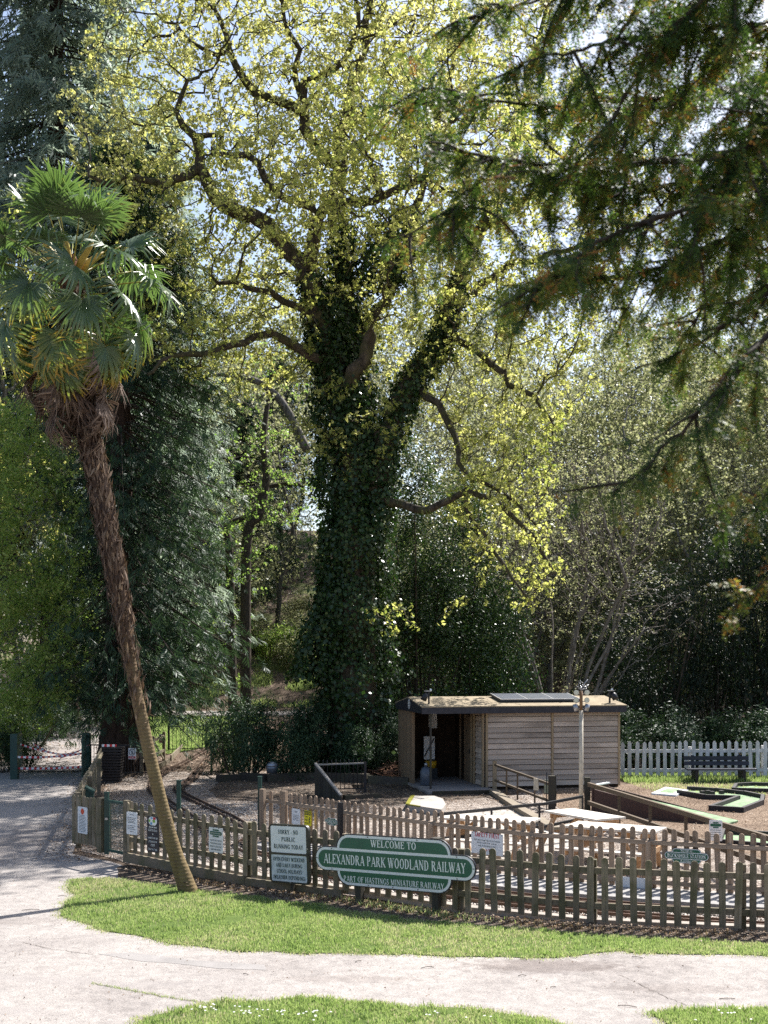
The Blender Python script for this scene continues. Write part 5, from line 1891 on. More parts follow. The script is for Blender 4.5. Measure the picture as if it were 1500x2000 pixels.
def golf(label, outline, floor, kerb_h=0.14, gaps=(), group='golf holes on the needle strewn ground'):
    root = thing('golf_course', label, 'golf hole', (*np.mean(np.array([p[:2] for p in outline]), 0), 0), group)
    n = len(outline)
    O = [np.array(p[:2], float) for p in outline]
    cc = np.mean(O, 0)
    for i in range(n):
        if i in gaps:
            continue
        a, b = O[i], O[(i + 1) % n]
        t = unit(b - a)
        part('kerb', MB().bar((*(a - t * 0.04), kerb_h / 2), (*(b + t * 0.04), kerb_h / 2 + 0.001 * i), 0.09, kerb_h), M['golf_dark'], root)
    part('green_bed', MB().prism([tuple(p) for p in O], lambda a, b, w: (a, b, w), 0.0, floor), M['felt_green'], root)
    return root


L1 = [gp(1326, 1553), gp(1345, 1546), gp(1400, 1549), gp(1455, 1555), gp(1490, 1562), gp(1488, 1573), gp(1450, 1588), gp(1388, 1584), gp(1442, 1564), gp(1375, 1562)]
g1 = golf('L shaped golf hole with black kerbs and green felt', L1[::-1], 0.04, gaps=(8,))
for x, y in ((1383, 1556), (1391, 1558), (1372, 1557), (1409, 1556)):
    part('obstacle', MB().box(gp(x, y) + (0, 0, 0.12), (0.11, 0.11, 0.10), 0.3), M['golf_dark'], g1)
g2 = golf('golf hole with black kerbs cut off by the edge beside the white fence', [gp(1432, 1548), gp(1438, 1539), gp(1470, 1537), gp(1560, 1540), gp(1560, 1552)][::-1], 0.04)
g3 = golf('nearest golf hole with pale green bed just behind the pale fence', [gp(1405, 1652), gp(1412, 1632), gp(1550, 1640), gp(1550, 1666)][::-1], 0.04)
mt_ = thing('putting_mat', 'faded white and green mat lying left of the L shaped golf hole', 'mat', gp(1310, 1548))
part('mat', MB().prism([tuple(gp(x, y)[:2]) for x, y in ((1272, 1553), (1320, 1557), (1345, 1547), (1300, 1541))], lambda a, b, w: (a, b, w), 0.016, 0.06), M['white'], mt_)
part('green_patch', MB().prism([tuple(gp(x, y)[:2]) for x, y in ((1285, 1552), (1315, 1553.5), (1328, 1546), (1304, 1544))], lambda a, b, w: (a, b, w), 0.06, 0.066), M['felt_green'], mt_)

# ------------------------------------------------------------------ bench
M['bench'] = wood('blue_black_bench', (0.018, 0.022, 0.032), (0.05, 0.056, 0.075), 'X', 0.0, 0.45, rnd=0.2)
bn = thing('park_bench', 'dark blue black park bench in front of the white picket fence', 'bench', (9.95, 35.2, 0))
bx0, bx1, by = 8.98, 10.98, 35.25
for z, t in ((0.72, 0.02), (0.57, -0.02)):
    part('back_slat', MB().box(((bx0 + bx1) / 2, by + 0.12 + t, z), (1.95, 0.035, 0.12), 0, rx=-0.12), M['bench'], bn)
for k in range(3):
    part('seat_slat', MB().box(((bx0 + bx1) / 2 + 0.05, by - 0.02 - k * 0.15, 0.42), (2.05, 0.13, 0.04)), M['bench'], bn)
for x in (bx0 + 0.3, bx1 - 0.3):
    part('leg', MB().box((x, by - 0.15, 0.19), (0.09, 0.42, 0.40)), M['golf_dark'], bn)
    part('back_post', MB().box((x, by + 0.16, 0.42), (0.08, 0.06, 0.78), 0, rx=-0.12), M['bench'], bn)

# ------------------------------------------------------------------ park gate, tapes, back-left fences
def gate_leaf(p0, p1, z0, z1, lab):
    root = thing('park_gate', lab, 'gate', (*p0, 0), 'folded back park gate leaves')
    p0, p1 = np.array(p0), np.array(p1)
    part('hinge_post', MB().box((*p0, (z1 + 0.1) / 2), (0.22, 0.22, z1 + 0.1)), M['green_paint'], root)
    for z in (z0, (z0 + z1) / 2, z1):
        part('rail', MB().bar((*p0, z), (*p1, z), 0.06, 0.08), M['green_paint'], root)
    for k in np.linspace(0.1, 1, 12):
        q = p0 + (p1 - p0) * k
        part('bar', MB().bar((*q, z0 - 0.05), (*q, z1 + 0.06), 0.028, 0.028), M['green_paint'], root)
    return root


gate_leaf((-9.32, 36.9), (-8.95, 34.9), 0.25, 1.28, 'dark green park gate leaf folded back at the right side of the drive')
gate_leaf((-11.35, 36.2), (-11.75, 38.2), 0.25, 1.30, 'dark green park gate leaf folded back at the shaded left side of the drive')
M['tape'] = None
m, nt, b = new_mat('red_white_tape')
v = coords(nt)
wv = nd(nt, 'ShaderNodeTexWave')
wv.inputs['Scale'].default_value = 2.0
nt.links.new(v, wv.inputs['Vector'])
c = ramp(nt, wv.outputs['Color'], [(0.46, (0.75, 0.75, 0.75)), (0.54, (0.55, 0.02, 0.03))])
nt.links.new(c, b.inputs['Base Color'])
b.inputs['Roughness'].default_value = 0.4
M['tape'] = m
tapes = [((-11.3, 36.2, 0.34), (-9.3, 36.6, 0.36), 0.03, 'lower red and white hazard tape stretched level across the drive'),
         ((-11.35, 36.1, 0.70), (-9.3, 36.5, 0.78), 0.06, 'broad red and white hazard tape stretched across the drive at knee height'),
         ((-11.3, 36.6, 1.05), (-9.9, 36.6, 0.72), 0.05, 'hazard tape sagging from the left gate leaf down to the middle'),
         ((-10.1, 36.7, 0.62), (-9.2, 36.8, 1.02), 0.05, 'hazard tape rising from the middle to the right gate post'),
         ((-11.2, 37.6, 1.0), (-9.35, 37.2, 0.95), 0.30, 'faint slack hazard tape hanging highest between the gate leaves')]
for k, (a, b_, sag, lab) in enumerate(tapes):
    a, b_ = np.array(a), np.array(b_)
    mb = MB()
    P = [a + (b_ - a) * t + (0, 0, -sag * 4 * t * (1 - t)) for t in np.linspace(0, 1, 13)]
    for i in range(12):
        mb.bar(P[i], P[i + 1], 0.004, 0.062 if k < 2 else 0.045, up=(0, 0.2 * math.sin(i), 1))
    if k == 0:
        mb.bar(a, a + (0.03, -0.05, -0.3), 0.004, 0.05, up=(1, 0, 0))
    solo('hazard_tape', mb, M['tape'], lab, 'hazard tape', 'hazard tapes across the drive', loc=a)
# black panel fence under the giant tree
bf = thing('iron_fence', 'low black iron fence in front of the giant dark trunk', 'fence', (-8.0, 37.0, 0))
fa, fb = np.array([-9.2, 37.0]), np.array([-7.25, 36.7])
part('top_rail', MB().bar((*fa, 1.0), (*fb, 1.0), 0.035, 0.04), M['black_iron'], bf)
part('bottom_rail', MB().bar((*fa, 0.15), (*fb, 0.15), 0.03, 0.03), M['black_iron'], bf)
for k in np.linspace(0, 1, 22):
    q = fa + (fb - fa) * k
    part('bar', MB().bar((*q, 0.0), (*q, 1.0), 0.016, 0.016), M['black_iron'], bf)
# stacked dark panels beside the left fence
st = thing('panel_stack', 'dark brown ridged stack standing behind the left fence under the giant tree', 'stack', (-8.2, 35.2, 0))
for k in range(13):
    part('slab', MB().box((-8.17 + rng.normal() * 0.01 + 0.006 * k, 35.3, 0.045 + k * 0.083), (0.55 + 0.03 * (k % 2), 0.5, 0.05), rng.normal() * 0.03), M['golf_dark'], st)
part('strap', MB().box((-8.17, 35.02, 1.125), (0.44, 0.012, 0.07)), M['tape'], st)
part('core', MB().box((-8.15, 35.3, 0.54), (0.44, 0.4, 1.06)), M['golf_dark'], st)
# wooden rail fence behind the palm
wf = thing('rail_fence', 'short timber rail fence with diagonal braces right of the palm trunk', 'fence', (-7.2, 38.0, 0))
p0, p1 = px(276, 1460, 37.2), px(320, 1440, 42.0)
a, b_ = np.array([p0[0], p0[1]]), np.array([p1[0], p1[1]])
for z in (0.45, 0.95):
    part('rail', MB().bar((*a, z), (*b_, z), 0.06, 0.09), M['rail_old'], wf)
for k in (0, 0.5, 1):
    q = a + (b_ - a) * k
    part('post', MB().box((*q, 0.55), (0.10, 0.10, 1.1)), M['picket_old'], wf)
part('brace', MB().bar((*a, 0.95), (*((a + b_) / 2), 0.12), 0.04, 0.07), M['rail_old'], wf)
part('brace', MB().bar((*((a + b_) / 2), 0.95), (*b_, 0.12), 0.04, 0.07), M['rail_old'], wf)
# estate railings on the grass bank
ef = thing('estate_railing', 'thin black iron railing on the sunlit grass bank behind the palm', 'railing', (-8.0, 46, 0))
ea, eb, ec = np.array([-8.15, 44.6]), np.array([-6.85, 45.4]), np.array([-5.75, 45.6])
for a, b_ in ((ea, eb), (eb, ec)):
    z0 = float(ground_z(*a))
    for z in (0.12, 0.98):
        part('rail', MB().bar((*a, z0 + z), (*b_, z0 + z), 0.03, 0.03), M['black_iron'], ef)
for k in np.linspace(0, 1, 11):
    q = ea + (eb - ea) * k
    part('bar', MB().bar((*q, float(ground_z(*q))), (*q, float(ground_z(*q)) + 1.0), 0.018, 0.018), M['black_iron'], ef)
for q in (ea, eb, ec):
    part('post', MB().box((*q, float(ground_z(*q)) + 0.56), (0.07, 0.07, 1.14)), M['black_iron'], ef)
# green handrail over the track bridge
gh = thing('bridge_handrail', 'weathered green handrail beside the track left of the rhododendron', 'handrail', (-5.5, 36.5, 0))
q0, q1 = gp(413, 1512), gp(449, 1490)
part('post', MB().tube([q0, q0 + (0, 0, 1.02)], 0.035, 8), M['rail_green'], gh)
part('post', MB().tube([q1, q1 + (0, 0, 1.05)], 0.03, 8), M['black_iron'], gh)
part('top_rail', MB().tube([q0 + (0, 0, 1.02), q1 + (0, 0, 1.08)], 0.03, 8), plain('worn_pale_rail', (0.32, 0.34, 0.24), 0.6), gh)
part('post', MB().tube([q1 + (0.55, 0.4, 0), q1 + (0.55, 0.4, 0.9)], 0.03, 8), M['black_iron'], gh)
# plank and end piece by the track
lp = thing('timber_plank', 'sunlit plank edging the track beyond the palm', 'plank', gp(330, 1498))
part('plank', MB().bar(gp(308, 1504) + (0, 0, 0.1), gp(331, 1492) + (0, 0, 0.12), 0.05, 0.16), M['picket_old'], lp)
part('plank', MB().bar(gp(334, 1490) + (0, 0, 0.16), gp(356, 1473) + (0, 0, 0.26), 0.05, 0.24), M['rail_old'], lp)
# green bin-like cover beside left fence
gc = thing('green_cover', 'dark green box top beside the left fence corner', 'box', (-6.25, 24.5, 0))
part('body', MB().box((-6.15, 24.6, 0.48), (0.16, 0.3, 0.96), 0.2), M['green_paint'], gc)
part('lid', MB().box((-6.15, 24.6, 0.98), (0.22, 0.36, 0.05), 0.2, ry=0.5), M['green_paint'], gc)
# dead brushwood heap beside the shed
bh = MB()
for _ in range(260):
    c = np.array([0.15 + rng.normal() * 0.55, 36.0 + rng.normal() * 0.3, 0])
    z = max(0.02, 0.55 * math.exp(-((c[0] - 0.15) / 0.6) ** 2) * rng.random())
    d = unit(rng.normal(size=3) * (1, 1, 0.4)) * rng.uniform(0.15, 0.45)
    bh.tube([c + (0, 0, z), c + d + (0, 0, z)], 0.008, 3)
solo('brushwood_heap', bh, plain('dead_brown_twig', (0.20, 0.11, 0.075), 0.9, 0, 0.1, 0.4), 'heap of dead brown brushwood left of the shed', 'brushwood', kind='stuff')
# ================================================================== VEGETATION
def grow(pos, par, att, step, di, dk, iters, jit=0.25, trop=(0, 0, 0), maxn=14000):
    """space colonisation: nodes grow towards the attraction points -> pos (n,3), parent index (n)"""
    pos = [np.array(p, float) for p in pos]
    par = list(par)
    att = np.array(att, float)
    nd_ = np.full(len(att), 1e9)
    ni = np.zeros(len(att), int)
    trop = np.array(trop, float)
    nch = [0] * len(pos)
    new = list(range(len(pos)))
    for it in range(iters):
        NP = np.array([pos[i] for i in new])
        for c0 in range(0, len(att), 2000):
            A = att[c0:c0 + 2000]
            D = np.sqrt(((A[:, None] - NP[None]) ** 2).sum(2))
            j = D.argmin(1)
            dm = D[np.arange(len(A)), j]
            u = dm < nd_[c0:c0 + 2000]
            nd_[c0:c0 + 2000][u] = dm[u]
            ni[c0:c0 + 2000][u] = np.array(new)[j[u]]
        keep = nd_ > dk
        att, nd_, ni = att[keep], nd_[keep], ni[keep]
        act = nd_ < di
        if not act.any() or len(pos) > maxn:
            break
        idx = ni[act]
        vec = unit(att[act] - np.array([pos[i] for i in idx]))
        s = {}
        for i, v in zip(idx, vec):
            s[i] = s.get(i, 0) + v
        new = []
        for i, v in s.items():
            if nch[i] >= 3:
                continue
            d = unit(unit(v) + rng.normal(size=3) * jit + trop)
            new.append(len(pos))
            pos.append(pos[i] + d * step)
            par.append(i)
            nch[i] += 1
            nch.append(0)
        # points whose nearest node is full: forget it so others may take them
        full = np.array([nch[i] >= 3 for i in ni]) if len(ni) else np.zeros(0, bool)
        att, nd_, ni = att[~full], nd_[~full], ni[~full]
        if not new:
            break
    return np.array(pos), np.array(par)


def pipe(par, r0, p=2.3, hand=None):
    n = len(par)
    acc = np.zeros(n)
    for i in range(n - 1, -1, -1):
        if acc[i] == 0:
            acc[i] = r0 ** p
        if par[i] >= 0:
            acc[par[i]] += acc[i]
    r = acc ** (1 / p)
    if hand is not None:
        k = len(hand)
        r[:k] = np.maximum(np.minimum(r[:k], hand * 1.15), hand)
    return r


def limb_mesh(pos, par, rad, origin=(0, 0, 0), rmin=0.0):
    """all branches as tapered tubes sharing rings along each chain"""
    n = len(pos)
    kids = [[] for _ in range(n)]
    for i, p in enumerate(par):
        if p >= 0:
            kids[p].append(i)
    V, Fc = [], []
    base = 0
    starts = [(i, None) for i in range(n) if par[i] < 0]
    while starts:
        i, frm = starts.pop()
        ch = [] if frm is None else [frm]
        while True:
            ch.append(i)
            k = kids[i]
            if not k:
                break
            k = sorted(k, key=lambda a: -rad[a])
            for a in k[1:]:
                starts.append((a, i))
            i = k[0]
        if len(ch) < 2:
            continue
        r = rad[ch].copy()
        if frm is not None:
            r[0] = r[1] * 1.08
        if r.max() < rmin:
            continue
        P = pos[ch]
        m = len(ch)
        s = 10 if r[0] > 0.12 else 6 if r[0] > 0.04 else 4 if r[0] > 0.018 else 3
        t = np.gradient(P, axis=0)
        t = unit(t)
        ref = np.array([0.3, 0.9, 0.1])
        sd = unit(np.cross(t, ref))
        up = np.cross(t, sd)
        a = np.arange(s) * 2 * np.pi / s
        ring = P[:, None] + r[:, None, None] * (np.cos(a)[None, :, None] * sd[:, None] + np.sin(a)[None, :, None] * up[:, None])
        V.append(ring.reshape(-1, 3))
        I = np.arange(m - 1)[:, None] * s
        J = np.arange(s)[None]
        K = (J + 1) % s
        Fc.append((base + np.stack([I + J, I + K, I + s + K, I + s + J], -1)).reshape(-1, 4))
        base += m * s
    return array_mesh('branches', np.concatenate(V) - np.array(origin), np.concatenate(Fc), smooth=True)


def limb_seed(path, parent, pos, par, hand, step=0.45, wig=0.05, d0=38.0):
    """hand-laid limb: (px, py, depth offset, radius) -> nodes; returns list of node ids"""
    W3 = np.array([[*px(a, b, d0 + c), r] for a, b, c, r in path])
    W3 = spline(W3, 6) if len(W3) > 2 else W3
    q = resample(W3, step)
    q = np.r_[q, W3[-1:]]
    ids = []
    for k, row in enumerate(q):
        if k == 0 and parent is not None:
            # start from the nearest existing node
            continue
        p = row[:3] + rng.normal(size=3) * wig * (0 if k == 0 else 1)
        pos.append(p)
        par.append((-1 if parent is None else parent) if not ids else ids[-1])
        hand.append(row[3])
        ids.append(len(pos) - 1)
    return ids


def nearest(pos, p):
    return int(np.argmin([np.sum((np.array(q) - p) ** 2) for q in pos]))


def twig_leaves(pos, par, rad, rmax, per, spread, size, tintf, up=0.5, droop=0.0, origin=(0, 0, 0), name='foliage', elong=0.62, seed=1, cluster=True):
    r = np.random.default_rng(seed)
    i = np.where((rad < rmax) & (par >= 0))[0]
    c = np.repeat(i, per)
    n = len(c)
    t = r.random(n)[:, None]
    P = pos[c] * t + pos[par[c]] * (1 - t)
    if cluster:
        nc = max(1, per // 6)
        off = r.normal(size=(len(i), nc, 3)) * spread
        which = r.integers(0, nc, n)
        P = P + off[np.repeat(np.arange(len(i)), per), which] + r.normal(size=(n, 3)) * spread * 0.24
    else:
        P = P + r.normal(size=(n, 3)) * spread
    P[:, 2] -= droop * r.random(n)
    N = r.normal(size=(n, 3)) + np.array([0, 0, up])
    L = r.uniform(size[0], size[1], n)
    keep = vnoise(P[:, 0] + P[:, 1] * 0.7, P[:, 2] + P[:, 1] * 0.5, 1.6, seed) > 0.22
    P, N, L = P[keep], N[keep], L[keep]
    tint = np.clip(tintf(P, r), 0, 1)
    return leaf_mesh(name, P - np.array(origin), N, L, L * elong, tint)


# ---- leaf and bark colours
M['oak_leaf'] = leafmat('young_oak_leaf', [(0, (0.11, 0.16, 0.04)), (0.5, (0.235, 0.265, 0.085)), (1, (0.38, 0.38, 0.17))],
                        [(0, (0.28, 0.40, 0.06)), (0.5, (0.62, 0.635, 0.15)), (1, (0.84, 0.79, 0.33))], 0.55, 0.45, 0.35)
M['pale_leaf'] = leafmat('pale_spring_leaf', [(0, (0.11, 0.13, 0.06)), (0.5, (0.20, 0.215, 0.11)), (1, (0.32, 0.31, 0.18))],
                         [(0, (0.22, 0.26, 0.09)), (0.5, (0.42, 0.44, 0.20)), (1, (0.58, 0.56, 0.32))], 0.45, 0.5, 0.3)
M['lime_leaf'] = leafmat('lime_green_leaf', [(0, (0.10, 0.16, 0.035)), (0.6, (0.20, 0.26, 0.06)), (1, (0.33, 0.35, 0.12))],
                         [(0, (0.20, 0.38, 0.06)), (0.6, (0.38, 0.55, 0.11)), (1, (0.60, 0.65, 0.22))], 0.5, 0.45, 0.35)
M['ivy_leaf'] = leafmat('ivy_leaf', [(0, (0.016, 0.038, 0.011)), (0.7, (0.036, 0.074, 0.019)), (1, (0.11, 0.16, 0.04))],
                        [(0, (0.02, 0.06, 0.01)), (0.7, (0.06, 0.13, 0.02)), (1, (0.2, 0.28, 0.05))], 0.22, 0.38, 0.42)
M['shade_leaf'] = leafmat('shade_darkened_evergreen_leaf', [(0, (0.010, 0.018, 0.010)), (0.7, (0.018, 0.032, 0.016)), (1, (0.045, 0.065, 0.030))], [(0, (0.01, 0.03, 0.008)), (1, (0.05, 0.10, 0.02))], 0.12, 0.5, 0.22)  # greens darkened so the colour carries the shade of the wood edge
M['laurel_leaf'] = leafmat('laurel_leaf', [(0, (0.022, 0.045, 0.022)), (0.7, (0.04, 0.075, 0.034)), (1, (0.10, 0.14, 0.06))],
                           [(0, (0.02, 0.05, 0.012)), (1, (0.10, 0.18, 0.04))], 0.16, 0.52, 0.22)
M['cedar_leaf'] = leafmat('cedar_spray', [(0, (0.016, 0.036, 0.020)), (0.6, (0.034, 0.070, 0.038)), (1, (0.085, 0.135, 0.075))],
                          [(0, (0.02, 0.05, 0.016)), (1, (0.10, 0.17, 0.06))], 0.26, 0.5, 0.25)
M['redwood_leaf'] = leafmat('hazy_redwood_spray', [(0, (0.10, 0.14, 0.11)), (0.6, (0.17, 0.215, 0.17)), (1, (0.25, 0.29, 0.24))],  # paler and greyer: distance haze is mixed into the leaf colour
                          [(0, (0.24, 0.32, 0.22)), (1, (0.46, 0.54, 0.40))], 0.55, 0.45, 0.4)
M['yew_leaf'] = leafmat('yew_needle', [(0, (0.016, 0.036, 0.012)), (0.6, (0.045, 0.085, 0.022)), (0.84, (0.13, 0.165, 0.035)), (0.9, (0.34, 0.19, 0.035)), (1, (0.33, 0.12, 0.045))],
                        [(0, (0.03, 0.08, 0.012)), (0.6, (0.11, 0.21, 0.03)), (0.84, (0.34, 0.42, 0.06)), (0.9, (0.55, 0.30, 0.05)), (1, (0.45, 0.18, 0.06))], 0.36, 0.5, 0.22)
M['oak_bark'] = bark('oak_bark', (0.030, 0.024, 0.018), (0.125, 0.10, 0.075), (8, 8, 3), 0.9, 0.5)
M['grey_bark'] = bark('grey_bark', (0.06, 0.055, 0.05), (0.22, 0.20, 0.18), (7, 7, 3), 0.6, 0.2)
M['red_bark'] = bark('red_cedar_bark', (0.022, 0.014, 0.010), (0.085, 0.055, 0.042), (9, 9, 0.8), 1.0)
M['dark_stem'] = bark('dark_stem', (0.03, 0.024, 0.018), (0.10, 0.08, 0.06), (12, 12, 4), 0.4)

# ------------------------------------------------------------------ the great ivy-clad oak
OAKB = px(690, 1500, 38.0)
OAKB[2] = 0.0
pos, par, hand = [], [], []
T = limb_seed([(692, 1512, 0, 1.0), (692, 1400, 0, 0.82), (690, 1200, 0, 0.72), (688, 1000, 0.1, 0.66), (684, 880, 0.1, 0.62), (672, 780, 0.1, 0.55)], None, pos, par, hand, wig=0.02)
limbs = [
    # left leader and its great arm to the upper left
    [(672, 780, 0.1, .50), (645, 700, -.2, .44), (625, 620, -.4, .38), (606, 555, -.6, .34), (600, 525, -.7, .32)],
    [(600, 525, -.7, .27), (570, 500, -.9, .26), (535, 462, -1.1, .25), (505, 428, -1.3, .24), (470, 415, -1.5, .235), (440, 398, -1.7, .22), (412, 365, -1.9, .21), (395, 345, -2, .19), (388, 300, -2.2, .16), (380, 262, -2.3, .13), (352, 240, -2.4, .10), (350, 190, -2.5, .07), (385, 150, -2.6, .05)],
    [(395, 345, -2, .14), (360, 344, -2.3, .135), (325, 362, -2.6, .125), (305, 368, -2.8, .115), (278, 350, -3, .10), (245, 346, -3.2, .085), (210, 356, -3.4, .06), (175, 348, -3.6, .04)],
    [(380, 262, -2.3, .10), (405, 262, -2, .09), (440, 268, -1.7, .08), (415, 295, -1.4, .07)],
    [(600, 525, -.7, .24), (612, 470, -1, .22), (620, 435, -1.2, .20), (640, 405, -1.4, .16), (680, 392, -1.7, .14), (730, 397, -2, .125), (775, 372, -2.3, .10), (815, 352, -2.5, .08), (850, 340, -2.7, .05)],
    [(620, 435, -1.2, .15), (598, 400, -1.5, .14), (560, 385, -1.8, .12), (527, 372, -2, .115), (520, 335, -2.2, .11), (497, 310, -2.4, .10), (460, 300, -2.6, .09), (420, 298, -2.8, .07)],
    # central leader
    [(672, 780, 0.1, .46), (676, 690, .5, .40), (672, 600, .8, .36), (670, 500, 1, .32), (662, 400, 1.1, .28), (664, 330, 1.1, .25), (668, 250, 1.2, .22), (690, 180, 1.2, .18), (712, 90, 1.2, .14), (725, 10, 1.2, .11), (730, -120, 1.3, .06)],
    [(664, 330, 1.1, .21), (625, 295, .5, .20), (606, 270, .2, .19), (594, 225, 0, .17), (588, 180, -.2, .15), (600, 155, -.4, .13), (640, 150, -.6, .11), (680, 110, -.8, .09), (700, 50, -1, .07), (690, -20, -1.1, .05)],
    [(594, 225, 0, .15), (560, 200, -.5, .145), (520, 192, -.8, .14), (490, 175, -1, .13), (470, 140, -1.2, .115), (450, 100, -1.4, .10), (440, 60, -1.6, .08), (415, 20, -1.7, .06), (380, -10, -1.8, .04)],
    [(588, 180, -.2, .11), (575, 130, -.6, .10), (585, 90, -.9, .085), (560, 50, -1.2, .07), (555, -10, -1.4, .05)],
    [(450, 100, -1.4, .07), (410, 100, -1.8, .06), (370, 80, -2.1, .05), (345, 50, -2.3, .035)],
    # right leader, leaning
    [(684, 880, 0.1, .42), (738, 960, -.6, .36), (742, 900, -.7, .36), (765, 830, -.6, .35), (800, 755, -.3, .33), (842, 700, 0, .31), (868, 655, .2, .29), (890, 590, .4, .26), (905, 520, .6, .24), (938, 445, .8, .22), (970, 390, .9, .19), (995, 320, 1, .16), (1020, 240, 1, .13), (1035, 150, 1.1, .10), (1060, 60, 1.2, .07), (1075, -30, 1.2, .04)],
    [(938, 445, .8, .15), (985, 430, .3, .13), (1040, 380, -.1, .11), (1100, 350, -.4, .09), (1160, 300, -.7, .06), (1200, 240, -.9, .04)],
    [(890, 590, .4, .15), (935, 565, 1, .13), (990, 520, 1.5, .12), (1050, 505, 2, .10), (1120, 480, 2.4, .08), (1190, 440, 2.8, .06), (1250, 420, 3, .04)],
    [(868, 655, .2, .14), (905, 672, -.4, .12), (950, 700, -.8, .11), (985, 745, -1.1, .10), (1030, 770, -1.4, .08), (1075, 830, -1.6, .06)],
    [(800, 755, -.3, .13), (835, 775, -.8, .12), (868, 810, -1.2, .11), (885, 850, -1.4, .10), (890, 895, -1.6, .085), (915, 930, -1.8, .07), (965, 945, -2, .06), (1010, 985, -2.2, .05), (1050, 1030, -2.4, .035)],
    [(740, 985, -.6, .16), (790, 985, -1.1, .13), (835, 998, -1.5, .12), (870, 978, -1.8, .11), (905, 962, -2, .10), (955, 975, -2.3, .09), (1000, 1010, -2.5, .075), (1045, 1060, -2.7, .06), (1080, 1120, -2.9, .04)],
    [(905, 962, -2, .08), (920, 1005, -2.2, .07), (960, 1055, -2.4, .06), (990, 1110, -2.6, .05), (1030, 1165, -2.8, .035)],
    # left, lower
    [(645, 700, -.2, .16), (600, 690, -.8, .15), (560, 668, -1.2, .14), (520, 655, -1.5, .125), (470, 668, -1.8, .11), (420, 688, -2.1, .10), (370, 690, -2.4, .09), (320, 700, -2.7, .06), (290, 735, -2.9, .05)],
    [(625, 620, -.4, .12), (575, 600, -1, .11), (530, 575, -1.4, .10), (480, 560, -1.8, .08), (430, 560, -2.2, .06)],
    # broken stub, lit
    [(672, 780, 0.1, .30), (690, 740, -.9, .26), (712, 700, -1.1, .25), (728, 660, -1.3, .20)],
    [(676, 690, .5, .2), (740, 600, 1, .18), (780, 520, 1.4, .16), (800, 430, 1.7, .14), (830, 350, 2, .12), (850, 260, 2.2, .10), (880, 160, 2.4, .08), (890, 60, 2.5, .06), (900, -60, 2.6, .04)],
    [(780, 520, 1.4, .12), (840, 470, 2.2, .10), (880, 400, 2.8, .08), (920, 330, 3.2, .06)],
    [(668, 250, 1.2, .13), (730, 210, 2, .11), (770, 150, 2.6, .09), (800, 70, 3, .07), (830, -20, 3.3, .05)],
]
for L in limbs:
    p0 = px(L[0][0], L[0][1], 38 + L[0][2])
    limb_seed(L, nearest(pos, p0), pos, par, hand, wig=0.055)
nseed = len(pos)
hand = np.array(hand)


def ell(cx, cy, rx, ry, n, d0=38.0, dz=6.0, seed=0, dense=None):
    r = np.random.default_rng(seed)
    q = unit(r.normal(size=(n, 3))) * (r.random(n) ** 0.42)[:, None]
    d = d0 + q[:, 1] * dz
    return np.c_[((cx - 750) + q[:, 0] * rx) / F * d0, d, CAMZ - ((cy - HORIZON) + q[:, 2] * ry) / F * d0]


att = np.concatenate([
    ell(560, 150, 400, 250, 3230, seed=1), ell(840, 290, 320, 350, 2850, seed=2), ell(300, 240, 190, 165, 912, seed=3, d0=36.5, dz=3),
    ell(400, 470, 240, 170, 798, seed=4, d0=38, dz=5.5), ell(700, 560, 330, 200, 988, seed=5), ell(980, 700, 200, 200, 912, seed=6, d0=37, dz=3.5),
    ell(985, 960, 125, 170, 874, seed=7, d0=36, dz=2.6), ell(1050, 1070, 70, 130, 323, seed=17, d0=35.6, dz=1.6), ell(1100, 420, 230, 260, 650, seed=8), ell(760, -90, 520, 170, 1710, seed=9),
    ell(740, 830, 70, 70, 76, seed=10, d0=36.3, dz=.8), ell(640, 840, 90, 80, 76, seed=11, d0=36.5, dz=1), ell(470, 690, 190, 80, 420, seed=12, d0=37.5, dz=4), ell(830, 300, 250, 240, 1300, d0=31.5, dz=3, seed=18), ell(600, 360, 190, 170, 700, d0=32, dz=2.5, seed=19), ell(790, 1215, 55, 35, 26, seed=13, d0=35.8, dz=.5)])
opos, opar = grow(pos, par, att, 0.36, 4.2, 0.50, 110, 0.40, (0, 0, 0.10), 26000)
orad = pipe(opar, 0.0105, 2.25, hand)
orad[nseed:] = np.minimum(orad[nseed:], 0.11)
oak = thing('oak_tree', 'huge ivy clad oak with twisting limbs and young yellow green leaves in the middle', 'tree', OAKB)
link('trunk', limb_mesh(opos, opar, orad, OAKB), M['oak_bark'], oak)


def oak_tint(P, r):
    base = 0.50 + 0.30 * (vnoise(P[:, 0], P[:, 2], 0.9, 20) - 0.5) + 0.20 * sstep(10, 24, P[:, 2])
    return base + r.normal(size=len(P)) * 0.17


lm = twig_leaves(opos, opar, orad, 0.024, 16, 0.155, (0.07, 0.17), oak_tint, 0.5, 0, OAKB, 'foliage', 0.62, 31)
tag(link('foliage', lm, M['oak_leaf'], oak), kind='stuff')


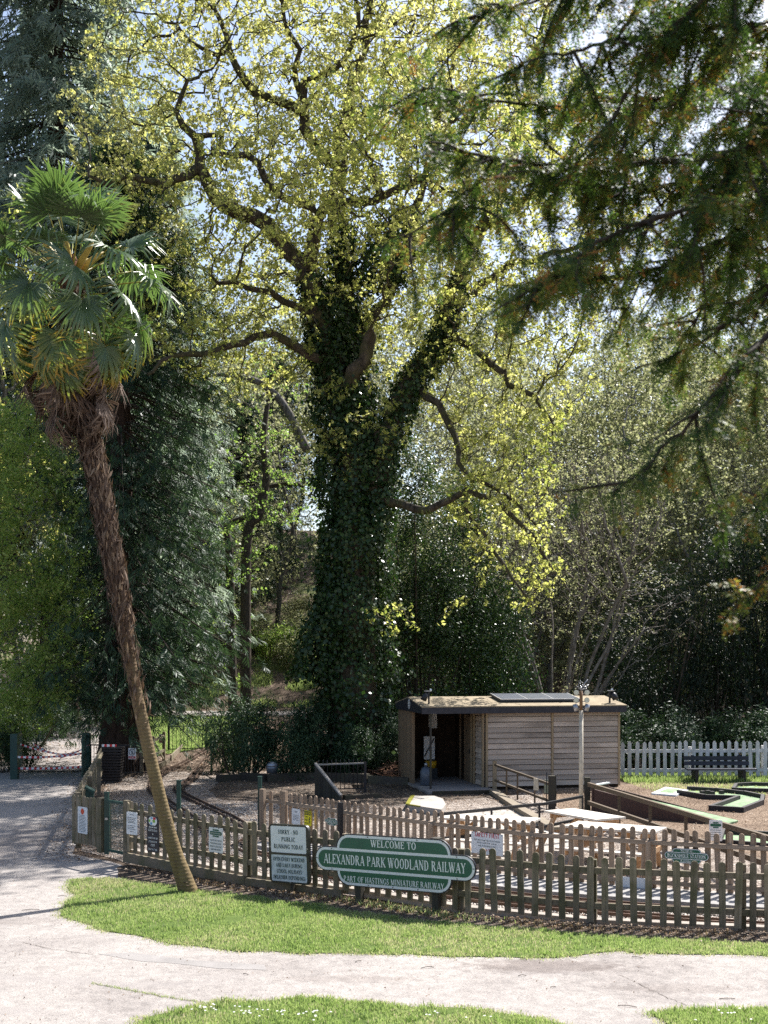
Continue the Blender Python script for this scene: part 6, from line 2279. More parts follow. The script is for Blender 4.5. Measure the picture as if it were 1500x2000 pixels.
# ivy on the stems
def ivy_on(path_nodes, widths, n, seed, origin, size=(0.07, 0.17), lump=0.45):
    r = np.random.default_rng(seed)
    P = np.array(path_nodes)
    s = np.r_[0, np.cumsum(np.linalg.norm(np.diff(P, axis=0), axis=1))]
    q = r.random(n) * s[-1]
    C = np.stack([np.interp(q, s, P[:, k]) for k in range(3)], 1)
    rad = np.interp(q, s, widths)
    a = r.random(n) * 6.283
    lumps = 0.72 + lump * 1.3 * (vnoise(a * 1.6, C[:, 2] * 1.1, 1.5, seed) - 0.3)
    rr = rad * np.clip(lumps, 0.35, 1.6) * (0.72 + 0.34 * r.random(n) ** 0.5)
    O = np.c_[np.cos(a), np.sin(a), np.zeros(n)]
    gap = vnoise(a * 2.2 + C[:, 2] * 0.15, C[:, 2] * 1.3, 2.0, seed + 3)
    sel = r.random(n) < sstep(0.08, 0.30, gap)
    C, O, rr = C[sel], O[sel], rr[sel]
    n = len(C)
    shag = 1 + 0.5 * (r.random(n) < 0.05)
    C = C + O * (rr * shag)[:, None] + r.normal(size=(n, 3)) * 0.08
    N = O * 0.9 + r.normal(size=(n, 3)) * 0.55 + (0, 0, 0.35)
    L = r.uniform(size[0], size[1], n)
    A = np.tile((0, 0, -1.0), (n, 1)) + r.normal(size=(n, 3)) * 0.5
    t = np.clip(0.4 + r.normal(size=n) * 0.25, 0, 1)
    return leaf_arrays(C - np.array(origin), N, L, L * 0.85, t, A)


def pts(L, d0=38.0):
    return [px(a, b, d0 + c) for a, b, c in L]


iv = [ivy_on(pts([(692, 1500, 0), (690, 1300, 0), (690, 1100, 0), (686, 900, 0), (676, 800, 0), (655, 700, 0), (640, 650, -.2)]), [1.4, 1.35, 1.25, 1.15, 1.0, .82, .6], 34000, 51, OAKB, lump=0.55),
      ivy_on(pts([(655, 720, 0), (630, 620, -.3), (608, 540, -.6)]), [.75, .62, .42], 4200, 52, OAKB),
      ivy_on(pts([(676, 800, .2), (676, 680, .6), (672, 560, .9), (668, 440, 1)]), [.9, .9, .7, .42], 7500, 53, OAKB),
      ivy_on(pts([(735, 1050, -.6), (745, 900, -.7), (800, 755, -.3), (850, 690, 0), (882, 610, .3), (900, 540, .5)]), [.6, .6, .58, .55, .48, .3], 9000, 54, OAKB),
      ivy_on(pts([(740, 560, .8), (775, 470, 1.3), (790, 420, 1.5)]), [.9, 1.0, .7], 5000, 55, OAKB, lump=0.6),
      ivy_on(pts([(600, 1330, -.4), (640, 1220, -.4), (650, 1120, -.3)]), [.7, .7, .5], 4000, 56, OAKB, lump=0.6)]
Vv, Qq, Tt, b0 = [], [], [], 0
for V, Q_, t in iv:
    Vv.append(V); Qq.append(Q_ + b0); Tt.append(t); b0 += len(V)
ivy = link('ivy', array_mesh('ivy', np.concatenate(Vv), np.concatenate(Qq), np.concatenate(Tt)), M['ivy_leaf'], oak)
tag(ivy, kind='stuff')


# ------------------------------------------------------------------ bushes and evergreen masses
def bush_mesh(name, n, seed, lobes, leaf, elong=0.5, shell=0.55, tint=(0.4, 0.25), up=0.45, droop=0.2, clumps=70, cs=0.16):
    """unit-size bush: clumps of leaves over a few lobes (centre, radius xyz), base at z=0"""
    r = np.random.default_rng(seed)
    lob = np.array(lobes, float)
    vol = lob[:, 3] * lob[:, 5]
    k = r.choice(len(lob), clumps, p=vol / vol.sum())
    d = unit(r.normal(size=(clumps, 3)) * (1, 1, 0.9) + (0, 0, 0.15))
    cc = lob[k, :3] + d * lob[k, 3:] * (shell + (1 - shell) * r.random(clumps) ** 0.6)[:, None]
    j = r.integers(0, clumps, n)
    P = cc[j] + r.normal(size=(n, 3)) * cs * r.uniform(0.6, 1.3, clumps)[j][:, None]
    P[:, 2] = np.abs(P[:, 2])
    N = d[j] * 0.6 + r.normal(size=(n, 3)) * 0.6 + (0, 0, up)
    A = d[j] + r.normal(size=(n, 3)) * 0.6 - (0, 0, droop)
    L = r.uniform(leaf[0], leaf[1], n)
    t = np.clip(tint[0] + r.normal(size=n) * tint[1] + r.normal(size=clumps)[j] * 0.1, 0, 1)
    return leaf_mesh(name, P, N, L, L * elong, t, A)


def bush_stems(seed, lobes, k=14, r0=0.02):
    r = np.random.default_rng(seed)
    mb = MB()
    lob = np.array(lobes, float)
    for _ in range(k):
        l = lob[r.integers(0, len(lob))]
        tip = l[:3] + r.normal(size=3) * l[3:] * 0.5
        b = np.array([l[0] * 0.35 + r.normal() * 0.08, l[1] * 0.35 + r.normal() * 0.08, -0.1])
        m = (b + tip) / 2 + r.normal(size=3) * 0.08
        mb.tube(spline([b, m, tip], 3), np.linspace(r0, r0 * 0.3, 7), 5)
    return mb.mesh('stems')


def make_bush(name, cat, fol, stem, leafm, loc, scale, rz, label, group):
    root = thing(name, label, cat, loc, group)
    a = inst('stems', stem, root, loc)
    b = inst('foliage', fol, root, loc)
    for o in (a, b):
        o.scale = scale
        o.rotation_euler = (0, 0, rz)
    tag(b, kind='stuff')
    for o, mt_m in ((a, M['dark_stem']), (b, leafm)):
        if not o.data.materials:
            o.data.materials.append(mt_m)
    return root


def at(x, y, d):
    """ground spot at depth d seen at pixel column x"""
    X = (x - 750) / F * d
    return np.array([X, d, float(ground_z(X, d))])


LB1 = [(0, 0, .55, .62, .6, .5), (.35, .1, .75, .45, .45, .42), (-.4, -.05, .6, .45, .5, .45), (.05, -.3, .45, .5, .4, .42)]
LB2 = [(0, 0, .5, .75, .6, .48), (-.5, .1, .4, .45, .5, .38), (.55, 0, .42, .45, .5, .4), (.1, -.2, .8, .4, .4, .3)]
LB3 = [(0, 0, .9, .55, .55, .85), (.25, -.1, .6, .5, .5, .55), (-.3, .05, .55, .45, .5, .5), (.05, 0, 1.35, .4, .4, .45)]
RHO = [bush_mesh('foliage', 8500, 71, LB1, (0.05, 0.085), 0.32, 0.5, (0.45, 0.22), 0.6, 0.5, 150, 0.075), bush_mesh('foliage', 8500, 72, LB2, (0.05, 0.085), 0.32, 0.5, (0.45, 0.22), 0.6, 0.5, 150, 0.075)]
HOL = [bush_mesh('foliage', 9500, 73, LB3, (0.028, 0.05), 0.6, 0.5, (0.42, 0.25), 0.5, 0.2, 190, 0.10), bush_mesh('foliage', 8500, 74, LB1, (0.03, 0.055), 0.6, 0.5, (0.42, 0.25), 0.5, 0.2, 150, 0.11)]
UND = [bush_mesh('foliage', 3600, 75, LB2, (0.045, 0.09), 0.6, 0.35, (0.5, 0.28), 0.5, 0.1, 90, 0.13), bush_mesh('foliage', 3400, 76, LB1, (0.045, 0.09), 0.6, 0.3, (0.5, 0.28), 0.5, 0.1, 90, 0.14)]
ST = [bush_stems(81, LB1), bush_stems(82, LB2), bush_stems(83, LB3)]

rho = [((480, 36.9), (1.55, 1.2, 2.3), 0.3, 'dark rhododendron left of the oak trunk beside the green handrail'),
       ((560, 36.5), (1.5, 1.1, 1.75), 2.1, 'dark rhododendron behind the grey domed drum at the foot of the oak'),
       ((615, 37.2), (1.5, 1.3, 2.2), 4.0, 'rhododendron filling the gap below the ivy at the left of the oak trunk'),
       ((455, 38.8), (1.2, 1.0, 1.7), 1.2, 'rhododendron behind the green handrail on the bank edge'),
       ((690, 36.4), (1.5, 0.9, 1.5), 5.1, 'low dark shrub in front of the oak trunk behind the baluster railing'),
       ((765, 36.9), (1.4, 0.8, 1.7), 0.9, 'low dark shrub between the oak trunk and the shed')]
for k, ((x, d), sc, rz, lab) in enumerate(rho):
    make_bush('rhododendron', 'shrub', RHO[k % 2], ST[k % 2], M['laurel_leaf'], at(x, 0, d), sc, rz, lab, 'evergreen shrubs around the oak')
hol = [((815, 40.6), (1, 1, 1), 0.0, 2, 'tall glossy holly directly right of the ivy clad trunk'),
       ((905, 42.0), (1.05, 1, 0.93), 2.3, 2, 'tall glossy holly behind the left end of the shed roof'),
       ((975, 41.6), (2.3, 1.7, 3.6), 2.6, 0, 'glossy holly behind the shed below the drooping oak branch'),
       ((1020, 39.6), (2.0, 1.3, 1.7), 3.3, 1, 'low glossy laurel behind the middle of the shed roof'),
       ((900, 38.9), (1.9, 1.1, 1.75), 4.4, 1, 'low bright laurel behind the solar panel'),
       ((1110, 39.4), (1.8, 1.2, 1.75), 0.4, 1, 'low laurel behind the lamp mast'),
       ((1185, 39.2), (2.0, 1.4, 2.0), 1.6, 3, 'laurel at the right end of the shed roof'),
       ((1260, 38.6), (2.0, 1.3, 1.7), 2.7, 3, 'laurel with long leaves behind the left end of the white fence'),
       ((1340, 38.8), (2.3, 1.4, 1.9), 3.9, 3, 'dark laurel behind the bench and white fence'),
       ((1430, 38.7), (2.2, 1.5, 1.8), 5.0, 3, 'dark laurel behind the white fence right of the bench'),
       ((1510, 38.5), (2.2, 1.5, 2.0), 5.7, 3, 'dark laurel behind the white fence at the edge of the view')]
LTH = [(0, 0, 1.8, 1.9, 1.5, 1.9), (-.5, 0, 4.4, 1.7, 1.4, 2.0), (.5, .1, 5.0, 1.5, 1.2, 2.0), (.1, 0, 7.6, 1.25, 1.1, 1.9), (-.2, 0, 9.6, .85, .8, 1.5)]
HOL.append(bush_mesh('foliage', 30000, 78, LTH, (0.07, 0.125), 0.6, 0.45, (0.45, 0.25), 0.5, 0.2, 330, 0.30))
ST.append(bush_stems(84, LTH, 16, 0.06))
HOL.append(RHO[1])
for k, ((x, d), sc, rz, v, lab) in enumerate(hol):
    make_bush('laurel_bush' if v in (1, 3) else 'holly_bush', 'shrub', HOL[v], ST[{0: 2, 1: 0, 2: 3, 3: 1}[v]], M['laurel_leaf'] if v in (1, 3) else M['ivy_leaf'], at(x, 0, d), sc, rz, lab, 'glossy evergreens behind the shed')
yewb = [((1290, 43.5), (3.0, 2.4, 4.0), 0.0, 'dark evergreen mass behind the white fence left of the bench'), ((1400, 44), (3.4, 2.4, 4.9), 1.4, 'tall dark evergreen behind the bench'),
        ((1500, 43), (3.2, 2.4, 5.3), 2.4, 'tall dark evergreen at the right edge of the view'), ((1210, 45.5), (2.6, 2, 3.0), 3.1, 'dark evergreen behind the bare coppice stems'),
        ((1590, 44), (3.2, 2.4, 5.6), 4.0, 'dark evergreen beyond the right edge'), ((700, 43.5), (2.5, 1.6, 3.4), 5.0, 'dark evergreen behind the oak trunk')]
DYE = bush_mesh('foliage', 10500, 77, LB3, (0.035, 0.07), 0.3, 0.45, (0.3, 0.22), 0.3, 0.7, 200, 0.10)
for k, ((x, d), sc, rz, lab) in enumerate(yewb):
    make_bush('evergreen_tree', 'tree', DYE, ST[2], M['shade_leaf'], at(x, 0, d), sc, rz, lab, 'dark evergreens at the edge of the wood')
# bright pale shrubs by the gate and drive
for k, (x, d, sc, lab) in enumerate([(48, 39.5, (0.9, 0.7, 0.9), 'small glossy shrub beside the left park gate leaf'), (16, 38.5, (1.0, 0.8, 1.4), 'dark shrub at the left edge behind the hazard tapes'),
                                    (105, 50, (1.6, 1.2, 1.5), 'shrub where the drive bends out of sight'), (40, 46, (2.3, 1.6, 2.0), 'shadowed shrub under the lime green tree'), (-30, 43, (2, 2, 2.6), 'shadowed shrub at the left edge below the lime green tree'), (8, 41.5, (1.7, 1.3, 1.9), 'dark shrub behind the left park gate leaf under the lime green tree')]):
    make_bush('laurel_bush', 'shrub', HOL[1], ST[0], M['laurel_leaf'], at(x, 0, d), sc, k * 1.1, lab, 'shrubs beside the drive')
ORD = ['leftmost', 'second from left', 'third from left', 'fourth from left', 'fifth from left', 'sixth from left', 'seventh from left', 'eighth from left', 'ninth from left', 'tenth from left']
tree_label = {}


def zone(x):
    for lim, w in ((-100, 'beyond the left edge'), (250, 'behind the palm'), (600, 'between the palm and the oak trunk'), (800, 'behind the oak trunk'), (950, 'above the left end of the shed'), (1120, 'above the middle of the shed'),
                   (1215, 'above the right end of the shed'), (1320, 'above the left end of the white fence'), (1460, 'above the park bench'), (9999, 'above the right edge of the white fence')):
        if x < lim:
            return w


def rank_labels(items, fmt):
    groups = {}
    for k, (x, kind) in enumerate(items):
        groups.setdefault((zone(x), kind), []).append((x, k))
    out = {}
    for (w, kind), L_ in groups.items():
        L_.sort()
        for i, (x, k) in enumerate(L_):
            out[k] = fmt.format(kind=kind, where=w) + ('' if len(L_) == 1 else ', ' + ORD[min(i, 9)])
    return out


# hillside undergrowth, each shrub its own
hr_ = np.random.default_rng(5)
spots = []
for k in range(46):
    X = hr_.uniform(-24, 34)
    Y = hr_.uniform(66, 96)
    pxx = 750 + X / Y * F
    if 330 < pxx < 620 and Y < 73:
        continue
    spots.append((X, Y))
spots += [(-9.6, 72.5), (-8.2, 73.5), (-6.4, 71.8), (-5.2, 70.5), (-12.8, 68.2), (-11.6, 67.3), (-14.5, 66.8), (-5.6, 74.5), (-11.2, 74.5)]
shrub_label = rank_labels([(750 + X / Y * F, ('pale' if k % 3 else 'green') + (' far' if Y > 80 else '')) for k, (X, Y) in enumerate(spots)], '{kind} shrub on the hillside {where}')
for k, (X, Y) in enumerate(spots):
    s = hr_.uniform(1.5, 2.9)
    make_bush('woodland_shrub', 'shrub', UND[k % 2], ST[k % 2], M['pale_leaf'] if k % 3 else M['lime_leaf'], np.array([X, Y, float(ground_z(X, Y)) - 0.1]),
              (s, s, s * hr_.uniform(0.7, 1.2)), hr_.random() * 6.28, shrub_label[k], 'woodland shrubs on the hillside')


# ------------------------------------------------------------------ background woodland
def forest_tree(seed, h, spread, n_att, leafn, lsize, leafr=0.02, crown0=0.28, bare=False):
    r = np.random.default_rng(seed)
    pos_, par_ = [np.array([0, 0, -0.5])], [-1]
    p = np.array([0, 0, 0.0])
    d = np.array([r.normal() * 0.06, r.normal() * 0.06, 1.0])
    while p[2] < h * 0.62:
        d = unit(d + r.normal(size=3) * (0.10, 0.10, 0.02))
        d[2] = max(d[2], 0.8)
        p = p + d * 0.7
        pos_.append(p)
        par_.append(len(pos_) - 2)
    q = unit(r.normal(size=(n_att, 3))) * (r.random(n_att) ** 0.45)[:, None]
    zc = h * (crown0 + 1) / 2
    att_ = np.c_[q[:, 0] * spread, q[:, 1] * spread, zc + q[:, 2] * h * (1 - crown0) / 2]
    P, Pa = grow(pos_, par_, att_, 0.62, 5.5, 0.9, 60, 0.38, (0, 0, 0.12), 5200)
    rad = pipe(Pa, 0.013, 2.2)
    rad *= min(1.0, 0.38 / rad.max())
    rad = np.maximum(rad, 0.009)
    tr_ = limb_mesh(P, Pa, rad)
    tr_.name = 'trunk'
    fo = twig_leaves(P, Pa, rad, 0.03, leafn, 0.33, lsize, lambda Q, rr: 0.5 + rr.normal(size=len(Q)) * 0.24, 0.5, 0, (0, 0, 0), 'foliage', 0.65, seed)
    return tr_, fo


FT = [forest_tree(201, 18, 5.4, 2100, 18, (0.15, 0.28), crown0=0.12), forest_tree(202, 22, 5.2, 2300, 16, (0.15, 0.28), crown0=0.22), forest_tree(203, 15, 4.6, 1700, 9, (0.12, 0.22), crown0=0.12)]
MATS = [M['pale_leaf'], M['pale_leaf'], M['pale_leaf']]
bgt = [  # px column, depth, variant, scale, lean
    (-170, 62, 0, 1.0), (-300, 55, 1, 0.9), (-250, 80, 0, 1.1), (-60, 66, 0, 1.1), (40, 74, 1, 1.0), (330, 70, 2, 0.9), (420, 78, 1, 0.85), (470, 84, 0, 1.0), (395, 92, 0, 1.1), (540, 76, 2, 1.1), (575, 90, 1, 0.9), (500, 98, 1, 1.15), 
    (850, 70, 2, 1.1), (840, 86, 1, 1.0), (905, 64, 0, 0.8), (960, 78, 1, 0.9), (1030, 68, 1, 0.85), (1010, 92, 0, 1.1), (1100, 74, 0, 0.95),
    (1075, 58, 2, 0.85), (1165, 62, 2, 1.0), (1190, 80, 1, 1.0), (1240, 68, 1, 0.95), (1290, 58, 0, 0.85), (1330, 76, 0, 1.15), (1390, 62, 1, 0.9), (1450, 70, 0, 1.1), (1520, 60, 1, 0.95), (1560, 74, 0, 1.2), (1640, 64, 1, 1.1), (1250, 94, 0, 1.15), (1410, 92, 1, 1.2), (720, 98, 0, 1.1), (900, 104, 1, 1.2), (880, 58, 2, 0.7), (960, 61, 0, 0.62), (1130, 66, 0, 0.8), (1010, 57, 2, 0.75), (1210, 56, 2, 0.85), (1350, 55, 0, 0.75), (1440, 56, 2, 0.9), (1300, 66, 1, 0.9), (660, 92, 1, 1.0), (800, 64, 0, 0.65), (440, 72, 0, 0.6)]
tree_label = rank_labels([(x, ('tall slim' if v == 1 else 'sparse' if v == 2 else 'bushy') + (' far' if d > 74 else ' near')) for x, d, v, s in bgt], '{kind} spring tree {where}')
for k, (x, d, v, s) in enumerate(bgt):
    loc = at(x, 0, d)
    loc[2] -= 0.2
    root = thing('woodland_tree', tree_label[k], 'tree', loc, 'pale spring trees of the wooded hillside')
    rz = hr_.random() * 6.28
    for nm, me, mt_m in (('trunk', FT[v][0], M['grey_bark']), ('foliage', FT[v][1], MATS[v])):
        if not me.materials:
            me.materials.append(mt_m)
        o = inst(nm, me, root, loc, rz, (s, s, s))
        if nm == 'foliage':
            tag(o, kind='stuff')

# leaning grey trunks left of the oak, ivy-covered
for k, (path, lab) in enumerate([([(600, 880, 60, .22), (560, 800, 60, .20), (520, 755, 60, .18), (470, 735, 60, .15), (430, 732, 60, .10), (380, 740, 60, .05)], 'grey limb reaching left from behind the oak trunk'),
                                 ([(480, 1150, 62, .30), (482, 1060, 62, .26), (505, 1010, 62, .22), (520, 940, 62.3, .2), (515, 860, 62.5, .16), (525, 770, 62.8, .12), (540, 690, 63, .07)], 'leaning dark trunk on the hillside left of the oak'),
                                 ([(455, 1160, 64, .26), (448, 1080, 64, .22), (440, 1030, 64, .18), (500, 1000, 63.5, .16), (515, 955, 63.5, .12), (580, 945, 63.2, .10), (600, 960, 63, .05)], 'crooked dark trunk with a level branch on the hillside')]):
    q = np.array([[*px(a, b, d), r] for a, b, d, r in path])
    if k:
        q[0, 2] = float(ground_z(q[0, 0], q[0, 1])) - 0.2
    q = resample(spline(q, 6), 0.4)
    root = thing('woodland_tree', lab, 'tree', q[0, :3])
    part('trunk', MB().tube(q[:, :3], q[:, 3], 8), M['grey_bark'] if k == 0 else M['dark_stem'], root)
    pp_ = [p for p in q[:, :3]]
    pa_ = [-1] + list(range(len(pp_) - 1))
    a_ = np.concatenate([q[rng.integers(len(q) // 3, len(q)), :3] + rng.normal(size=(1, 3)) * (1.6, 1.6, 1.3) for _ in range(90)])
    P, Pa = grow(pp_, pa_, a_, 0.4, 3, 0.5, 30, 0.4, (0, 0, 0.1))
    rad = pipe(Pa, 0.012, 2.2)
    rad = np.minimum(rad, 0.05)
    rad[:len(pp_)] = 0.02
    link('twigs', limb_mesh(P, Pa, rad, q[0, :3]), M['dark_stem'], root)
    fm = twig_leaves(P, Pa, rad, 0.03, 8, 0.25, (0.10, 0.18), lambda Q, rr: 0.4 + rr.normal(size=len(Q)) * 0.24, 0.5, 0, q[0, :3], 'foliage', 0.65, 300 + k)
    tag(link('foliage', fm, M['lime_leaf'] if k else M['pale_leaf'], root), kind='stuff')

# bare coppice stems behind the right half of the shed
HZB = at(1085, 0, 42.5)
hz = thing('coppiced_hazel', 'multi stemmed half bare coppice with fine grey twigs behind the right half of the shed', 'tree', HZB)
pos, par = [HZB + (0, 0, -0.2)], [-1]
for k in range(26):
    a = rng.random() * 6.28
    d = unit(np.array([math.cos(a) * 0.34 + 0.12, math.sin(a) * 0.2, 1.0]))
    p = HZB + (math.cos(a) * 0.3, math.sin(a) * 0.2, 0)
    last = 0
    for s in range(rng.integers(8, 15)):
        p = p + d * 0.5
        d = unit(d + rng.normal(size=3) * 0.07 + (math.cos(a) * 0.03, 0, -0.01))
        pos.append(p); par.append(last); last = len(pos) - 1
a_ = np.concatenate([ell(1110, 1060, 175, 190, 1700, 42.5, 2.2, 401), ell(1180, 1010, 140, 140, 1100, 42.5, 2, 402), ell(1080, 960, 130, 90, 700, 43, 2, 403), ell(1250, 1190, 120, 90, 500, 42, 1.5, 404)])
P, Pa = grow(pos, par, a_, 0.30, 3.6, 0.27, 90, 0.3, (0, 0, 0.05), 9000)
rad = np.clip(pipe(Pa, 0.009, 2.3), 0.008, 0.06)
print('hazel nodes', len(P), 'left', len(a_))
link('stems', limb_mesh(P, Pa, rad, HZB), bark('hazel_bark', (0.10, 0.085, 0.07), (0.27, 0.24, 0.21), (9, 9, 3), 0.3), hz)
fm = twig_leaves(P, Pa, rad, 0.0125, 6, 0.16, (0.05, 0.085), lambda Q, rr: 0.55 + rr.normal(size=len(Q)) * 0.25, 0.5, 0, HZB, 'foliage', 0.6, 405)
tag(link('foliage', fm, M['pale_leaf'], hz), kind='stuff')


# ------------------------------------------------------------------ conifers with hanging sprays
def cedar(base, h, rfun, nbr, seed, z0, spray=0.6, per=16, strips=8, trunk_r=0.8, keep=None, wf=0.15):
    r = np.random.default_rng(seed)
    C, N, A, Lh, Wh, T_ = [], [], [], [], [], []
    br = MB()
    for k in range(nbr):
        z = z0 + (h - z0) * (k + r.random()) / nbr
        L = rfun(z) * r.uniform(0.7, 1.12)
        a = r.random() * 6.283
        out = np.array([math.cos(a), math.sin(a), 0])
        t = np.linspace(0, 1, 7)
        droop = r.uniform(0.35, 0.75)
        Pth = np.outer(t * L, out) + np.c_[np.zeros((7, 2)), -droop * L * t ** 1.5 + 0.28 * L * np.clip(t - 0.6, 0, 1)] + (0, 0, z)
        if keep is not None and not keep(Pth[-1]):
            continue
        br.tube(Pth, np.linspace(0.012 + 0.008 * L, 0.004, 7), 4, cap=False)
        tan = unit(np.gradient(Pth, axis=0))
        side = np.cross(out, (0, 0, 1))
        for m in range(per):
            u = 0.18 + 0.82 * r.random() ** 0.75
            p = np.array([np.interp(u, t, Pth[:, i]) for i in range(3)])
            sgn = r.choice([-1, 1])
            p = p + r.normal(size=3) * (0.22, 0.22, 0.16) + side * r.normal() * 0.25 * L * 0.3
            ax = unit(out * r.uniform(0.2, 0.9) + side * sgn * r.uniform(0.1, 0.9) + np.array([0, 0, -r.uniform(0.5, 1.7)]))
            SL = spray * r.uniform(0.6, 1.25) * (0.55 + 0.45 * (1 - u) + 0.2)
            nrm = unit(np.cross(ax, np.cross((0, 0, 1), ax)) + r.normal(size=3) * 0.35)
            bx = np.cross(nrm, ax)
            tt = 0.42 + r.normal() * 0.18
            s = np.linspace(0.08, 1, strips)
            for q_, w in enumerate(s):
                sg = 1 if q_ % 2 else -1
                ll = SL * (0.46 * (1 - w) + 0.16)
                dirn = unit(ax * 0.85 + bx * sg * 0.75 + np.array([0, 0, -0.25]))
                if q_ == strips - 1:
                    dirn = ax
                C.append(p + ax * SL * w * 0.8 + dirn * ll * 0.5)
                N.append(nrm)
                A.append(dirn)
                Lh.append(ll * 1.15)
                Wh.append(ll * wf + 0.008)
                T_.append(tt + 0.22 * w)
    C, N, A = np.array(C), np.array(N) + r.normal(size=(len(N), 3)) * 0.25, np.array(A)
    fol = leaf_mesh('foliage', C, N, np.array(Lh), np.array(Wh), np.clip(np.array(T_) + r.normal(size=len(C)) * 0.1, 0, 1), A, 0.3)
    zz = np.linspace(-0.5, h, 24)
    rr = trunk_r * (1 - zz / (h * 1.03)) * (1 + 0.55 * np.exp(-np.clip(zz, 0, 99) / 1.0)) + 0.02
    tk = MB()
    n = 20
    V, Fc = [], []
    for i, z in enumerate(zz):
        for j in range(n):
            a = j * 2 * math.pi / n
            q = rr[i] * (1 + 0.08 * math.sin(a * 5 + 0.6) * math.exp(-max(z, 0) / 4) + 0.03 * math.sin(a * 9 + z))
            V.append((q * math.cos(a), q * math.sin(a), z))
    for i in range(len(zz) - 1):
        for j in range(n):
            k2 = (j + 1) % n
            Fc.append((i * n + j, i * n + k2, (i + 1) * n + k2, (i + 1) * n + j))
    tk.add(V, Fc, True)
    return tk.mesh('trunk'), br.mesh('branches'), fol


def plant_conifer(meshes, loc, s, rz, name, label, group=None, mats=None):
    root = thing(name, label, 'tree', loc, group)
    for nm, me, mt_m in zip(('trunk', 'branches', 'foliage'), meshes, mats or (M['red_bark'], M['dark_stem'], M['cedar_leaf'])):
        if not me.materials:
            me.materials.append(mt_m)
        o = inst(nm, me, root, loc, rz, s)
        if nm == 'foliage':
            tag(o, kind='stuff')
    return root


CB = np.array([-8.75, 39.2, 0.0])
ced = cedar(CB, 21, lambda z: 3.9 * (1 - (max(z - 9, 0) / 13.0) ** 2.5) + 0.3, 560, 91, 2.7, 0.62, 26, 8, 0.62, keep=lambda t: not (t[0] < -2.0 and t[1] < 1.5))
plant_conifer(ced, CB, (1, 1, 1), 0, 'red_cedar', 'huge dark cedar with hanging fern like sprays behind the palm trunk')
cs = at(288, 0, 60)
red = cedar(CB, 56, lambda z: 8.6 * (1 - (z / 58.0)) ** 0.72 + 0.3, 880, 92, 6, 1.4, 18, 7, 0.8, None, 0.19)
REDM = (M['red_bark'], M['dark_stem'], M['redwood_leaf'])
plant_conifer(red, at(110, 0, 58), (1, 1, 1), 0.5, 'giant_redwood', 'very tall grey green conifer filling the top left corner', 'tall conifers', REDM)
plant_conifer(red, at(310, 0, 70), (0.72, 0.72, 0.60), 2.5, 'giant_redwood', 'tall conifer between the palm crown and the oak, partly hidden by yellow leaves', 'tall conifers', REDM)
plant_conifer(ced, at(482, 0, 77), (0.62, 0.62, 0.72), 1.5, 'dark_conifer', 'dark drooping conifer left of the oak trunk beyond the cedar')
plant_conifer(ced, at(545, 0, 84), (0.55, 0.55, 0.8), 2.2, 'dark_conifer', 'slim dark conifer far up the hillside behind the oak')
# plain dark trunk right of the cedar base
q = at(288, 0, 61)
tb_ = thing('woodland_tree', 'plain dark trunk standing beyond the drive right of the giant trunk', 'tree', q)
part('trunk', MB().tube([q + (0, 0, -0.2), q + (0.02, 0, 1.5), q + (0.05, 0, 4), q + (0.2, 0, 9)], [0.36, 0.28, 0.25, 0.2], 10), M['dark_stem'], tb_)

# ------------------------------------------------------------------ lime-green young tree at the left edge
LTB = at(-70, 0, 38.5)
lt = thing('lime_tree', 'young leaved lime green tree overhanging the drive at the left edge', 'tree', LTB)
pos, par = [LTB + (0, 0, -0.2)], [-1]
p, d = LTB.copy(), np.array([0.04, 0, 1.0])
while p[2] < 9:
    p = p + unit(d) * 0.45
    d = unit(d + rng.normal(size=3) * 0.06)
    pos.append(p); par.append(len(pos) - 2)
a_ = np.concatenate([ell(30, 1010, 135, 250, 1100, 36.0, 1.7, 501), ell(65, 1200, 125, 200, 1100, 37.0, 1.6, 502), ell(0, 870, 115, 110, 300, 37, 2.2, 503), ell(100, 1080, 85, 170, 380, 36, 1.2, 504), ell(50, 1330, 90, 85, 520, 38.6, 1.3, 505), ell(0, 1380, 80, 60, 260, 38.8, 1.0, 506)])
P, Pa = grow(pos, par, a_, 0.33, 4.5, 0.42, 90, 0.35, (0, 0, -0.12), 9000)
rad = np.clip(pipe(Pa, 0.0065, 2.3), 0.005, 0.22)
link('trunk', limb_mesh(P, Pa, rad, LTB), M['dark_stem'], lt)
fm = twig_leaves(P, Pa, rad, 0.014, 36, 0.20, (0.07, 0.135), lambda Q, rr: 0.52 + rr.normal(size=len(Q)) * 0.22, 0.6, 0.15, LTB, 'foliage', 0.72, 506)
tag(link('foliage', fm, M['lime_leaf'], lt), kind='stuff')
# yellow-green tree behind the palm crown at the far left
x0 = at(-40, 0, 52)
root = thing('woodland_tree', 'yellow green spring tree behind the palm crown at the left edge', 'tree', x0)
for nm, me, mt_m in (('trunk', FT[0][0], M['grey_bark']), ('foliage', FT[0][1].copy(), M['oak_leaf'])):
    if nm == 'foliage':
        me.materials.clear()
        me.materials.append(mt_m)
    o = inst(nm, me, root, x0, 1.1, (0.9, 0.9, 1.32))
    if nm == 'foliage':
        tag(o, kind='stuff')

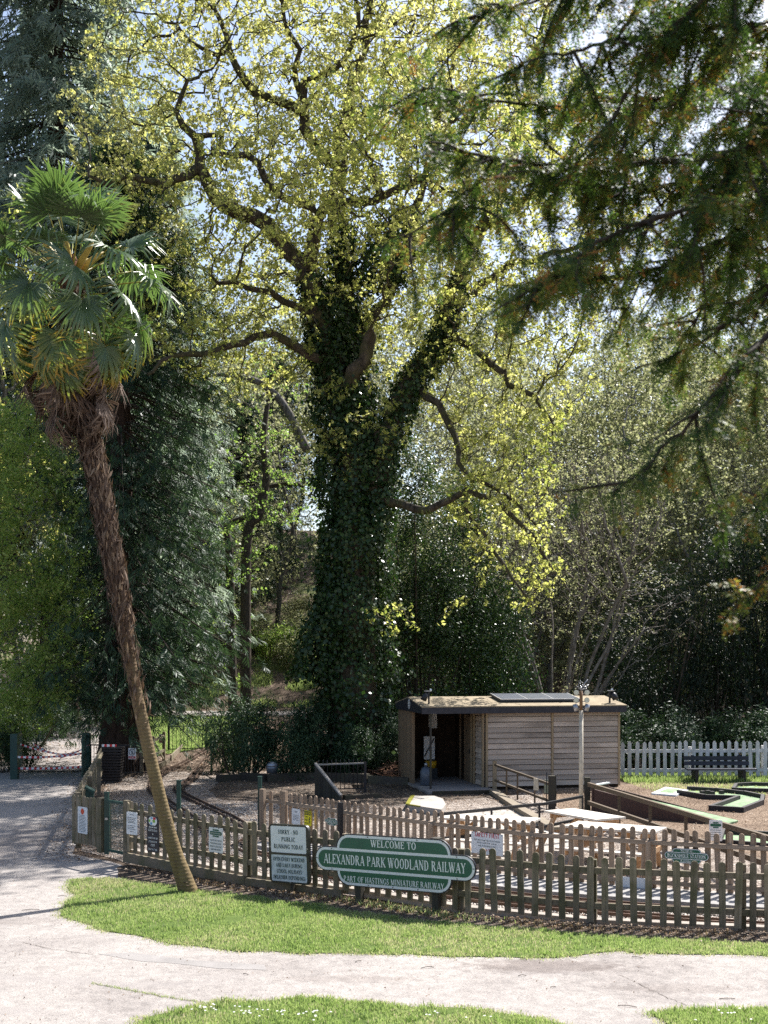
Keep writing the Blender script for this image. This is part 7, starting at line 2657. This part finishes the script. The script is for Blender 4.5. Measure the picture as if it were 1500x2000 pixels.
# ------------------------------------------------------------------ the palm
PD = 18.7
pb = gp(372, 1743)
PD = pb[1]
tp_ = [(372, 1748, .155), (358, 1712, .150), (340, 1660, .140), (318, 1580, .130), (296, 1490, .125), (276, 1400, .130), (256, 1300, .145), (238, 1200, .165), (220, 1100, .185), (203, 1010, .20), (188, 925, .205), (172, 850, .21), (158, 770, .225), (147, 680, .215), (141, 600, .19), (139, 545, .16)]
tq = np.array([[*px(a, b, PD), r] for a, b, r in tp_])
tq[0, 2] = -0.1
tq[:, 3] *= np.r_[1.15, 0.95, 0.86, 0.84, 0.84, 0.80, np.full(len(tq) - 6, 0.68)]
palm = thing('palm_tree', 'tall leaning fan palm with a brown skirt of dead leaves on the grass edge', 'palm tree', pb)
TQ = resample(spline(tq, 8), 0.05)
m, nt, b = new_mat('palm_bark')
v = coords(nt)
sz_ = nd(nt, 'ShaderNodeSeparateXYZ')
nt.links.new(v, sz_.inputs[0])
rings = nd(nt, 'ShaderNodeTexWave', wave_type='BANDS', bands_direction='Z')
rings.inputs['Scale'].default_value = 5.5
rings.inputs['Distortion'].default_value = 1.6
rings.inputs['Detail'].default_value = 3
rings.inputs['Detail Scale'].default_value = 2.5
nt.links.new(v, rings.inputs['Vector'])
f1 = noise(nt, coords(nt, (14, 14, 5)), 1.0, 5)
lowc = mix(nt, f1, (0.10, 0.075, 0.042), (0.27, 0.20, 0.10))
lowc = mix(nt, 1.0, lowc, ramp(nt, rings.outputs['Fac'], [(0.1, (0.84, 0.83, 0.82)), (0.6, (1, 1, 1))]), 'MULTIPLY')
hic = mix(nt, noise(nt, coords(nt, (30, 30, 3)), 1.0, 5), (0.045, 0.028, 0.022), (0.17, 0.11, 0.075))
mr = nd(nt, 'ShaderNodeMapRange')
mr.inputs['From Min'].default_value = 2.0
mr.inputs['From Max'].default_value = 5.2
nt.links.new(sz_.outputs['Z'], mr.inputs['Value'])
nt.links.new(mix(nt, mr.outputs[0], lowc, hic), b.inputs['Base Color'])
b.inputs['Roughness'].default_value = 0.9
b.inputs['Specular IOR Level'].default_value = 0.15
bump(nt, b, rings.outputs['Fac'], 0.25, 0.015)
tr_ = TQ.copy()
zrel = tr_[:, 2]
wob = 1 + 0.008 * np.sin(np.arange(len(tr_)) * 2.1) + rng.normal(size=len(tr_)) * 0.012
part('trunk', MB().tube(tr_[:, :3], tr_[:, 3] * wob * 0.95, 18), m, palm)
# old leaf bases and fibre on the upper trunk
hi = TQ[TQ[:, 2] > 2.7]
n = 5600
i = rng.integers(0, len(hi), n)
keep = rng.random(n) < 0.12 + 0.88 * sstep(2.7, 6.0, hi[i, 2])
i = i[keep]
n = len(i)
a = rng.random(n) * 6.283
O = np.c_[np.cos(a), np.sin(a), np.zeros(n)]
up_ = rng.uniform(0.5, 1.1, n)
L = rng.uniform(0.07, 0.26, n)
A = unit(O * rng.uniform(0.15, 0.8, n)[:, None] + np.c_[np.zeros((n, 2)), up_])
C = hi[i, :3] + O * (hi[i, 3] * 0.96)[:, None] + A * L[:, None] * 0.42
M['fibre'] = leafmat('palm_fibre', [(0, (0.035, 0.022, 0.018)), (0.6, (0.12, 0.078, 0.055)), (1, (0.30, 0.22, 0.15))], [(0, (0.05, 0.03, 0.02)), (1, (0.3, 0.2, 0.12))], 0.15, 0.8, 0.2)
fb_ = link('leaf_bases', leaf_mesh('leaf_bases', C - pb, O + rng.normal(size=(n, 3)) * 0.3, L, rng.uniform(0.012, 0.05, n), np.clip(rng.normal(0.5, 0.25, n), 0, 1), A), M['fibre'], palm)
tag(fb_, kind='stuff')
# ring scars low down: thin ragged bark edges
lo = TQ[TQ[:, 2] < 4.0]
n = 240
i = rng.integers(0, len(lo), n)
a = rng.random(n) * 6.283
O = np.c_[np.cos(a), np.sin(a), np.zeros(n)]
C = lo[i, :3] + O * (lo[i, 3] * 0.985)[:, None]
tag(link('bark_scars', leaf_mesh('bark_scars', C - pb, O * 0.5 + (0, 0, 0.8) + rng.normal(size=(n, 3)) * 0.2, rng.uniform(0.03, 0.08, n), 0.014, np.clip(rng.normal(0.75, 0.2, n), 0, 1), np.cross(O, (0, 0, 1.0))), M['fibre'], palm), kind='stuff')

M['frond'] = leafmat('palm_frond', [(0, (0.055, 0.10, 0.045)), (0.55, (0.105, 0.16, 0.075)), (0.80, (0.18, 0.22, 0.065)), (0.93, (0.36, 0.26, 0.035)), (1.0, (0.42, 0.24, 0.04))],
                     [(0, (0.09, 0.19, 0.04)), (0.55, (0.18, 0.30, 0.06)), (0.80, (0.36, 0.42, 0.06)), (0.93, (0.65, 0.46, 0.05)), (1.0, (0.6, 0.34, 0.05))], 0.30, 0.30, 0.55)
M['dead_frond'] = leafmat('dead_palm_frond', [(0, (0.05, 0.030, 0.022)), (0.5, (0.17, 0.115, 0.085)), (1, (0.38, 0.29, 0.22))], [(0, (0.06, 0.04, 0.03)), (1, (0.32, 0.22, 0.15))], 0.2, 0.75, 0.25)


def frond_mesh(seed, pet=0.62, R_=0.68, half=105, nseg=44, droop=0.25, yellow=0.0, dead=False, tilt=0.0):
    """fan leaf along +X from the hub: stalk, then folded segments fanned out, split at the tips"""
    r = np.random.default_rng(seed)
    mb = MB()
    sag = r.uniform(0.03, 0.10)
    st = [(x, 0, -sag * (x / pet) ** 2) for x in np.linspace(0, pet, 5)]
    mb.tube(st, np.linspace(0.014, 0.008, 5), 4, tint=0.85 if not dead else 0.6)
    hub = np.array(st[-1])
    for k in range(nseg):
        th = math.radians(-half + 2 * half * (k + 0.5) / nseg) + r.normal() * 0.012
        Ls = R_ * (1 - 0.30 * (abs(th) / math.radians(110)) ** 2) * r.uniform(0.92, 1.06)
        d = np.array([math.cos(th), math.sin(th), 0])
        s = np.array([-math.sin(th), math.cos(th), 0])
        cup = 0.16 * (abs(th) / 1.8)
        dr = droop * r.uniform(0.5, 1.6)
        dtone = r.normal() * 0.22
        kink = r.random() < (0.35 if not dead else 0.7)
        rows = []
        for u, w in ((0.03, 0.004), (0.35, 0.017), (0.62, 0.021), (0.84, 0.013), (1.0, 0.002)):
            z = cup * u * Ls - dr * Ls * u ** 2.6
            back = 0
            if kink and u > 0.62:
                z -= (u - 0.62) * Ls * (0.9 if not dead else 0.6)
                back = (u - 0.62) * Ls * 0.45
            wob = s * r.normal() * (0.012 if not dead else 0.05) * u
            c = hub + d * (u * Ls - back) + np.array([0, 0, z]) + wob
            ww = w if not dead else w * 0.55
            tri = [c - s * ww, c + np.array([0, 0, ww * 0.55]), c + s * ww]
            ct_, st_ = math.cos(tilt), math.sin(tilt)
            tri = [hub + np.array([(q[0] - hub[0]) * ct_ + (q[2] - hub[2]) * st_, q[1], -(q[0] - hub[0]) * st_ + (q[2] - hub[2]) * ct_]) for q in tri]
            rows.append(tuple(tri))
            if dead:
                tv = 0.42 + dtone + r.normal() * 0.08
            else:
                tv = 0.38 + r.normal() * 0.06 + max(0, u - 0.5) * 0.25 + yellow * max(0, u - 0.2) * 0.85 + (0.25 if u > 0.95 else 0)
            rows[-1] = rows[-1] + (min(max(tv, 0.01), 1),)
        for q in range(len(rows) - 1):
            A_, B_ = rows[q], rows[q + 1]
            b0_ = mb.n
            mb.add([A_[0], A_[1], A_[2], B_[0], B_[1], B_[2]], [(0, 1, 4, 3), (1, 2, 5, 4)])
            mb.tint[-6:] = [A_[3]] * 3 + [B_[3]] * 3
    me = mb.mesh('frond')
    me.materials.append(M['dead_frond'] if dead else M['frond'])
    return me


FR = [frond_mesh(601, .95, .62, 112, 40, .14, 0, False, 0.2), frond_mesh(602, 1.0, .62, 118, 40, .30, 0, False, 0.65), frond_mesh(603, .92, .60, 118, 40, .36, .35, False, 0.95), frond_mesh(604, .85, .58, 110, 38, .36, .85, False, 0.9)]
DF = [frond_mesh(605, .5, .62, 34, 34, .15, 0, True), frond_mesh(606, .55, .58, 26, 30, .1, 0, True), frond_mesh(607, .48, .66, 44, 36, .2, 0, True)]
hub = px(139, 540, PD)


def put_frond(me, az, el, base, roll, s, name='frond'):
    """az: heading, el: elevation of the stalk, roll about the stalk"""
    o = bpy.data.objects.new(name, me)
    COL.objects.link(o)
    o.parent = palm
    mtx = Matrix.Rotation(az, 4, 'Z') @ Matrix.Rotation(-el, 4, 'Y') @ Matrix.Rotation(roll, 4, 'X')
    o.matrix_local = Matrix.Translation(Vector(base - pb)) @ mtx @ Matrix.Scale(s, 4)
    return o


pr = np.random.default_rng(77)
ga_ = 2.39996
for k in range(46):
    f_ = k / 45.0
    el = R(80 - 128 * f_ ** 0.8) + pr.normal() * 0.07
    az = k * ga_ + pr.normal() * 0.15
    base = hub + np.array([math.cos(az) * 0.10, math.sin(az) * 0.10, 0.14 - 0.95 * f_ ** 1.3])
    v_ = 0 if f_ < 0.34 else 1 if f_ < 0.58 else 2 if f_ < 0.78 else 3
    put_frond(FR[v_], az, el, base, pr.normal() * 0.4, pr.uniform(0.95, 1.15))
for k in range(24):
    f_ = k / 23.0
    az = k * ga_ + 0.7 + pr.normal() * 0.2
    el = R(-48 - 34 * f_ ** 0.6) + pr.normal() * 0.08
    zz = np.interp(f_, [0, 1], [hub[2] - 0.7, hub[2] - 1.6])
    j = np.argmin(np.abs(TQ[:, 2] - zz))
    base = TQ[j, :3] + np.array([math.cos(az), math.sin(az), 0]) * TQ[j, 3] * 0.9
    put_frond(DF[k % 3], az, el, base, pr.normal() * 0.5, pr.uniform(1.05, 1.45), 'dead_frond')
# stringy flower stalks and fibre below the crown
sk = MB()
for k in range(60):
    az = pr.random() * 6.28
    zz = hub[2] - pr.uniform(0.1, 1.4)
    j = np.argmin(np.abs(TQ[:, 2] - zz))
    b_ = TQ[j, :3] + np.array([math.cos(az), math.sin(az), 0]) * TQ[j, 3]
    o_ = np.array([math.cos(az), math.sin(az), 0]) * pr.uniform(0.05, 0.3)
    sk.tube([b_, b_ + o_ + (0, 0, -0.15), b_ + o_ * 1.1 + (0, 0, -pr.uniform(0.5, 1.3))], [0.01, 0.008, 0.004], 4, tint=pr.uniform(0.4, 0.9))
tag(part('hanging_stalks', sk, M['dead_frond'], palm), kind='stuff')
hub_mb = MB().tube([hub + (0, 0, -0.5), hub + (0, 0, -0.1), hub + (0, 0, 0.2), hub + (0.02, 0, 0.35)], [0.17, 0.18, 0.13, 0.04], 12)
part('crown_heart', hub_mb, plain('rusty_palm_heart', (0.16, 0.075, 0.04), 0.95, 0, 0.1, 0.5, 60, 0.8), palm)
for k in range(7):
    az = k * 0.9 + 0.3
    o_ = np.array([math.cos(az), math.sin(az), 0])
    c = hub + o_ * 0.16 + (0, 0, 0.08)
    mb = MB().tube([c, c + o_ * 0.10 + (0, 0, 0.16), c + o_ * 0.26 + (0, 0, 0.30), c + o_ * 0.34 + (0, 0, 0.36)], [0.03, 0.055, 0.04, 0.008], 8)
    part('flower_sheath', mb, M['yellow_sheath'] if 'yellow_sheath' in M else M.setdefault('yellow_sheath', plain('ochre_sheath', (0.42, 0.30, 0.07), 0.6, 0, 0.3, 0.25)), palm)

# ------------------------------------------------------------------ yew boughs hanging in from the right, close to the camera
YB = np.array([5.6, 6.2, 0.7])
yew = thing('yew_tree', 'dark yew whose drooping boughs hang in from the upper right, out of focus', 'tree', YB)
yt = MB().tube([YB + (0, 0, -0.4), YB + (0, 0, 1.5), YB + (0.1, 0, 4), YB + (-0.1, 0.1, 7.5), YB + (0, 0, 11)], [0.55, 0.45, 0.4, 0.3, 0.12], 14)
part('trunk', yt, M['red_bark'], yew)
boughs = [  # (px, py, depth) from trunk side to tip, radius
    ([(1700, -150, 6.0), (1450, -60, 5.9), (1200, -40, 5.8), (1010, 0, 5.7), (895, 45, 5.6)], .035),
    ([(1700, 20, 5.6), (1450, 60, 5.5), (1230, 90, 5.5), (1060, 130, 5.4), (940, 160, 5.4)], .035),
    ([(1700, 80, 6.6), (1440, 170, 6.4), (1180, 190, 6.2), (980, 170, 6.1), (790, 128, 6.0)], .04),
    ([(1750, 180, 5.9), (1450, 290, 5.7), (1230, 318, 5.6), (1060, 305, 5.6), (930, 290, 5.5), (835, 262, 5.5)], .055),
    ([(1700, 260, 6.4), (1480, 330, 6.2), (1230, 380, 6.0), (1010, 330, 5.9), (890, 420, 5.9), (780, 490, 5.8)], .035),
    ([(1700, 330, 5.3), (1480, 400, 5.2), (1270, 440, 5.1), (1120, 520, 5.1), (1010, 640, 5.0)], .035),
    ([(1720, 360, 6.2), (1500, 470, 6.0), (1330, 540, 5.9), (1190, 560, 5.8), (1050, 590, 5.8)], .032),
    ([(1700, 450, 5.5), (1500, 560, 5.4), (1400, 640, 5.3), (1310, 690, 5.3), (1240, 720, 5.2)], .032),
    ([(1720, 530, 5.0), (1520, 640, 4.9), (1430, 740, 4.85), (1330, 850, 4.8), (1190, 965, 4.8)], .032),
    ([(1740, 780, 4.7), (1600, 880, 4.6), (1520, 940, 4.6), (1440, 960, 4.6)], .022),
    ([(1760, 860, 4.9), (1620, 990, 4.8), (1540, 1090, 4.75), (1420, 1200, 4.7)], .024),
    ([(1700, -40, 7.0), (1500, 60, 6.8), (1350, 200, 6.7), (1250, 330, 6.6), (1150, 420, 6.6)], .035),
    ([(1700, 220, 7.0), (1540, 330, 6.8), (1440, 470, 6.7), (1370, 600, 6.6), (1330, 740, 6.6)], .032),
    ([(1700, 100, 5.2), (1560, 200, 5.1), (1450, 300, 5.0), (1380, 420, 5.0), (1350, 540, 5.0)], .03),
    ([(1700, -200, 5.4), (1480, -90, 5.3), (1320, 30, 5.2), (1230, 170, 5.2), (1180, 270, 5.2)], .03),
]
yr = np.random.default_rng(909)
NC, NN, NA, NL, NW, NT = [], [], [], [], [], []
ymb = MB()


def needles(p0, p1, tint, nl=0.028, dens=0.0064):
    """two flat ranks of needles along a shoot"""
    d = p1 - p0
    L = np.linalg.norm(d)
    n = max(4, int(L / dens))
    t = np.linspace(0.02, 1, n)
    ax = unit(d)
    fl_ = unit(np.cross(ax, yr.normal(size=3) * 0.5 + np.array([0, 0, 1.0]) + np.array([0, -0.6, 0])))
    nrm = np.cross(fl_, ax)
    sgn = np.where(np.arange(n) % 2 == 0, 1, -1)
    dirn = unit(fl_[None] * sgn[:, None] + ax[None] * 0.55 + nrm[None] * 0.15 + yr.normal(size=(n, 3)) * 0.16)
    ln = nl * (0.65 + 0.35 * np.sin(np.pi * np.clip(t, 0.08, 0.96))) * yr.uniform(0.85, 1.15, n)
    NC.append(p0 + d * t[:, None] + dirn * ln[:, None] * 0.5)
    NN.append(nrm[None] + yr.normal(size=(n, 3)) * 0.25)
    NA.append(dirn)
    NL.append(ln)
    NW.append(np.full(n, 0.0085))
    NT.append(np.clip(tint + yr.normal(size=n) * 0.06, 0, 1))


LIFT = [0.0]


def sprays(B, tan, i0, rep, lmul):
    m_ = len(B)
    ph = yr.random() * 6.28
    for i in range(i0, m_):
        if B[i, 0] / B[i, 1] * F + 750 > 1620:
            continue
        if 0.5 + 0.5 * math.sin(i * 0.55 + ph) + yr.normal() * 0.25 < 0.22:
            continue
        f_ = i / m_
        for _ in range(rep):
            sd = np.cross(tan[i], (0, 0, 1.0)) * yr.choice([-1, 1])
            dirn = unit(tan[i] * yr.uniform(0.2, 1.1) + sd * yr.uniform(0.1, 1.0) + np.array([0, 0, yr.uniform(-0.9, 0.5)]))
            L = yr.uniform(0.07, 0.26) * lmul * (1.15 - 0.4 * f_)
            n_s = max(2, int(L / 0.05))
            p = B[i].copy()
            pts_ = [p.copy()]
            dd = dirn
            for q_ in range(n_s):
                dd = unit(dd + np.array([0, 0, -0.11]) + yr.normal(size=3) * 0.10)
                p = p + dd * L / n_s
                pts_.append(p.copy())
            pts_ = np.array(pts_)
            ymb.tube(pts_, np.linspace(0.0035, 0.0012, len(pts_)), 3, cap=False)
            tb = 0.42 + LIFT[0] + yr.normal() * 0.16
            brown = yr.random()
            for q_ in range(len(pts_) - 1):
                tcol = min(0.83, tb + 0.22 * q_ / len(pts_))
                if brown < 0.06 and q_ >= len(pts_) - 3:
                    tcol = yr.uniform(0.86, 1.0)
                needles(pts_[q_], pts_[q_ + 1], tcol)
                for side_ in range(yr.integers(1, 4)):
                    s2 = unit(np.cross(dd, yr.normal(size=3)))
                    e_ = pts_[q_] + unit(dd * 0.7 + s2 * 0.8 + np.array([0, 0, -0.4])) * yr.uniform(0.04, 0.12)
                    bt = yr.random() < 0.035
                    needles(pts_[q_], e_, yr.uniform(0.86, 1.0) if bt else min(0.83, tb + yr.uniform(0.05, 0.35)))


for bi_, (path, r0) in enumerate(boughs):
    LIFT[0] = 0.22 if bi_ in (9, 10) else 0.06  # lower right boughs tinted yellower, sunlight put into the needle colour
    B = np.array([px(*p) for p in path])
    lead = np.array([[YB[0], YB[1], B[0, 2] + 0.25], (B[0] + np.array([YB[0], YB[1], B[0, 2] + 0.35])) / 2])
    ymb.tube(spline(np.r_[lead, B[:2]], 5), np.linspace(r0 * 1.1, r0 * 0.55, 16), 7)
    B = resample(spline(np.r_[B], 10), 0.05)
    m_ = len(B)
    B[1:-1] += np.cumsum(yr.normal(size=(m_ - 2, 3)) * 0.012, 0) * 0.6
    ymb.tube(B, np.linspace(r0 * 0.55, 0.004, m_), 7)
    tan = unit(np.gradient(B, axis=0))
    sprays(B, tan, int(m_ * 0.15), 2 if bi_ < 7 or bi_ > 10 else 1, 0.9)
    for s_ in range(int(m_ * 0.05 / (0.08 if bi_ < 7 or bi_ > 10 else 0.15))):
        i = yr.integers(int(m_ * 0.12), m_ - 2)
        if B[i, 0] / B[i, 1] * F + 750 > 1660:
            continue
        d = unit(tan[i] * yr.uniform(0.3, 0.9) + yr.normal(size=3) * (0.6, 0.6, 0.40) + np.array([0, 0, -0.18]))
        L = yr.uniform(0.22, 0.62) * (1.1 - 0.55 * i / m_)
        n_s = int(L / 0.045) + 2
        p = B[i].copy()
        Q_ = [p.copy()]
        for q_ in range(n_s):
            d = unit(d + np.array([0, 0, -0.035]) + yr.normal(size=3) * 0.08)
            p = p + d * 0.045
            Q_.append(p.copy())
        Q_ = np.array(Q_)
        ymb.tube(Q_, np.linspace(0.009, 0.002, len(Q_)), 4, cap=False)
        sprays(Q_, unit(np.gradient(Q_, axis=0)), 2, 1, 0.85)
part('branches', ymb, M['dark_stem'], yew)
nf = leaf_mesh('foliage', np.concatenate(NC) - YB, np.concatenate(NN), np.concatenate(NL), np.concatenate(NW), np.concatenate(NT), np.concatenate(NA))
tag(link('foliage', nf, M['yew_leaf'], yew), kind='stuff')
print('yew needles', sum(len(a) for a in NL), 'oak nodes', len(opos))
